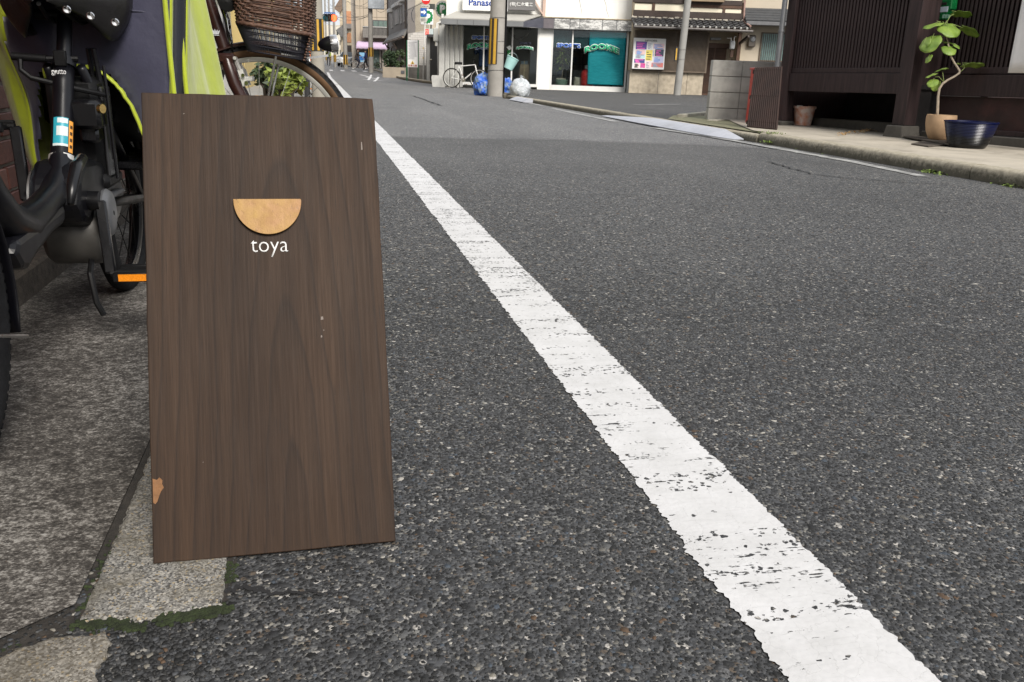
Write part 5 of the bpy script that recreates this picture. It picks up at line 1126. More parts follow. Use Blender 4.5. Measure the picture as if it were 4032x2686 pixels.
# door
dz1 = c5(1180, 525)[1]; mb = MB(); mb.box((xdoor0, .50, 0), (xdoor0+.05, .60, dz1)); mb.box((xdoor1-.05, .50, 0), (xdoor1, .60, dz1)); mb.box((xdoor0, .48, dz1), (xdoor1+.25, .61, dz1+.16)); mb.box(((xdoor0+xdoor1)/2-.03, .50, 0), ((xdoor0+xdoor1)/2+.03, .60, dz1)); mb.box((xdoor0, .50, .0), (xdoor1, .60, .08)); dr = mb.build('sliding_door', M_brw, house)
MB().box((xdoor0+.05, .57, .08), (xdoor1-.05, .595, dz1)).build('pane', M('window_dark'), dr); src = None
for i in range(22):
    x = xdoor0+.06+(xdoor1-xdoor0-.12)*(i+.5)/22
    if src is None: src = MB().box((-.010, .52, .08), (.010, .56, dz1)).build('lattice_bar', M_brw, dr); src.location = (x, 0, 0)
    else: inst(src, 'lattice_bar', dr, (x, 0, 0))
X0, Z0, X1, Z1 = c5r(1128, 410, 1242, 440, .3); MB().box((X0, .5, Z0), (X1, .612, Z1), .01).build('door_lamp', M('lamp_grey', (.35, .36, .38), .4), house)
mb = MB(); mb.box((hx1-.10, -.06, 0), (hx1, .03, zb+.4)); mb.build('corner_post', M_brw, house); a, b = c5(1435, 478), c5(1530, 400, -.5); mb = MB(); mb.bar((hx1-.03, -.06, a[1]), (b[0], -.55, b[1]), .07, .08); mb.build('bracket', M_dkw, house)
gx, gz_ = c5(1350, 490, -.05); mb = MB(); mb.box((gx-.09, -.16, gz_-.16), (gx+.09, -.0, gz_+.12), .03); gm_ = mb.build('gas_meter', M('meter_white', (.55, .56, .56), .45), house, smooth=True); mb = MB(); mb.tube([(gx-.2, -.08, gz_+.2), (gx-.06, -.08, gz_+.2), (gx-.05, -.08, gz_+.1)], .018, 7); mb.tube([(gx+.05, -.08, gz_+.1), (gx+.05, -.08, gz_+.24), (gx+.12, -.03, gz_+.26)], .018, 7); mb.build('gas_pipe', M_alu, gm_, smooth=True)
MB().box((gx-.02, -.06, gz_-.42), (gx+.08, .019, gz_-.2)).build('name_plate', M_brw, house)
# tiled eave
EY = -.85; ta, tb = c5(275, 185, 0), c5(1500, 252, 0); ea, eb_ = c5(262, 262, EY), c5(1560, 342, EY)
ztp, zev = (ta[1]+tb[1])/2, (ea[1]+eb_[1])/2; rx0, rx1 = ea[0]+.02, eb_[0]
roof = MB().add([(rx0, EY, zev-.02), (rx1, EY, zev-.02), (rx1, .0, ztp-.03), (rx0, .0, ztp-.03)], [(0, 1, 2, 3)]).build('eave_roof', M_dkw, house, solid=.04)
M_tile = M('grey_tile', (.085, .085, .088), .45, var=.3, vs=4, dirt=.12, dirtcol=(.16, .155, .14)); tsrc = esrc = None
L_ = sqrt(EY*EY+(ztp-zev)**2); nt_ = 19; wdt = (rx1-rx0)/nt_; pit = atan2(ztp-zev, -EY); rows = 4
def tile_profile(u): return .030*sin(u*2*pi)*(1 if u < .5 else .55)
for r in range(rows):
    for i in range(nt_):
        if tsrc is None:
            def tf(u, v): return ((u-.5)*wdt*1.02, (v-.5)*L_/rows*1.15, tile_profile(u)+.035*(1-v))
            tsrc = MB().grid(tf, 9, 2).build('roof_tile', M_tile, roof, smooth='all', solid=.016); o = tsrc
        else: o = inst(tsrc, 'roof_tile', roof)
        f = (r+.5)/rows; o.location = (rx0+wdt*(i+.5), EY*(1-f), zev+(ztp-zev)*f+.012); o.rotation_euler = (pit, 0, random.gauss(0, .012))
for i in range(nt_):
    if esrc is None: esrc = MB().lathe([(.001, .022), (.035, .02), (.042, .014), (.042, -.03)], 12, Matrix.Rotation(pi/2, 4, 'X')).build('tile_end', M('tile_end', (.26, .255, .24), .5), roof, smooth=True); o = esrc
    else: o = inst(esrc, 'tile_end', roof)
    o.location = (rx0+wdt*(i+.28), EY-.03, zev+.018)
src = None
for i in range(nt_):
    if src is None: src = MB().box((-wdt*.46, -.05, -.03), (wdt*.46, .05, .05), .02).build('ridge_mortar', M('ridge_plaster', (.55, .50, .42), .8), roof); o = src
    else: o = inst(src, 'ridge_mortar', roof)
    o.location = (rx0+wdt*(i+.5), -.05, ztp+.03+random.gauss(0, .008))
mb = MB(); mb.tube([(rx0, EY-.06, zev-.04), (rx1+.05, EY-.06, zev-.07)], .045, 8); mb.build('gutter', M('gutter_brown', (.07, .06, .055), .5), house, smooth=True)
mb = MB(); a = c5(1478, 0, -.1); b = c5(1480, 240, -.1); mb.tube([(a[0], -.1, a[1]+.5), (b[0], -.1, b[1]), (rx1-.02, EY+.05, zev+.10)], .035, 8); mb.build('downpipe', M('pink_pipe', (.30, .19, .16), .5), house, smooth=True)
# timber and plaster storey above the eave
def hrect(name, x0, y0, x1, y1, mat, d0=-.06, d1=-.001): X0, Z0, X1, Z1 = c5r(x0, y0, x1, y1, d0); return MB().box((X0, d0, Z0), (X1, d1, Z1), .006).build(name, mat, house)
hrect('beam', 262, 128, 1470, 205, M_dkw, -.10); hrect('beam', 262, -10, 1470, 45, M_dkw, -.09)
for (a, b) in ((275, 470), (500, 860), (888, 1252), (1278, 1462)): hrect('plaster_panel', a, 40, b, 150, M_cream, -.035)
for (a, b) in ((470, 500), (862, 888), (1252, 1278), (1462, 1492)): hrect('stud', a, 30, b, 150, M_brw, -.07)
hrect('plaster_panel', 1280, -120, 1466, 60, M_cream, -.032); hrect('beam', 860, 50, 1465, 90, M_brw, -.075); hrect('window_box', 850, -110, 1272, 18, M('box_brown', (.26, .19, .12), .7), -.30)
# public notice board on the lattice
nb = thing('notice_board', 'white public notice board covered with colourful posters on the lattice window', 'notice board', mat=hf.M)
NX0, NZ0, NX1, NZ1 = c5r(258, 422, 612, 766, -.26); MB().box((NX0, -.26, NZ0), (NX1, -.17, NZ1), .012).build('board', M('board_white', (.74, .74, .73), .5, var=.04), nb)
a, b = c5(388, 462, -.27), c5(528, 434, -.27); text_part('title_lettering', '京都市広報板', M('ink_grey', (.08, .08, .08), .6), nb, a[0], c5(460, 460, -.27)[1], b[0], c5(460, 438, -.27)[1], -.263, .005, .003)
posters = [(292, 458, 412, 545, (.10, .06, .28), 0), (420, 470, 474, 545, (.62, .64, .66), 1), (482, 482, 604, 545, (.70, .52, .54), 2), (288, 552, 392, 602, (.72, .50, .48), 2), (286, 598, 390, 642, (.42, .62, .66), 1), (400, 552, 472, 668, (.74, .62, .14), 3), (502, 545, 598, 622, (.05, .07, .11), 0), (486, 626, 594, 692, (.52, .54, .74), 2), (272, 650, 388, 694, (.06, .07, .25), 0), (462, 694, 590, 742, (.70, .22, .20), 1), (272, 698, 330, 748, (.72, .56, .58), 3), (340, 698, 392, 748, (.60, .05, .24), 0), (400, 676, 452, 752, (.74, .60, .60), 1), (478, 552, 500, 624, (.66, .60, .48), 2)]
for i, (x0, y0, x1, y1, col, kd) in enumerate(posters):
    X0, Z0, X1, Z1 = c5r(x0, y0, x1, y1, -.27); ps = MB().box((X0, -.2650, Z0), (X1, -.2615, Z1)).build('poster', M('poster_%d' % i, col, .55, var=.10, vs=9), nb)
    rnd = random.Random(i); mb = MB()
    for k in range(4):
        f = (k+.6)/4.6; w_ = rnd.uniform(.3, .8)*(X1-X0); xs_ = X0+rnd.uniform(.05, .15)*(X1-X0); mb.box((xs_, -.2675, Z0+(Z1-Z0)*f-.014), (min(X1-.01, xs_+w_), -.2652, Z0+(Z1-Z0)*f+.014))
    o = mb.build('print', M(['print_pink', 'print_grey', 'print_blue', 'print_ink'][kd], [(.62, .12, .40), (.30, .32, .40), (.20, .32, .62), (.06, .06, .05)][kd], .6), ps); tag(o, kind='stuff')
# small pole in front of the tiled house
p2 = thing('slim_pole', 'slim grey concrete pole with one yellow and black guard plate before the tiled house', 'pole', base_at(2668, 28.6)); mb = MB(); mb.tube([(0, 0, -.1), (.25, 0, 8)], [.125, .095], 18); mb.build('shaft', M('pole_grey', (.27, .265, .25), .8, var=.1, vs=3, bump=.002, bs=60), p2, smooth=True)
z0, z1 = 1.14, 1.55; mb = MB(); mb.box((-.21, -.06, z0-.02), (-.12, .04, z1+.02)).build('guard_plate', M('sleeve_black'), p2); MB().box((-.195, -.064, z0+.02), (-.150, -.0605, z1-.02)).build('yellow_stripe', M('stripe_yellow'), p2)
for z in (1.19, 1.5): MB().tube([(.128*cos(t)+.031*z, .128*sin(t), z) for t in np.linspace(0, 2*pi, 21)[:-1]], .005, 4, False, True).build('strap', M('strap_steel'), p2)
# ---------------------------------------------------------------- beige house to the right
bhf = Frame(base_at(2905, 30.2), UR); bh = thing('beige_house', 'plain beige house with small dark roof and barred window beyond the block wall', 'house', mat=bhf.M)
k5 = lambda x, y, d=0.0: bhf.L(2400+x*.35714, y*.35714, d)
bx0 = k5(1440, 600)[0]; mb = MB(); mb.box((bx0, 0, -.1), (bx0+5, 3, 7)); mb.build('wall', M('beige_panel', (.47, .41, .32), .8, var=.07, vs=1, bump=.003, bs=14), bh)
a, b = k5(1500, 185, -.7), k5(1900, 232, -.7); t_, t2 = k5(1505, 88), k5(1900, 110); z0 = (a[1]+b[1])/2-.08; z1 = (t_[1]+t2[1])/2; X0, X1 = a[0], a[0]+4
rf = MB().add([(X0, -.75, z0), (X1, -.75, z0), (X1, 0, z1), (X0+.12, 0, z1)], [(0, 1, 2, 3)]).build('porch_roof', M('dark_metal_roof', (.055, .057, .06), .5), bh, solid=.05)
for k in range(5): f = k/5; MB().box((X0, -.76+.75*f, z0+(z1-z0)*f+.03), (X1, -.70+.75*f, z0+(z1-z0)*f+.065)).build('roof_rib', M('dark_metal_roof'), rf)
MB().box((X0+.02, -.82, z0-.13), (X1, -.76, z0-.01), .01).build('gutter', M('gutter_grey', (.12, .12, .125), .5), bh); MB().box((X0+.1, -.7, z0-.10), (X1, -.01, z0-.04)).build('soffit', M('soffit_pale', (.40, .40, .40), .7), bh)
X0, X1 = k5(1672, 500)[0], k5(1672, 500)[0]+1.0; Z0, Z1 = k5(1750, 665)[1], k5(1750, 372)[1]; mb = MB(); mb.box((X0-.04, -.05, Z0-.04), (X1+.04, -.002, Z0)); mb.box((X0-.04, -.05, Z1), (X1+.04, -.002, Z1+.04)); mb.box((X0-.04, -.05, Z0), (X0, -.002, Z1)); mb.box((X1, -.05, Z0), (X1+.04, -.002, Z1)); wn = mb.build('window', M_lat, bh); MB().box((X0, -.02, Z0), (X1, -.003, Z1)).build('pane', M('frosted_teal', (.26, .40, .38), .3), wn)
for i in range(14): MB().box((X0+.07*(i+.5)-.010, -.07, Z0-.02), (X0+.07*(i+.5)+.010, -.051, Z1+.02)).build('window_bar', M('bar_dark', (.06, .055, .05), .5), wn)
gx, gz_ = k5(1560, 455); mb = MB(); mb.box((gx-.13, -.16, gz_-.20), (gx+.13, -.002, gz_+.20), .03); mt_ = mb.build('electric_meter', M('meter_brown', (.10, .085, .07), .4), bh, smooth=True); MB().lathe([(.085, 0), (.085, .03), (.07, .04), (.002, .042)], 16, Matrix.Translation((gx+.02, -.16, gz_+.06)) @ Matrix.Rotation(pi/2, 4, 'X')).build('meter_dial', M('dial_glass', (.25, .26, .27), .15), mt_, smooth=True)
# ---------------------------------------------------------------- concrete block wall, kerb blocks
blf = Frame(base_at(2795, 11.0), UR); bw = thing('block_wall', 'low weathered grey concrete block wall beside the parking lot', 'wall', mat=blf.M)
M_blk = M('concrete_block', (.44, .425, .39), .9, var=.22, vs=5, bump=.003, bs=120, dirt=.30, dirtcol=(.24, .225, .20))
xw = blf.L(2798, 340)[0]; z0 = .035; src = None; MB().box((xw+.008, .012, -.02), (xw+1.55, .138, .835)).build('core', M('block_mortar', (.22, .21, .19), .95), bw)
for r in range(4):
    xx = xw; first = True
    for wd_ in ([.392]*4 if r % 2 == 0 else [.392]*4):
        o = MB().box((xx+.003, 0, z0+r*.20+.003), (xx+wd_-.003, .15, z0+r*.20+.195), .004).build('concrete_block', M_blk, bw); xx += wd_
def kblock(label, a, b, hgt, wd, z=.03):
    A, B = g(*a, z), g(*b, z); d = B-A; t = thing('kerb_block', label, 'kerb block', (A+B)/2, atan2(d.y, d.x)); L_ = d.length/2
    MB().prism([(-wd/2, 0), (wd/2, 0), (wd/2, hgt*.8), (wd*.3, hgt), (-wd/2, hgt)], -L_, L_, Matrix.Rotation(pi/2, 4, 'Z')).build('block', M('kerb_block_concrete', (.38, .355, .29), .9, var=.2, vs=9, bump=.003, bs=90, dirt=.2), t, bevel=.01)
kblock('concrete wheel stop lying at the edge of the lot', (2676, 479), (2785, 466), .10, .11); kblock('upper of two concrete kerb blocks at the foot of the block wall', (2790, 487), (2945, 466), .14, .10); kblock('lower of two concrete kerb blocks at the foot of the block wall', (2800, 494), (2945, 479), .07, .14)
# ---------------------------------------------------------------- red box and slatted screen
rb = thing('fire_extinguisher_box', 'red metal fire extinguisher box half hidden by a slatted screen', 'box'); P0 = base_at(2968, 10.2, .09); fr2 = Frame(P0, Vector((cos(YAW), sin(YAW), 0)))
rb.matrix_world = fr2.M; mb = MB(); mb.box((0, 0, 0), (.24, .22, .64), .012).build('case', M('red_paint', (.52, .025, .015), .4, var=.1), rb); MB().prism([(-.012, .63), (.252, .63), (.252, .665), (-.012, .655)], -.02, .24).build('lid', M('red_paint'), rb, bevel=.006)
text_part('label_lettering', '消火', M('sign_letter_white'), rb, .03, .36, .10, .50, -.004, .01, .002); MB().box((.02, -.012, .25), (.05, -.002, .31)).build('catch', M('red_dark', (.20, .01, .01), .4), rb)
sc = thing('slatted_screen', 'leaning dark brown screen of narrow vertical slats by the timber house corner', 'screen'); A = [dep(2943, 487, 9.35), dep(3062, 493, 9.0)]; T = [dep(2972, 268, 9.60), dep(3080, 264, 9.28)]; zc = min(A[0].z, A[1].z)
for p_ in A: p_.z = .10
n = 15; M_slat = M('slat_brown', (.030, .014, .010), .55, var=.3, vs=7)
for i in range(n):
    f = (i+.5)/n; p_, q_ = A[0].lerp(A[1], f), T[0].lerp(T[1], f); MB().bar(p_, q_, .020, .026, up=(0, 1, 0), ch=.003).build('slat', M_slat, sc)
mb = MB()
for f in (.08, .5, .93): mb.bar(A[0].lerp(T[0], f)+Vector((0, .022, 0)), A[1].lerp(T[1], f)+Vector((0, .022, 0)), .02, .04)
mb.build('batten', M_slat, sc); rebase(sc, A[0].lerp(A[1], .5))
# ================================================================ DARK TIMBER TOWNHOUSE ON THE RIGHT
P1, P2 = g(3088, 492, .1), g(3565, 541, .1); d0 = (P2-P1); d0.z = 0
mf = Frame(P1, d0); a, b = mf.L(3111, 359), mf.L(3557, 371); slope = (b[1]-a[1])/(b[0]-a[0])
mf = Frame(P1, Vector((d0.x, d0.y, d0.length*slope)))
c6 = lambda x, y, d=0.0: mf.L(3000+x*.48475, y*.48475, d)
def c6r(x0, y0, x1, y1, d=0.0):
    a, b = c6(x0, y1, d), c6(x1, y0, d); a2, b2 = c6(x0, y0, d), c6(x1, y1, d)
    return (a[0]+a2[0])/2, (a[1]+b2[1])/2, (b[0]+b2[0])/2, (b[1]+a2[1])/2
mach = thing('timber_townhouse', 'dark brown timber townhouse front with close vertical lattice and open space beneath', 'house', mat=mf.M)
q = N('stained_timber'); v = q.co('Object'); gr_ = q.noise(q.map(v, (40, 40, 3)), 1.0, 4); sc_ = q.noise(v, 26, 6, .75)
c = q.mix(q.ramp(gr_, [(.3, 0.), (.7, 1.)]), (.018, .0105, .0110), (.047, .028, .0285)); c = q.mix(q.ramp(sc_, [(.70, 0.), (.76, .7)]), c, (.16, .14, .13)); c = q.mix(q.ramp(q.noise(v, 2.2, 4), [(.55, 0.), (.75, .5)]), c, (.045, .020, .018))
M_tim = q.fin(c, .62, 0, q.bump(gr_, .4, .002), .4)
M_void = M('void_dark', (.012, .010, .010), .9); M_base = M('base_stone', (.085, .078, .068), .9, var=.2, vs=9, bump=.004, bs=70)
xp1 = c6(258, 500)[0]; xp2 = c6(1180, 545)[0]; zl = (c6(285, 560)[1]+c6(1180, 541)[1])/2; zb1 = (c6(240, 600)[1]+c6(1180, 592)[1])/2; zb0 = (a[1]+b[1])/2
zb0 = (c6(300, 742)[1]+c6(1150, 765)[1])/2; zT = 2.6
def mbox(name, p, q_, ch=.004, mat=None, parent=None): return MB().box(p, q_, ch).build(name, mat or M_tim, parent or mach)
mbox('post', (xp1-.13, -.06, .05), (xp1-.005, .07, zT)); mbox('base_stone', (xp1-.17, -.10, -.05), (xp1+.03, .10, .048), .015, M_base)
mbox('post', (xp2+.0, -.09, .09), (xp2+.155, .07, zT)); MB().prism([(xp2-.06, -.05), (xp2+.21, -.05), (xp2+.18, .088), (xp2-.02, .088)], -.14, .10).build('base_stone', M_base, mach, bevel=.012)
mbox('beam', (xp1-.004, -.035, zb0), (xp2-.001, .055, zb1)); mbox('bottom_rail', (xp1-.004, -.02, zb1+.002), (xp2-.001, .04, zl))
zm = (c6(300, 255)[1]+c6(1200, 203)[1])/2
mbox('middle_rail', (xp1-.004, .022, zm-.022), (xp2-.001, .045, zm+.022))
src = None; n = 36
for i in range(n):
    x = xp1+(xp2-xp1)*(i+.5)/n; wdt = (xp2-xp1)/n
    if src is None: src = MB().box((-wdt*.32, -.018, zl), (wdt*.32, .020, zT), .003).build('lattice_slat', M_tim, mach); o = src
    else: o = inst(src, 'lattice_slat', mach)
    o.location = (x, random.gauss(0, .001), 0)
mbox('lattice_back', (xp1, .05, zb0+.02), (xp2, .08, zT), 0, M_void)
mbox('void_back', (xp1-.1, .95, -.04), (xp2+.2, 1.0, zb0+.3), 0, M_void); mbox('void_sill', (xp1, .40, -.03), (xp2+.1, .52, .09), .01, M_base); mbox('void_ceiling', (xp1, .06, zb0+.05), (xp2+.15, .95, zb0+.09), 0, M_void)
mbox('side_wall', (xp1-.125, .075, 0), (xp1-.085, 5, zT), 0, M_tim); mbox('corner_strip', (xp1-.19, -.02, .30), (xp1-.135, .06, zT), .003)
# recessed right bay
RD = .30; xr0, xr1 = xp2+.16, xp2+3.2; zr = lambda y: (c6(1500, y, RD)[1]+c6(2050, y+6, RD)[1])/2
mbox('bay_rail', (xr0, RD-.02, zr(600)), (xr1, RD+.06, zr(545))); mbox('bay_beam', (xr0, RD-.05, zr(782)), (xr1, RD+.06, zr(606)))
MB().box((xr0, RD+.02, zr(1045)), (xr1, RD+.06, zr(786))).build('worn_panel', M('worn_red_panel', (.035, .017, .015), .7, var=.3, vs=4, dirt=.42, dirtcol=(.085, .030, .026)), mach)
mbox('bay_sill', (xr0, RD-.06, zr(1085)), (xr1, RD+.06, zr(1046))); mbox('bay_base', (xr0-.1, RD-.10, -.05), (xr1, RD+.2, zr(1090)), .01, M_base)
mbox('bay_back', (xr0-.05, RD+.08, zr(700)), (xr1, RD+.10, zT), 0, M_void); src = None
for i in range(62):
    x = xr0+.03+i*.048
    if src is None: src = MB().box((-.014, RD-.012, zr(545)), (.014, RD+.02, zT), .003).build('lattice_slat', M_tim, mach); o = src
    else: o = inst(src, 'lattice_slat', mach)
    o.location = (x, 0, 0)
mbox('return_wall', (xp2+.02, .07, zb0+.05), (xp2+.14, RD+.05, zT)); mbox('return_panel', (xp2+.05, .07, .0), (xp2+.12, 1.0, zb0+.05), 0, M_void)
# grey downpipe on the corner
dp = thing('downpipe', 'grey plastic downpipe running down the corner of the timber house', 'pipe'); pa, pb = dep(3094, -20, 9.75), dep(3060, 262, 9.75); mid = pa.lerp(pb, .6)
MB().tube([pb+(pa-pb)*2.2, pa, pb, Vector((pb.x, pb.y, .12))], .030, 12).build('pipe', M('pipe_grey', (.115, .118, .125), .45), dp, smooth=True); MB().tube([pa.lerp(pb, .50), pa.lerp(pb, .53)], .036, 12).build('bracket', M('pipe_grey'), dp, smooth=True); rebase(dp, (pb.x, pb.y, .1))
# white cloth hanging in front of the right bay
cl = thing('white_banner', 'white cloth banner hanging in front of the recessed lattice bay', 'banner', mat=mf.M); X0, Z0 = c6(1998, 592, -.05)
def clf(u, v): return (X0+.9*u, -.05+.012*sin(7*u*3+2*v)+.004*sin(20*u), Z0+(zT-Z0)*v-.012*u)
MB().grid(clf, 24, 20).build('cloth', M('white_cloth', (.82, .80, .79), .8, var=.03, vs=2), cl, smooth='all', solid=.003); MB().tube([(X0-.05, -.045, zT), (X0+1, -.045, zT)], .012, 8).build('rod', M_dkw, cl, smooth=True)
# green plastic holder
gh = thing('green_holder', 'green plastic holder with white label hanging on the dark lattice above the fig plant', 'holder', mat=mf.M); X0, Z0, X1, Z1 = c6r(1428, 0, 1552, 160, .20); w_ = X1-X0
MB().prism([(X0+.004, Z1), (X1-.004, Z1), (X1, Z0+.5*(Z1-Z0)), (X1-.02, Z0+.08), (X0+w_*.6, Z0), (X0+w_*.3, Z0), (X0, Z0+.10)], .17, .25).build('shell', M('green_plastic', (.008, .16, .045), .25, var=.2, vs=20), gh, bevel=.008)
X0, Z0, X1, Z1 = c6r(1442, 55, 1510, 98, .165); MB().box((X0, .163, Z0), (X1, .168, Z1)).build('label', M('label_pale', (.55, .62, .70), .5), gh); X0, Z0, X1, Z1 = c6r(1462, 20, 1500, 42, .165); MB().box((X0, .1635, Z0), (X1, .168, Z1), .002).build('slot', M_void, gh)
for k in range(3): X0, Z0, X1, Z1 = c6r(1466+k*22, 118, 1482+k*22, 148, .165); MB().box((X0, .163, Z0), (X1, .168, Z1)).build('print', M('print_mint', (.30, .52, .40), .5), gh)
# ---------------------------------------------------------------- pots on the pavement
fp = g(3690, 561, .1); FD = (fp-EYE).dot(CF); plant = thing('fig_plant', 'potted fig with crooked pale stem and large round leaves in a tan pot', 'plant', fp)
ppx = FD/FPX; r_ = 111*ppx/2
MB().lathe([(.001, .0), (r_*.56, 0), (r_*.66, .012), (r_*.88, r_*.55), (r_*.98, r_*1.05), (r_*1.0, r_*1.45), (r_*.97, r_*1.68), (r_*.90, r_*1.66), (r_*.86, r_*1.5), (.001, r_*1.5)], 32, Matrix.Translation((0, 0, .028))).build('pot', M('tan_pot', (.44, .29, .17), .7, var=.16, vs=9, bump=.0015, bs=90), plant, smooth=40)
C6 = lambda x, y, dd=0.0: dep(3000+x*.48475, y*.48475, FD+dd)-fp
mb = MB()
for i in range(60):
    a = random.uniform(0, 2*pi); rr = r_*.8*sqrt(random.random()); mb.box((-.012, -.006, -.004), (.012, .006, .006), .002, Matrix.Translation((rr*cos(a), rr*sin(a), .028+r_*1.53+random.random()*.012)) @ Matrix.Rotation(random.random()*6, 4, 'Z') @ Matrix.Rotation(random.gauss(0, .4), 4, 'X'))
tag(mb.build('bark_chip', M('bark_chips', (.50, .33, .18), .85, var=.3, vs=40), plant), kind='stuff')
sp_ = [(1424, 960), (1428, 870), (1432, 780), (1442, 720), (1468, 680), (1510, 650), (1565, 622), (1604, 594), (1606, 575), (1590, 550), (1564, 512), (1538, 465), (1528, 420), (1500, 300), (1480, 210)]
MB().tube([C6(*p_) for p_ in sp_], [.013, .0125, .012, .0115, .011, .0105, .010, .010, .010, .0095, .009, .0085, .007, .006, .004], 10).build('stem', M('fig_bark', (.40, .33, .25), .85, var=.25, vs=18, bump=.001, bs=120), plant, smooth='all')
q = N('fig_leaf'); v = q.co('Object'); c = q.mix(q.ramp(q.noise(v, 9, 4), [(.3, 0.), (.7, 1.)]), (.12, .22, .030), (.29, .41, .075)); M_fig = q.fin(c, .45, 0, q.bump(q.noise(v, 40, 3), .4, .004), .5, Subsurface_Weight=.0)
def fig_leaf(x, y, R_, nrm, tip, dd=0.0, cup=.12, parent=None):
    """round leaf: centre pixel, radius in crop pixels, facing and tip direction in camera axes"""
    c = C6(x, y, dd); R_ = R_*.48475*ppx; n_ = (CR*nrm[0]+CU*nrm[1]-CF*nrm[2]).normalized(); t_ = (CR*tip[0]+CU*tip[1]-CF*(tip[2] if len(tip) > 2 else 0)); t_ = (t_-n_*t_.dot(n_)).normalized(); s_ = n_.cross(t_); rnd = random.Random(int(x*7+y)); ph = rnd.uniform(0, 6)
    mb = MB(); nr, na = 6, 28; vs = [c]
    for i in range(1, nr+1):
        for j in range(na):
            a = 2*pi*j/na; rr = R_*i/nr; shp = 1+.10*cos(a)-.16*max(0, -cos(a))**8+.03*sin(5*a+ph)*(i/nr)
            h_ = -cup*R_*(i/nr)**2*(1+.8*cos(a)**2)+.05*R_*(i/nr)*sin(6*a+ph)*(i/nr)-.03*R_*abs(sin(a*3))*(i/nr)
            vs.append(c+t_*(rr*shp*cos(a))+s_*(rr*shp*.96*sin(a))+n_*h_)
    fs = [(0, 1+j, 1+(j+1) % na) for j in range(na)]
    for i in range(nr-1): fs += [(1+i*na+j, 1+(i+1)*na+j, 1+(i+1)*na+(j+1) % na, 1+i*na+(j+1) % na) for j in range(na)]
    mb.add(vs, fs); lf = mb.build('leaf', M_fig, plant, smooth='all', solid=.0012)
    MB().tube([c-t_*R_*.8, c-t_*R_*.1+n_*.002, c+t_*R_*.9-n_*cup*R_*1.2], [.0022, .0018, .0006], 5).build('midrib', M('leaf_rib', (.30, .38, .12), .5), lf)
    return lf
for L_ in ((1515, 222, 98, (.05, .55, .8), (.25, -1), -.02), (1400, 192, 84, (-.25, .85, .35), (-.7, -.8), .02), (1372, 335, 88, (-.65, .35, .55), (-.35, -1), .0), (1520, 395, 62, (.0, .5, .8), (.0, -1), -.03), (1580, 368, 36, (.3, .6, .7), (.6, -.6), -.02), (1495, 340, 50, (.1, .9, .3), (.6, -.1), .04), (1684, 238, 86, (.45, .80, .15), (.85, -.45), .03), (1610, 100, 88, (.15, .95, .12), (.9, .05), .05), (1352, 470, 40, (-.7, .3, .2), (-.1, -1), .02), (1322, 345, 62, (-.8, .3, .25), (-.1, -1), .05), (1462, 560, 52, (-.2, .9, .15), (-.7, -.5), .0), (1380, 605, 50, (-.35, .9, .2), (-.6, -.7), .0), (1388, 665, 46, (-.45, .45, .7), (-.25, -1), -.02), (1700, 516, 92, (.05, 1.0, .10), (1, -.05), .02), (1412, 690, 46, (-.2, .5, -.7), (.1, -1), .05), (1590, 515, 30, (.2, .9, .2), (-.6, -.2), .03)): fig_leaf(*L_)
mb = MB()
for pth in ([(1480, 212), (1500, 170), (1515, 205)], [(1480, 212), (1440, 180), (1420, 170)], [(1500, 300), (1440, 290), (1395, 300)], [(1490, 250), (1560, 200), (1630, 225)], [(1484, 215), (1530, 130), (1560, 115)], [(1520, 400), (1560, 370), (1580, 362)], [(1610, 585), (1640, 560), (1648, 540), (1630, 520)], [(1480, 672), (1472, 620), (1468, 585)], [(1478, 668), (1440, 625), (1408, 625)]): mb.tube([C6(*p_) for p_ in pth], .0028, 6)
tag(mb.build('leaf_stalk', M('leaf_rib'), plant, smooth='all'), kind='stuff')
# boards under the pot
def plank(label, pts, z, th, name='wooden_board'):
    P = [g(3000+x*.48475, y*.48475, z) for x, y in pts]; c = sum(P, Vector())/len(P); t = thing(name, label, 'board', c); MB().add([(p-c).to_tuple()[:2]+(0,) for p in P]+[(p-c).to_tuple()[:2]+(th,) for p in P], [tuple(range(3, -1, -1)), (4, 5, 6, 7)]+[(i, (i+1) % 4, 4+(i+1) % 4, 4+i) for i in range(4)]).build('plank', M('grey_plank', (.075, .062, .05), .85, var=.3, vs=10), t, bevel=.003)
plank('upper weathered board under the fig pot', [(1148, 1115), (1520, 1182), (1560, 1160), (1200, 1105)], .112, .014); plank('lower weathered board sticking out under the fig pot', [(1212, 1175), (1350, 1196), (1480, 1185), (1330, 1150)], .10, .011)
bp_ = g(3832, 584, .1); BD = (bp_-EYE).dot(CF)/FPX; R_ = 194*BD/2; pot = thing('blue_bowl', 'wide ribbed dark blue glazed bowl standing on the pavement', 'pot', bp_+Vector((0, .08, 0)))
prof = [(.001, 0), (R_*.66, 0), (R_*.70, .012)]
for i in range(1, 17):
    t = i/16; prof.append((R_*(.70+.28*t**.8)+.003*sin(i*pi), R_*(.06+.92*t))); prof.append((R_*(.70+.28*t**.8)+.006, R_*(.06+.92*t)+R_*.028))
prof += [(R_*1.02, R_*.99), (R_*1.02, R_*1.04), (R_*.95, R_*1.04), (R_*.88, R_*.6), (.001, R_*.58)]
q = N('cobalt_glaze'); v = q.co('Object'); s3 = q.n('SeparateXYZ'); q.put(s3.inputs[0], v); hh = q.math('ADD', s3.outputs[2], q.math('MULTIPLY', q.noise(v, 14, 3), .06)); c = q.ramp(q.math('DIVIDE', hh, R_*1.1), [(.50, (.006, .006, .007)), (.62, (.003, .005, .030)), (.95, (.004, .007, .042))])
MB().lathe(prof, 40).build('bowl', q.fin(c, .28, 0, None, .4), pot, smooth=50); q_ = None
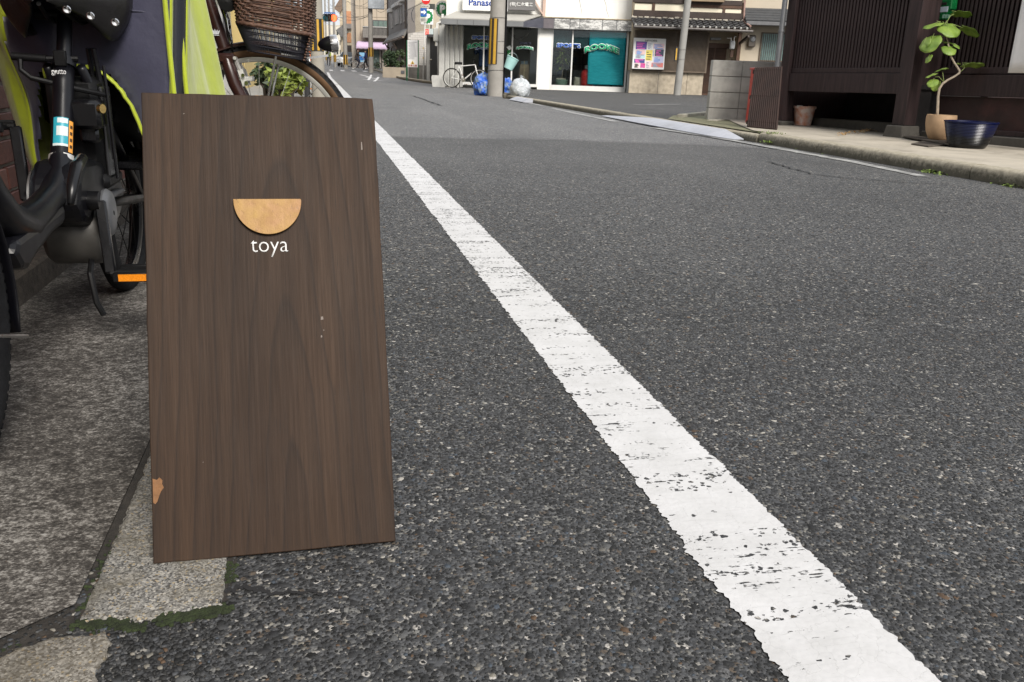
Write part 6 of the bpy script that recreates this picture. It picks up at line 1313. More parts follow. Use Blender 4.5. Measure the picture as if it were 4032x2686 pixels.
MB().lathe([(.001, R_*.80), (R_*.9, R_*.80)], 32, None).build('water', M('pond_water', (.02, .05, .03), .1), pot)
ob = g(3168, 494, .1); OD = (ob-EYE).dot(CF)/FPX; R_ = 84*OD/2; bucket = thing('orange_bucket', 'faded orange plastic bucket standing under the timber house', 'bucket', ob+Vector((0, .05, 0)))
q = N('faded_orange'); v = q.co('Object'); c = q.mix(q.ramp(q.noise(v, 11, 5), [(.38, 0.), (.62, 1.)]), (.72, .30, .17), (.85, .70, .64)); M_fo = q.fin(c, .5)
MB().lathe([(.001, 0), (R_*.76, 0), (R_*.96, R_*1.48), (R_*1.04, R_*1.50), (R_*1.06, R_*1.62), (R_*1.02, R_*1.74), (R_*.96, R_*1.74), (R_*.9, R_*1.5), (.001, R_*1.45)], 28).build('pail', M_fo, bucket, smooth=40); MB().box((-R_*1.08, -.03, R_*1.66), (-R_*.55, .01, R_*1.80), .006, Matrix.Rotation(.35, 4, 'Z')).build('handle', M('grip_white', (.65, .62, .58), .5), bucket)
dk = thing('dark_shrub', 'dim dark-leaved pot plant behind the orange bucket', 'plant', ob+Vector((.12, .28, 0))); mb = MB()
for i in range(60): th = random.uniform(0, 6.28); leaf_blade(mb, (random.gauss(0, .03), random.gauss(0, .03), random.uniform(.14, .42)), (cos(th), sin(th), .6), random.uniform(.06, .14), .03, .6, 4)
tag(mb.build('foliage', M('leaf_dark', (.03, .05, .02), .6, var=.3), dk), kind='stuff'); MB().lathe([(.001, 0), (.07, 0), (.09, .16), (.08, .16), (.001, .14)], 16).build('pot', M_plast, dk, smooth=True)
# dry leaves
mb = MB(); pts = [(610, 1105), (700, 1088), (800, 1075), (880, 1062), (950, 1056), (1020, 1058)]
for i in range(260):
    k = random.random()*5; j = int(k); f = k-j; x = pts[j][0]*(1-f)+pts[j+1][0]*f+random.gauss(0, 14); y = pts[j][1]*(1-f)+pts[j+1][1]*f+random.gauss(0, 5); p_ = g(3000+x*.48475, y*.48475, .102); s_ = random.uniform(.007, .020); an = random.random()*6.28
    M4 = Matrix.Translation(p_+Vector((0, 0, random.random()*.02))) @ Matrix.Rotation(an, 4, 'Z') @ Matrix.Rotation(random.gauss(0, .6), 4, 'X'); mb.add([M4 @ Vector(w_) for w_ in ((-s_, 0, 0), (0, -s_*.5, s_*.2), (s_, 0, 0), (0, s_*.5, s_*.25))], [(0, 1, 2, 3)])
q = N('dry_leaf'); gi = q.n('NewGeometry'); M_dry = q.fin(q.ramp(gi.outputs['Random Per Island'], [(0, (.30, .16, .06)), (.4, (.42, .26, .10)), (.7, (.50, .36, .18)), (1, (.20, .10, .05))]), .8); tag(mb.build('dry_leaves', M_dry), 'strewn dry brown leaves on the pavement before the open space', 'leaves', kind='stuff')
# weeds in the kerb joints
M_weed = M('weed_green', (.13, .19, .03), .6, var=.4, vs=20)
def weed(label, px, py, z, n, L_, sp):
    p_ = g(px, py, z); t = thing('weed', label, 'weed', p_, group='weeds along the right kerb'); mb = MB()
    for i in range(n): th = random.uniform(0, 2*pi); leaf_blade(mb, (random.gauss(0, sp), random.gauss(0, sp*1.4), 0), (cos(th)*.7, sin(th)*.7, random.uniform(.4, 1.4)), random.uniform(.5, 1)*L_, L_*.16, .6, 4)
    tag(mb.build('blades', M_weed, t, smooth='all'), kind='stuff')
weed('low green weed on top of the kerb by the ramp end', 3050, 527, .1, 40, .06, .06); weed('trailing weed in the kerb joint next to the ramp end', 3020, 562, .02, 34, .07, .025); weed('small weed at the foot of the kerb', 3190, 592, .0, 26, .05, .05); weed('bushy green weed at the kerb foot facing the fig pot', 3688, 684, .0, 90, .095, .045); weed('thin green weed at the kerb foot near the end of the wall', 4010, 740, .0, 40, .09, .05); weed('scattered weed beside the ramp plates on the lot edge', 2640, 478, .03, 50, .05, .12); weed('tiny weed at the kerb foot between two larger ones', 3270, 610, .0, 20, .04, .05)
moss([g(2740, 484, .032), g(2790, 484, .032), g(2830, 488, .032)], 160, .02); sheet('verge', [(4.40, 7.9), (4.40, 10.6), (4.9, 11.6), (8, 12.0), (8, 8.5), (4.8, 8.5)], .088, M('verge_soil', (.17, .165, .10), .95, var=.3, vs=14, bump=.006, bs=90))
# ================================================================ UP THE STREET, RIGHT SIDE
K3 = .2551
def fr_at(px, depth, z=None):
    p_ = dep(px, 290, depth); return Frame((p_.x, p_.y, gz(p_.y) if z is None else z), UR)
class Q3:
    """facade facing the camera, addressed in pixels of the far-street crop"""
    def __init__(s, cx, depth): s.f = fr_at(1200+cx*K3, depth); s.M = s.f.M
    def p(s, x, y, d=0.0): return s.f.L(1200+x*K3, y*K3, d)
    def r(s, x0, y0, x1, y1, d=0.0):
        a, b = s.p(x0, y1, d), s.p(x1, y0, d); a2, b2 = s.p(x0, y0, d), s.p(x1, y1, d)
        return (a[0]+a2[0])/2, (a[1]+b2[1])/2, (b[0]+b2[0])/2, (b[1]+a2[1])/2
    def box(s, name, x0, y0, x1, y1, mat, parent, d0=-.05, d1=.0, ch=0.0, ref=None):
        X0, Z0, X1, Z1 = s.r(x0, y0, x1, y1, d0 if ref is None else ref); return MB().box((X0, d0, Z0), (X1, d1, Z1), ch).build(name, mat, parent)
M_taupe = M('taupe_render', (.25, .23, .215), .85, var=.12, vs=.8, dirt=.1); M_bei2 = M('beige_tile', (.44, .37, .285), .8, var=.08, vs=.6); M_gdk = M('dark_grey_metal', (.07, .07, .075), .6)
M('road_paint_far'); M_win = M('window_dark')
# --- black door and grey annex behind the shop
q3 = Q3(1940, 39.5); an = thing('annex', 'narrow grey annex with a black door and white pipes beside the corner shop', 'building', mat=q3.M)
X0, Z0, X1, Z1 = q3.r(1880, 560, 2300, 1262); MB().box((X0, .0, -.05), (X1+3, 4, Z1)).build('wall', M('annex_grey', (.36, .355, .34), .8, var=.1), an); q3.box('door', 1935, 590, 2042, 1262, M('door_black', (.018, .018, .02), .4), an, -.06, .0, .006); q3.box('door_handle', 1930, 912, 1962, 926, M_chrome, an, -.12, -.061)
q3.box('roof_edge', 1880, 535, 2300, 575, M_gdk, an, -.30, .0); 
for x in (2075, 2120): a, b = q3.p(x, 1240, -.06), q3.p(x+15, 480, -.06); MB().tube([(a[0], -.06, a[1]), (b[0], -.06, b[1])], .045, 8).build('pipe', M_frame, an, smooth=True)
# --- white tiled boundary wall with wire fence
q3 = Q3(1600, 44.0); tw = thing('tiled_wall', 'pale brick-tiled boundary wall with a wire fence on top', 'wall', mat=q3.M)
X0, Z0, X1, Z1 = q3.r(1600, 520, 1935, 1180); Zt0, Zt1 = q3.p(1602, 520)[1], q3.p(1930, 460)[1]; zpl = q3.p(1750, 1010)[1]
MB().prism([(X0, -.05), (X1, -.05), (X1, Zt1), (X0, Zt0)], .02, .25).build('core', M('tile_grout', (.40, .385, .36), .9), tw); MB().box((X0, -.02, -.05), (X1, .019, zpl)).build('plinth', M('plinth_grey', (.20, .19, .175), .9), tw); src = None
hT, wT = .105, .235
for r in range(int((Zt1-zpl)/hT)):
    for k in range(int((X1-X0)/wT)+1):
        x = X0+k*wT+(wT/2 if r % 2 else 0); z = zpl+.01+r*hT
        if x+wT > X1 or z+hT > Zt0+(Zt1-Zt0)*(x-X0)/(X1-X0): continue
        if src is None: src = MB().box((.006, .002, .006), (wT-.006, .019, hT-.006)).build('wall_tile', M('wall_tile', (.60, .575, .54), .6, var=.12, vs=1.2), tw); o = src
        else: o = inst(src, 'wall_tile', tw)
        o.location = (x, 0, z)
for k in range(22):
    f = k/21; x = X0-.1+(X1-X0)*f; z = Zt0+(Zt1-Zt0)*f; MB().tube([(x, .1, z), (x-.12, .1, z+1.1+.35*f)], .010, 4).build('fence_wire', M('wire_dark', (.05, .05, .05), .6), tw)
MB().tube([(X0-.2, .1, Zt0+1.05), (X1-.2, .1, Zt1+1.4)], .012, 4).build('fence_rail', M('wire_dark'), tw)
# --- car park signs
M_pg = M('sign_green', (.005, .20, .06), .45, var=.05); M_sw = M('sign_white')
def gear(cx, cz, R_, n=14):
    out = []
    for i in range(n*4):
        a = 2*pi*i/(n*4); out.append((cx+R_*(1.0 if (i//2) % 2 else .90)*cos(a), cz+R_*(1.0 if (i//2) % 2 else .90)*sin(a)))
    return out
q3 = Q3(2110, 33.5); ps = thing('parking_sign', 'large round white and green parking sign above the shop corner', 'sign', mat=q3.M); X0, Z0, X1, Z1 = q3.r(2012, 15, 2240, 270); cx, cz, R_ = (X0+X1)/2, (Z0+Z1)/2, (X1-X0)/2
MB().prism([(cx+R_*cos(a), cz+R_*1.1*sin(a)) for a in np.linspace(0, 2*pi, 41)[:-1]], 0, .15).build('disc', M_sw, ps); MB().prism(gear(cx, cz, R_*.86), -.012, -.002).build('green_gear', M_pg, ps); text_part('lettering', 'P', M_sw, ps, cx-R_*.36, cz-R_*.5, cx+R_*.40, cz+R_*.55, -.018, .07, .006); MB().tube([(cx+R_*.6, .08, cz-R_), (cx+R_*.6, .08, 0)], .05, 8).build('post', M_alu, ps, smooth=True)
q3 = Q3(1880, 42.0); ps = thing('parking_sign', 'square white and green parking sign behind the road sign pole', 'sign', mat=q3.M); X0, Z0, X1, Z1 = q3.r(1790, 142, 1980, 380); MB().box((X0, 0, Z0), (X1, .12, Z1), .01).build('panel', M_sw, ps); cx, cz, R_ = (X0+X1)/2, (Z0+Z1)/2, (X1-X0)*.47
MB().prism([(min(X1-.01, max(X0+.01, x)), z) for x, z in gear(cx, cz, R_*1.12)], -.012, -.002).build('green_gear', M_pg, ps); text_part('lettering', 'P', M_sw, ps, cx-R_*.25, cz-R_*.62, cx+R_*.62, cz+R_*.5, -.018, .08, .006); MB().tube([(cx+.2, .06, Z0), (cx+.2, .06, 0)], .04, 8).build('post', M_gdk, ps, smooth=True)
MB().add([(X0-.05+.14*(cos(a)-1)*4*.35, .05, cz+.2*R_+R_*1.2*sin(a)) for a in np.linspace(1.9, 4.4, 14)]+[(X0-.09+.14*(cos(a)-1)*4*.35, .05, cz+.2*R_+R_*1.25*sin(a)) for a in np.linspace(4.4, 1.9, 14)], [tuple(range(28))]).build('hoop', M_gdk, ps, solid=.02)
fs_ = thing('full_sign', 'small red lit sign panel beside the road sign pole', 'sign', mat=q3.M); q3.box('case', 1842, 445, 1985, 540, M('case_pale', (.45, .52, .52), .5), fs_, -.1, .05, .01)
q = N('red_panel'); q.b.inputs['Emission Color'].default_value = (1, .03, .02, 1); q.b.inputs['Emission Strength'].default_value = .5; M_redlit = q.fin((.7, .03, .02), .4); q3.box('red_panel', 1848, 450, 1912, 536, M_redlit, fs_, -.12, -.101); X0, Z0, X1, Z1 = q3.r(1856, 462, 1904, 526, -.13); text_part('lettering', '空', M('letter_pinkish', (.85, .55, .45), .5), fs_, X0, Z0, X1, Z1, -.124, .01, .004); MB().tube([((X0+X1)/2, -.03, Z0-.2), ((X0+X1)/2, -.03, 0)], .03, 6).build('post', M_gdk, fs_)
# --- road sign pole
q3 = Q3(1832, 41.0); rs = thing('road_sign_pole', 'white pole carrying a no-entry disc, a blue arrow sign and two small plates', 'road sign', mat=q3.M); a, b = q3.p(1826, 1272), q3.p(1870, -60)
MB().tube([(a[0], .04, 0), (b[0], .04, b[1]+.6)], .032, 10).build('post', M('pole_white', (.66, .66, .64), .5), rs, smooth=True)
for y in (745, 895): c_ = q3.p(1830, y); MB().tube([(c_[0], .04, c_[1]-.04), (c_[0], .04, c_[1]+.04)], .036, 10).build('band', M('band_yellow', (.60, .42, .10), .5), rs, smooth=True)
X0, Z0, X1, Z1 = q3.r(1806, -64, 1936, 64); cx, cz, R_ = (X0+X1)/2, (Z0+Z1)/2, (X1-X0)/2; MB().lathe([(R_, 0), (R_, .01), (.001, .01)], 32, Matrix.Translation((cx, -.01, cz)) @ Matrix.Rotation(pi/2, 4, 'X')).build('no_entry_disc', M('sign_red', (.60, .02, .02), .4), rs); MB().box((cx-R_*.72, -.026, cz-R_*.16), (cx+R_*.72, -.0205, cz+R_*.16)).build('white_bar', M_sw, rs)
for (x0, y0, x1, y1) in ((1800, 76, 1928, 116), (1780, 268, 1882, 345)):
    q3.box('plate', x0, y0, x1, y1, M('plate_white', (.58, .57, .53), .5), rs, -.02, -.01); X0, Z0, X1, Z1 = q3.r(x0+8, y0+12, x1-8, y1-10, -.02); text_part('plate_lettering', '自転車を除く', M('ink_dark', (.03, .03, .03), .6), rs, X0, Z0, X1, Z1, -.024, .004, .002)
q3.box('arrow_sign', 1785, 126, 1884, 256, M('sign_blue2', (.02, .10, .36), .4), rs, -.02, -.01); X0, Z0, X1, Z1 = q3.r(1785, 126, 1884, 256, -.02); W_, H_ = X1-X0, Z1-Z0; f = lambda u, v: (X0+W_*u, Z0+H_*v); MB().prism([f(.10, .40), f(.52, .40), f(.52, .22), f(.92, .52), f(.52, .82), f(.52, .64), f(.10, .64)], -.026, -.0205).build('white_arrow', M_sw, rs)
# --- notice board on green posts
q3 = Q3(1660, 43.0); nb = thing('green_notice_board', 'white notice sheet on green posts with a yellow warning triangle', 'notice board', mat=q3.M)
for x in (1576, 1748): a, b = q3.p(x, 1195), q3.p(x+2, 620); MB().tube([(a[0], 0, 0), (b[0], 0, b[1])], .035, 8).build('post', M('post_green', (.015, .11, .05), .5), nb, smooth=True)
q3.box('sheet', 1586, 622, 1746, 1038, M_sw, nb, -.03, .02, .005); mb = MB()
for k in range(16): X0, Z0, X1, Z1 = q3.r(1602+(k % 3)*6, 650+k*17, 1730-(k*37 % 40), 657+k*17, -.03); mb.box((X0, -.034, Z0), (X1, -.0305, Z1))
tag(mb.build('print', M('print_pale', (.42, .42, .44), .6), nb), kind='stuff'); a, b, c_ = q3.p(1632, 990, -.04), q3.p(1692, 990, -.04), q3.p(1662, 938, -.04); MB().prism([a, b, c_], -.036, -.031).build('warning_triangle', M('warn_yellow', (.70, .44, .02), .5), nb); MB().prism([q3.p(1652, 984, -.04), q3.p(1672, 984, -.04), q3.p(1664, 955, -.04)], -.040, -.0362).build('triangle_mark', M('ink_dark'), nb)
X0, Z0, X1, Z1 = q3.r(1596, 996, 1732, 1030, -.04); text_part('warning_lettering', '段差注意', M('sign_red_dark', (.42, .06, .05), .5), nb, X0, Z0, X1, Z1, -.034, .012, .003)
# --- planter and hedge
q3 = Q3(1380, 50.0); pt = thing('planter', 'long low beige concrete planter at the street edge', 'planter', mat=q3.M); X0, Z0, X1, Z1 = q3.r(1214, 1040, 1545, 1190); MB().prism([(X0, -.15), (X1, -.15), (X1, Z1), (X0+.02, Z1)], -.4, .5).build('trough', M('planter_beige', (.31, .265, .205), .9, var=.12, vs=2), pt, bevel=.02); q3.box('vent', 1484, 1090, 1540, 1140, M_gdk, pt, -.43, -.401)
M_hedge = M('hedge_leaf', (.030, .055, .022), .55, var=.5, vs=3); M_hedge2 = M('hedge_leaf_light', (.055, .085, .035), .55, var=.5, vs=3)
def shrub(label, fm, X0, Z0, X1, Z1, dpt, n, ls, mat, y0=0.0, boxy=.5, name='shrub', seed=1):
    rnd = random.Random(seed); t = thing(name, label, 'shrub', mat=fm); cx, cz, hw, hz = (X0+X1)/2, (Z0+Z1)/2, (X1-X0)/2, (Z1-Z0)/2; cl = []
    for i in range(26):
        a, b = rnd.uniform(0, 2*pi), rnd.uniform(-1, 1); r = sqrt(1-b*b); d = [math.copysign(abs(v)**boxy, v) for v in (r*cos(a), r*sin(a), b)]; k = rnd.uniform(.45, .88); cl.append((cx+d[0]*hw*k, y0+d[1]*dpt*k, cz+d[2]*hz*k, rnd.uniform(.28, .45)))
    vs = []; fs = []; 
    for i in range(n):
        c = cl[i % 26]; a, b = rnd.uniform(0, 2*pi), rnd.uniform(-1, 1); r = sqrt(1-b*b); rr = c[3]*min(hw, hz, dpt*1.6)*rnd.uniform(.75, 1.15); p_ = Vector((c[0]+r*cos(a)*rr, c[1]+r*sin(a)*rr, c[2]+b*rr)); u = Vector((rnd.gauss(0, 1), rnd.gauss(0, 1), rnd.gauss(0, .6))).normalized(); v = u.cross(Vector((rnd.gauss(0, 1), rnd.gauss(0, 1), rnd.gauss(0, 1)))).normalized(); s_ = ls*rnd.uniform(.6, 1.2); o = len(vs); vs += [p_-u*s_, p_-v*s_*.45, p_+u*s_, p_+v*s_*.45]; fs.append((o, o+1, o+2, o+3))
    tag(MB().add(vs, fs).build('foliage', mat, t), kind='stuff'); mb = MB()
    for i in range(7): c = cl[i]; mb.tube([(cx+rnd.gauss(0, hw*.25), y0, Z0-.15), ((cx+c[0])/2, y0, (cz+Z0)/2), c[:3]], [.03, .02, .008], 5)
    mb.build('branch', M('bark_dark', (.05, .04, .03), .9), t, smooth=True); return t
X0, Z0, X1, Z1 = q3.r(1208, 775, 1415, 1035); shrub('dark green clipped bush in the beige planter, facing the street', q3.M, X0, Z0, X1, Z1, .5, 1500, .07, M_hedge, 0, .6, seed=2); X0, Z0, X1, Z1 = q3.r(1405, 765, 1546, 1062); shrub('taller light green hedge in the beige planter next to the wall', q3.M, X0, Z0, X1, Z1, .5, 1400, .06, M_hedge2, .05, .35, seed=3)
# --- taupe building along the street
tf = Frame((5.85, 72, gz(72)), (0, -1, 0)); tb = thing('taupe_building', 'taupe rendered building with tall narrow windows and white blind boxes', 'building', mat=tf.M)
t3 = lambda x, y, d=0.0: tf.L(1200+x*K3, y*K3, d); xa, xb = t3(1288, 300)[0], t3(1585, 300)[0]
MB().box((xa, 0, -.3), (xb, 7, 9)).build('wall', M_taupe, tb); 
for (x0, x1, y0, y1) in ((1338, 1360, 205, 430), (1400, 1462, 150, 360), (1480, 1502, 105, 360), (1530, 1558, 50, 330)):
    (a, zt), (b, z0) = t3(x0, y0), t3(x1, y1); wn = MB().box((a, -.06, z0), (b, -.001, zt)).build('window', M('window_frame_pale', (.50, .49, .46), .6), tb); MB().box((a+.12*(b-a), -.075, z0+.1), (b-.12*(b-a), -.061, zt-.1)).build('pane', M('pane_taupe', (.22, .20, .19), .4), wn); MB().box((a-.15, -.35, zt), (b+.15, -.001, zt+.28), .03).build('blind_box', M('box_white', (.60, .59, .56), .5), wn)
for x in (1292, 1575): a = t3(x, 300)[0]; MB().tube([(a, -.08, -.2), (a, -.08, 9)], .06, 8).build('downpipe', M('pipe_bronze', (.16, .12, .09), .5), tb, smooth=True)
ez0, ez1 = t3(1300, 640)[1], t3(1530, 520)[1]; e0, e1 = t3(1230, 660, -.9)[0], t3(1545, 560, -.9)[0]; zr0 = t3(1230, 665, -.9)[1]
mb = MB(); mb.add([(e0, -.95, zr0), (e1, -.95, zr0), (xb, -.0, zr0+.75), (xa+1, -.0, zr0+.75)], [(0, 1, 2, 3)]); mb.build('lean_to_roof', M('tile_dark', (.10, .095, .09), .6, var=.25), tb, solid=.12); MB().tube([(e0, -1.0, zr0-.06), (e1, -1.0, zr0-.06)], .07, 8).build('gutter', M('pipe_bronze'), tb, smooth=True)
for (x, x2) in ((1245, 1290), (1380, 1330)): a, b = t3(x, 672, -.95), t3(x2, 770, -.3); MB().tube([(a[0], -.98, a[1]), (a[0], -.8, a[1]-.3), (b[0], -.25, b[1]+.2), (b[0], -.25, -.1)], .05, 6).build('drain_pipe', M('pipe_bronze'), tb, smooth=True)
q3 = Q3(1660, 56.0); be = thing('beige_block', 'plain beige and grey upper wall behind the parking signs', 'building', mat=q3.M); X0 = q3.p(1588, 400)[0]; X1 = q3.p(2300, 400)[0]; MB().box((X0, 0, -.2), (q3.p(1705, 300)[0], 5, 9)).build('grey_wall', M_taupe, be); MB().box((q3.p(1706, 300)[0], .0, -.2), (X1+2, 5, 9)).build('beige_wall', M('beige_pale', (.46, .41, .32), .8, var=.08), be); q3.box('window', 1920, 60, 2010, 140, M_win, be, -.06, 0)
# --- building with lilac awning beyond the crossing
q3 = Q3(800, 84.0); lb = thing('awning_building', 'beige tiled building with balcony and lilac shop awning beyond the crossing', 'building', mat=q3.M)
X0, X1 = q3.p(790, 500)[0], q3.p(1420, 500)[0]; MB().box((X0, 0, -.6), (X1, 9, 11)).build('wall', M_bei2, lb); MB().box((X0-.55, .6, -.6), (X0-.002, 9, 11)).build('side_wall', M('taupe_light', (.34, .305, .265), .85, var=.08), lb)
for x in (850, 905, 1040, 1110, 1250): a = q3.p(x, 100)[0]; MB().box((a-.015, -.012, 3), (a+.015, -.001, 11)).build('wall_joint', M('joint_brown', (.16, .13, .10), .8), lb)
for y in (265, 130): z = q3.p(1000, y)[1]; MB().box((X0, -.013, z-.015), (X1, -.001, z+.015)).build('wall_joint', M('joint_brown'), lb)
wn = q3.box('window', 1048, 312, 1290, 560, M_gdk, lb, -.05); 
for (a, b) in ((1060, 1128), (1138, 1205), (1215, 1285)): q3.box('pane', a, 325, b, 552, M('pane_green', (.14, .19, .17), .2), wn, -.058, -.051)
bc = q3.box('balcony', 895, 408, 1300, 585, M('balcony_grey', (.20, .185, .17), .7), lb, -1.0, -.03); q3.box('balcony_rail', 895, 412, 1300, 424, M_alu, bc, -1.06, -1.01)
X0, Z0, X1, Z1 = q3.r(1052, 430, 1300, 545, -1.02); 
for k in range(12): MB().box((X0+(X1-X0)*k/12, -1.03, Z0), (X0+(X1-X0)*k/12+.05, -1.001, Z1)).build('balcony_bar', M('bar_black', (.025, .025, .025), .6), bc)
X0, Z0, X1, Z1 = q3.r(806, 640, 1305, 765, -.6)
def aw(u, v): a = pi/2*v; return (X0+(X1-X0)*u, -1.1*sin(a)-.01, Z0+.12+(Z1-Z0-.12)*cos(a))
awn = MB().grid(aw, 24, 10).build('awning', M('lilac_cloth', (.52, .40, .54), .7, var=.06), lb, smooth='all', solid=.02); n = 26
MB().prism([(X0+(X1-X0)*i/(2*n), Z0+(.12 if i % 2 == 0 else .0)) for i in range(2*n+1)]+[(X1, Z0+.2), (X0, Z0+.2)], -1.14, -1.115).build('valance', M('lilac_cloth'), awn)
q3.box('shop_front', 800, 770, 1235, 1090, M('shop_dark', (.14, .115, .10), .7), lb, -.06); q3.box('shop_pane', 1062, 780, 1150, 1040, M('pane_green'), lb, -.08, -.061); q3.box('shop_pillar', 1155, 770, 1175, 1090, M('taupe_light'), lb, -.2, -.061); q3.box('shop_pillar', 1195, 770, 1235, 1090, M('taupe_light'), lb, -.2, -.061)
bs = thing('blue_poster_stand', 'pale blue poster stand on the pavement under the lilac awning', 'sign', mat=q3.M); q3.box('panel', 845, 812, 922, 958, M('poster_sky', (.25, .48, .68), .5), bs, -1.5, -1.45); q3.box('lower_panel', 845, 872, 922, 930, M('poster_deep', (.03, .14, .40), .5), bs, -1.52, -1.501); 
for x in (850, 917): a = q3.p(x, 958, -1.47); MB().tube([(a[0], -1.47, -.3), (a[0], -1.47, a[1])], .02, 5).build('leg', M_alu, bs)
X0, Z0, X1, Z1 = q3.r(1070, 960, 1165, 1080, -1.2); shrub('bushy green pot plants outside the awning shop', q3.M, X0, Z0-.2, X1, Z1, .4, 500, .10, M_hedge2, -1.3, .8, seed=5)
# --- gabled house with orange panels, and the pale blocks closing the street
q3 = Q3(600, 100.0); gb = thing('gabled_house', 'cream gabled house with orange panels beyond the crossing', 'house', mat=q3.M); X0, X1 = q3.p(545, 500)[0], q3.p(790, 500)[0]; zt = q3.p(600, 0)[1]
MB().prism([(X0, -.8), (X1, -.8), (X1, zt+3.2), (X0+1.6, zt+2.0), (X0, q3.p(520, 150)[1])], 0, 8).build('wall', M('cream_wall', (.56, .47, .34), .85, var=.08), gb); q3.box('orange_panel', 598, 172, 718, 365, M('orange_tile', (.52, .25, .13), .7), gb); q3.box('orange_panel', 648, 508, 715, 655, M('orange_tile'), gb); q3.box('grey_ledge', 590, 365, 722, 440, M_taupe, gb, -.4); q3.box('dark_porch', 640, 700, 720, 860, M('porch_dark', (.06, .05, .045), .8), gb, -.1)
a, b = q3.p(495, 168, -.4), q3.p(600, -5, -.4); MB().bar((a[0], -.4, a[1]), (b[0], -.4, b[1]), .8, .14, up=(0, 1, 0)).build('roof_edge', M('tile_brown', (.20, .14, .10), .8), gb); a, b = q3.p(520, 520, -.8), q3.p(610, 440, -.8); MB().bar((a[0], -.6, a[1]), (b[0], -.1, b[1]), 1.0, .12, up=(0, 1, 0)).build('lower_roof', M('tile_dark'), gb)
q3 = Q3(420, 150.0); fb = thing('far_block', 'pale cream apartment block at the far end of the street', 'building', mat=q3.M); X0, X1 = q3.p(-400, 500)[0], q3.p(620, 500)[0]; Z1 = q3.p(430, 385)[1]; MB().box((X0, 0, -2), (X1, 8, Z1)).build('wall', M('cream_far', (.58, .54, .45), .85), fb)
for x in (490, 540): 
    for y in (470, 620, 770): q3.box('window', x, y, x+28, y+70, M_win, fb)
q3.box('shop_front', 300, 860, 620, 1010, M('shop_grey', (.25, .24, .23), .8), fb, -.3)
# --- utility poles up the street
def far_pole(label, cx, cy, depth, rw, band=None, H=9.5, box=None):
    p_ = dep(1200+cx*K3, cy*K3, depth); t = pole(label, (p_.x, p_.y, gz(p_.y)), rw, rw*.78, H, None, (.004, 0), group=None)
    if band:
        s_ = depth/FPX*K3; z0, z1 = [(cy-b)*s_ for b in band]; f = lambda z: rw*(1-.22*z/H)+.012
        for k in range(6):
            a = radians(-102+(k-2.5)*28); vs = []
            for z in (z0, z1):
                for da in (-.24, .24): vs.append((f(z)*cos(a+da), f(z)*sin(a+da), z))
            MB().add(vs, [(0, 1, 3, 2)]).build('warning_stripe', M('stripe_yellow') if k % 2 else M('stripe_brown'), t, solid=.01)
    if box:
        s_ = depth/FPX*K3; z0, z1 = (cy-box[1])*s_, (cy-box[0])*s_; MB().box((-.15, -.55, z0), (1.0*box[2], -.15, z1), .03).build('transformer_box', M('box_bluegrey', (.34, .37, .40), .5), t)
    return t
far_pole('concrete pole with grey transformer box by the far kerb corner', 1025, 1148, 62, .18, (912, 780), 9.5, (100, 232, 1)); far_pole('concrete pole with yellow band standing before the orange-panelled house', 632, 1062, 76, .19, (1000, 858)); far_pole('tall concrete pole with yellow band next to the red traffic light', 470, 1050, 82, .12, (970, 865), 12); far_pole('slim far pole behind the traffic light, pale at its foot', 396, 1000, 96, .11, (930, 850), 12); far_pole('farthest slim pole beside the left pavement', 338, 985, 110, .13, (930, 850), 13)
# --- traffic light
q3 = Q3(390, 80.0); tl = thing('traffic_light', 'horizontal traffic light showing red, with a blue name sign above', 'traffic light', mat=q3.M); X0, Z0, X1, Z1 = q3.r(300, 245, 482, 312); MB().box((X0, -.1, Z0), (X1, .1, Z1), .06).build('housing', M('housing_pale', (.32, .33, .33), .5), tl)
for cx, nm, col, em in ((328, 'green_lens', (.01, .08, .10), 0), (386, 'amber_lens', (.10, .045, .01), 0), (448, 'red_lens', (.9, .06, .02), 3.0)):
    q = N(nm+'_glow'); q.b.inputs['Emission Color'].default_value = (1, .10, .03, 1); q.b.inputs['Emission Strength'].default_value = em; mm = q.fin(col, .3); c_ = q3.p(cx, 278, -.1); MB().lathe([(.30, 0), (.29, .03), (.001, .06)], 20, Matrix.Translation((c_[0], -.12, c_[1])) @ Matrix.Rotation(pi/2, 4, 'X')).build(nm, mm, tl, smooth=True); MB().lathe([(.35, -.02), (.36, .25), (.34, .25), (.32, -.02)], 20, Matrix.Translation((c_[0], -.12, c_[1])) @ Matrix.Rotation(pi/2, 4, 'X')).build('hood', M('hood_dark', (.05, .05, .05), .6), tl, smooth=True)
q3.box('name_sign', 302, 190, 470, 232, M('sign_blue3', (.06, .16, .42), .5), tl, -.08, -.03); X0, Z0, X1, Z1 = q3.r(308, 196, 464, 226, -.09); text_part('sign_lettering', '五条大橋西', M_sw, tl, X0, Z0, X1, Z1, -.085, .0, .004) if False else None
mb = MB(); X0, Z0, X1, Z1 = q3.r(310, 198, 462, 224, -.09); w_ = (X1-X0)/5
for k in range(5): mb.box((X0+k*w_+.05, -.086, Z0+.05), (X0+k*w_+w_*.75, -.081, Z1-.05))
tag(mb.build('sign_characters', M_sw, tl), kind='stuff'); a = q3.p(482, 275); MB().tube([(a[0], .05, a[1]), (a[0]+.8, .05, a[1]+.1)], .05, 6).build('arm', M_alu, tl)
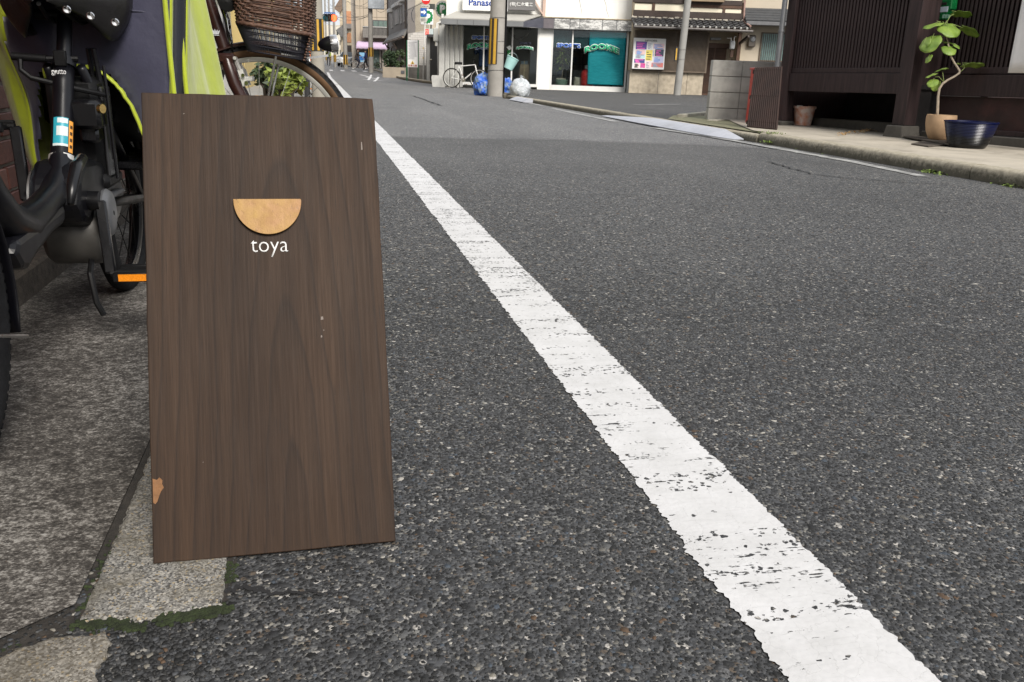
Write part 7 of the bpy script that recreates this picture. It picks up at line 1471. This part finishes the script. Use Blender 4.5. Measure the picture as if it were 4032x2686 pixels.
# ================================================================ PEOPLE, BICYCLES, VEHICLES BEYOND THE CROSSING
def person(name, label, base, rz, joints, bones, rad, cols, hair=None, sc=1.0):
    """skeleton grown by Skin + Subdivision; face materials by bone region"""
    t = thing(name, label, 'person', base, rz); me = bpy.data.meshes.new('body'); keys = list(joints); me.from_pydata([Vector(joints[k])*sc for k in keys], [(keys.index(a), keys.index(b)) for a, b in bones], []); o = bpy.data.objects.new('body', me); COL.objects.link(o); o.parent = t
    md = o.modifiers.new('skin', 'SKIN'); sv = me.skin_vertices[0].data
    for i, k in enumerate(keys): r = rad[k]*sc; sv[i].radius = (r, r); sv[i].use_root = (k == 'pelvis')
    md2 = o.modifiers.new('sub', 'SUBSURF'); md2.levels = 1; md2.render_levels = 2
    dg = bpy.context.evaluated_depsgraph_get(); ev = bpy.data.meshes.new_from_object(o.evaluated_get(dg)); o.modifiers.clear(); o.data = ev; bpy.data.meshes.remove(me); ev.name = 'body'
    names = ['skin', 'top', 'trousers', 'shoe']; ev.materials.clear()
    for nme in names: ev.materials.append(cols[nme])
    top = {'chest', 'neck0', 'lsh', 'rsh', 'lel', 'rel', 'waist'}; tr = {'pelvis', 'lhip', 'rhip', 'lkn', 'rkn', 'lan', 'ran'}; sh = {'lft', 'rft'}; cl = {k: (1 if k in top else 2 if k in tr else 3 if k in sh else 0) for k in keys}
    J = [(Vector(joints[k])*sc, cl[k]) for k in keys]
    for p_ in ev.polygons: p_.use_smooth = True; p_.material_index = min(J, key=lambda q_: (q_[0]-p_.center).length)[1]
    hd = Vector(joints['head'])*sc
    MB().grid(lambda u, v: hd+Vector((-.01, 0, .025))*sc+Vector((.108*cos(2*pi*u)*cos(pi*(v*.62-.12)), .092*sin(2*pi*u)*cos(pi*(v*.62-.12)), .125*sin(pi*(v*.62-.12))))*sc, 14, 8, True).build('hair', cols['hair'], t, smooth='all')
    return t
skin = M('skin', (.55, .36, .27), .6); shoe = M('shoe_black', (.02, .02, .02), .6)
bones = [('pelvis', 'waist'), ('waist', 'chest'), ('chest', 'neck0'), ('neck0', 'headb'), ('headb', 'head'), ('chest', 'lsh'), ('lsh', 'lel'), ('lel', 'lha'), ('chest', 'rsh'), ('rsh', 'rel'), ('rel', 'rha'), ('pelvis', 'lhip'), ('lhip', 'lkn'), ('lkn', 'lan'), ('lan', 'lft'), ('pelvis', 'rhip'), ('rhip', 'rkn'), ('rkn', 'ran'), ('ran', 'rft')]
rad = dict(pelvis=.15, waist=.14, chest=.16, neck0=.07, headb=.075, head=.095, lsh=.075, rsh=.075, lel=.055, rel=.055, lha=.04, rha=.04, lhip=.10, rhip=.10, lkn=.07, rkn=.07, lan=.05, ran=.05, lft=.045, rft=.045)
# cyclist riding to the right
cb = dep(1200+918*K3, 277, 76.0); zc = gz(cb.y)+.012; Pr_ = Vector((cb.x-1.0, cb.y, zc)); Pf_ = Vector((cb.x+.12+.05, cb.y-.02, zc)); cy = thing('ridden_bicycle', 'white city bicycle being ridden across the zebra crossing', 'bicycle'); bicycle(cy, Vector((cb.x+.15, cb.y, zc)), -.1, Vector((cb.x-.95, cb.y, zc)), R=.33, tr=.02, paint=M_white, style='step', spokes=20, st=False); rebase(cy, (cb.x-.4, cb.y, zc))
jr = dict(pelvis=(0, 0, .93), waist=(.06, 0, 1.10), chest=(.13, 0, 1.32), neck0=(.17, 0, 1.46), headb=(.19, 0, 1.54), head=(.21, 0, 1.62), lsh=(.14, .19, 1.38), lel=(.30, .24, 1.20), lha=(.52, .24, 1.10), rsh=(.14, -.19, 1.38), rel=(.30, -.24, 1.20), rha=(.52, -.24, 1.10), lhip=(.03, .10, .90), lkn=(.36, .11, .72), lan=(.24, .11, .36), lft=(.36, .11, .30), rhip=(.03, -.10, .90), rkn=(.32, -.11, .56), ran=(.10, -.11, .20), rft=(.22, -.11, .14))
person('person', 'cyclist in dark brown jacket and navy trousers riding the white bicycle', (cb.x-.72, cb.y, zc), -.05, jr, bones, rad, dict(skin=skin, top=M('jacket_brown', (.05, .035, .03), .8), trousers=M('trousers_navy', (.015, .018, .035), .8), shoe=shoe, hair=M('cap_red', (.08, .02, .02), .8)))
pb_ = dep(1200+945*K3, 281, 74.0); jw = dict(pelvis=(0, 0, .90), waist=(0, 0, 1.06), chest=(.01, 0, 1.28), neck0=(.02, 0, 1.42), headb=(.03, 0, 1.50), head=(.04, 0, 1.58), lsh=(.01, .20, 1.36), lel=(.08, .24, 1.10), lha=(.20, .22, .92), rsh=(.01, -.20, 1.36), rel=(-.06, -.24, 1.10), rha=(.06, -.24, .90), lhip=(0, .10, .86), lkn=(.16, .10, .48), lan=(.12, .10, .08), lft=(.24, .10, .04), rhip=(0, -.10, .86), rkn=(-.10, -.10, .46), ran=(-.30, -.10, .12), rft=(-.20, -.10, .06))
person('person', 'pedestrian in dark blue coat walking by the far concrete pole', (pb_.x, pb_.y, gz(pb_.y)), pi-.1, jw, bones, rad, dict(skin=skin, top=M('coat_blue', (.022, .03, .12), .8), trousers=M('trousers_black', (.012, .012, .014), .8), shoe=shoe, hair=M('hair_black', (.015, .012, .012), .6)))
pc_ = dep(1200+370*K3, 268, 92.0); person('person', 'distant road worker in lime yellow vest by the left pavement', (pc_.x, pc_.y, gz(pc_.y)), -1.5, jw, bones, rad, dict(skin=skin, top=M('vest_lime', (.45, .62, .05), .6), trousers=M('trousers_grey', (.10, .10, .11), .8), shoe=shoe, hair=M('hair_black')))
pk_ = dep(1200+1040*K3, 281, 79.0); zc = gz(pk_.y)+.01; for_ = thing('parked_bicycle', 'dark parked bicycle behind the far pole under the awning', 'bicycle'); bicycle(for_, Vector((pk_.x+.55, pk_.y, zc)), .2, Vector((pk_.x-.55, pk_.y, zc)), R=.33, tr=.02, paint=M_black, spokes=16, st=True); rebase(for_, (pk_.x, pk_.y, zc))
# parked car, seen past the poles
def car(label, base, rz, paint):
    t = thing('parked_car', label, 'car', base, rz); body = [(-2.1, .35), (-2.15, .75), (-1.95, 1.0), (-1.5, 1.42), (-.9, 1.52), (.3, 1.50), (1.0, 1.05), (1.85, .92), (2.1, .7), (2.1, .35)]
    MB().prism(body, -.80, .80).build('body', paint, t, bevel=.10); gls = M('car_glass', (.03, .04, .045), .1)
    MB().prism([(-1.45, 1.03), (-1.2, 1.36), (-.85, 1.44), (.25, 1.42), (.78, 1.06)], -.815, .815).build('side_glass', gls, t); MB().add([(.36, -.62, 1.47), (.36, .62, 1.47), (1.03, .70, 1.08), (1.03, -.70, 1.08)], [(0, 1, 2, 3)]).build('windscreen', gls, t, solid=.05)
    for x in (-1.35, 1.35):
        for s_ in (-1, 1):
            wh = MB(); torus(wh, .23, .09, 24, 8, Matrix.Translation((x, s_*.74, .32))); w_ = wh.build('wheel', [M_rub, M_rub], t, smooth='all'); MB().lathe([(.001, 0), (.20, 0), (.21, .04), (.001, .05)], 20, Matrix.Translation((x, s_*.78, .32)) @ Matrix.Rotation(-s_*pi/2, 4, 'X')).build('rim', M_alu, w_, smooth=True)
    for s_ in (-1, 1): MB().box((2.02, s_*.62-.16, .68), (2.13, s_*.62+.16, .84), .03).build('headlight', M('lamp_lens'), t)
    for s_ in (-1, 1): MB().box((.75, s_*.82-.02, 1.02), (.90, s_*.98, 1.16), .03).build('mirror', paint, t)
    MB().box((2.08, -.25, .42), (2.14, .25, .54)).build('number_plate', M_sw, t)
p_ = dep(1200+700*K3, 275, 90); car('white parked car behind the poles at the far corner', (p_.x, p_.y+1.5, gz(p_.y)), radians(-110), M('car_white', (.66, .68, .70), .25))
# motor scooter
def scooter(label, base, rz, paint):
    t = thing('motor_scooter', label, 'scooter', base, rz)
    for x in (-.6, .6): wh = MB(); torus(wh, .19, .05, 24, 8, Matrix.Translation((x, 0, .24))); w_ = wh.build('wheel', [M_rub, M_rub], t, smooth='all'); MB().lathe([(.001, -.03), (.15, -.03), (.15, .03), (.001, .03)], 16, Matrix.Translation((x, 0, .24)) @ Matrix.Rotation(pi/2, 4, 'X')).build('rim', M_alu, w_)
    MB().prism([(-.85, .50), (-.9, .68), (-.1, .66), (0, .36), (.3, .30), (.42, .85), (.52, .95), (.60, .80), (.52, .42), (.30, .20), (-.35, .22)], -.16, .16).build('body', paint, t, bevel=.06); MB().box((-.75, -.14, .68), (-.05, .14, .78), .05).build('seat', M_plast, t); mb = MB(); mb.tube([(.48, 0, .9), (.42, 0, 1.02)], .03, 8); mb.tube([(.36, -.32, 1.05), (.42, 0, 1.02), (.36, .32, 1.05)], .015, 8); mb.build('handlebar', M_plast, t, smooth=True); MB().lathe([(.08, 0), (.09, .04), (.001, .06)], 14, Matrix.Translation((.55, 0, .88)) @ Matrix.Rotation(pi/2, 4, 'Y')).build('headlamp', M('lamp_lens'), t, smooth=True)
p_ = dep(1200+585*K3, 270, 84); scooter('white motor scooter parked by the pole before the gabled house', (p_.x, p_.y, gz(p_.y)), radians(-100), M_white)
# overhead wires
def wire(label, a, b, sag=.4, r=.012, n=14):
    pts = [a.lerp(b, i/n)+Vector((0, 0, -sag*4*(i/n)*(1-i/n))) for i in range(n+1)]; o = MB().tube(pts, r, 4).build('overhead_wire', M_plast); tag(o, label, 'wire', 'overhead wires across the far street')
W3 = lambda x, y, d: dep(1200+x*K3, y*K3, d)
wl = 'thin black overhead wire strung between poles over the far street'
for (a, b) in (((490, 180, 82), (1010, 210, 62)), ((490, 240, 82), (1010, 235, 62)), ((330, 20, 110), (620, 70, 76)), ((390, 60, 96), (470, 30, 82)), ((660, 20, 76), (1290, 45, 62)), ((700, 200, 76), (1000, 215, 62)), ((300, 330, 110), (640, 360, 76)), ((1040, 60, 62), (1270, 130, 58)), ((640, 5, 76), (980, 25, 62)), ((350, 120, 110), (620, 330, 76)), ((310, 60, 105), (480, 90, 82))): wire(wl, W3(*a), W3(*b))
# ================================================================ LEFT SIDE BEYOND THE BICYCLES
np_ = dep(1200+218*K3, 385, 15.0); lp = pole('grey pole with black and yellow sleeve beyond the wicker-basket bicycle', (np_.x, np_.y, 0), .118, .108, 9, (.84, 1.37), (.0, 0), mat=M('pole_putty', (.29, .27, .23), .8, var=.08))
MB().tube([(-.24, -.05, 4), (-.17, -.03, 2.2), (-.19, 0, 1.0), (-.2, .02, 0)], .05, 8).build('dark_sheath', M('sheath_black', (.02, .02, .022), .7), lp, smooth=True)
sheet('left_pavement', [(-.15, 5.2), (-.15, 60), (-30, 60), (-30, 5.2)], .03, M('pavement_grey', (.27, .26, .24), .85, var=.12, vs=2, bump=.002, bs=120))
def street_block(label, y0, y1, x, H, col, wins=True, name='house'):
    fr = Frame((x, y0, 0), (0, 1, 0)); t = thing(name, label, 'house', (x, (y0+y1)/2, 0)); L_ = (y1-y0)/2
    MB().box((-8, -L_, -.05), (0, L_, H)).build('wall', M('wall_%s' % name+str(int(y0)), col, .85, var=.08, vs=.7), t); MB().box((-8, -L_-.2, H), (.35, L_+.2, H+.15)).build('roof', M('tile_dark'), t)
    k = int(L_*2/2.4)
    for i in range(k):
        for z in ((1.0, 4.0) if H > 5 else (1.0,)):
            y = -L_+(i+.5)*2*L_/k; w_ = MB().box((-.02, y-.6, z), (.05, y+.6, z+1.3)).build('window', M_gdk, t); MB().box((.051, y-.54, z+.06), (.058, y+.54, z+1.24)).build('pane', M('pane_green'), w_)
    return t
street_block('white-walled house beyond the brick wall', 9, 21, -1.9, 6.5, (.62, .60, .56)); street_block('yellow ochre house further up the left pavement', 21.5, 38, -1.7, 7.0, (.52, .40, .17)); street_block('reddish brown house on the left before the far poles', 38.5, 66, -1.9, 7.5, (.26, .14, .10)); street_block('grey house at the far left of the street', 68, 100, -2.6, 7, (.33, .32, .30))
# pot plants, crate and kerbside clutter seen through the front wheel
def cr7(x, y, d): return dep(800+x*.29737, y*.29737, d)
for (x, y, d, w_, h_, lab, sd, mt) in ((905, 1215, 8.6, .34, .62, 'ivy-like green plant in a tan pot seen through the bicycle wheel', 11, M_hedge2), (1110, 1225, 8.2, .40, .60, 'broad-leaved green plant in a red-brown pot seen through the spokes', 12, M_leafy)):
    p_ = cr7(x, y, d); t = shrub(lab, Matrix.Translation((p_.x, p_.y, .03)), -w_/2, .24, w_/2, h_, w_*.45, 420, .05, mt, 0, 1.0, 'pot_plant', sd); MB().lathe([(.001, 0), (.12, 0), (.17, .26), (.155, .26), (.001, .22)], 20).build('pot', M('tan_pot') if sd == 11 else M('terracotta', (.26, .09, .05), .8), t, smooth=True)
for (x, y, d, lab) in ((1390, 1210, 9.0, 'white slatted plastic crate on the left pavement beyond the wheel'),):
    p_ = cr7(x, y, d); t = thing('white_crate', lab, 'crate', (p_.x, p_.y, .03), .2); mb = MB()
    for z in (.02, .10, .18): 
        for s_ in (-1, 1): MB().box((-.22, s_*.15-.006, z), (.22, s_*.15+.006, z+.05)).build('slat', M_white, t)
        for s_ in (-1, 1): MB().box((s_*.22-.006, -.144, z), (s_*.22+.006, .144, z+.05)).build('slat', M_white, t)
    for sx in (-1, 1):
        for sy in (-1, 1): MB().box((sx*.20-.012, sy*.13-.012, 0), (sx*.20+.012, sy*.13+.012, .24)).build('corner_post', M_white, t)
p_ = cr7(1425, 760, 20); t = thing('orange_sign_bag', 'orange cloth panel near the pole beyond the bicycles', 'banner', (p_.x, p_.y, .03)); MB().box((-.17, -.02, p_.z-.27), (.17, .02, p_.z+.22), .01).build('panel', M('orange_cloth', (.75, .16, .03), .7), t); MB().tube([(0, 0, 0), (0, 0, p_.z)], .02, 6).build('post', M_steel, t)
for i, (x, d) in enumerate(((1330, 17), (1400, 18.5))):
    p_ = cr7(x, 900, d); t = thing('parked_bicycle', ['silver parked bicycle on the left pavement under the orange panel', 'black parked bicycle just before the grey pole on the left pavement'][i], 'bicycle'); bicycle(t, Vector((p_.x+.15, p_.y-.4, .03)), radians(-75), Vector((p_.x-.2, p_.y+.6, .03)), R=.32, tr=.02, paint=[M_alu, M_black][i], spokes=18, st=True); rebase(t, (p_.x, p_.y, .03))
# far right kerb of the street
kp = [(1740, 335), (1664, 327), (1570, 312), (1470, 294)]
for i in range(3):
    A, B = g(*kp[i]), g(*kp[i+1]); A.z = gz(A.y); B.z = gz(B.y); n = 5
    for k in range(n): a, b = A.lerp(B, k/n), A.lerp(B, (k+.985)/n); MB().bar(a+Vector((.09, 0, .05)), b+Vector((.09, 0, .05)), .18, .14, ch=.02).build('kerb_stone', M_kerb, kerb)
A, B = g(1740, 335), g(1470, 294); sheet('far_pavement', [(A.x+.15, A.y), (B.x+.15, B.y), (14, B.y), (14, A.y)], .09, M('pavement_tan', (.27, .235, .19), .85, var=.15))
bpy.context.view_layer.update()
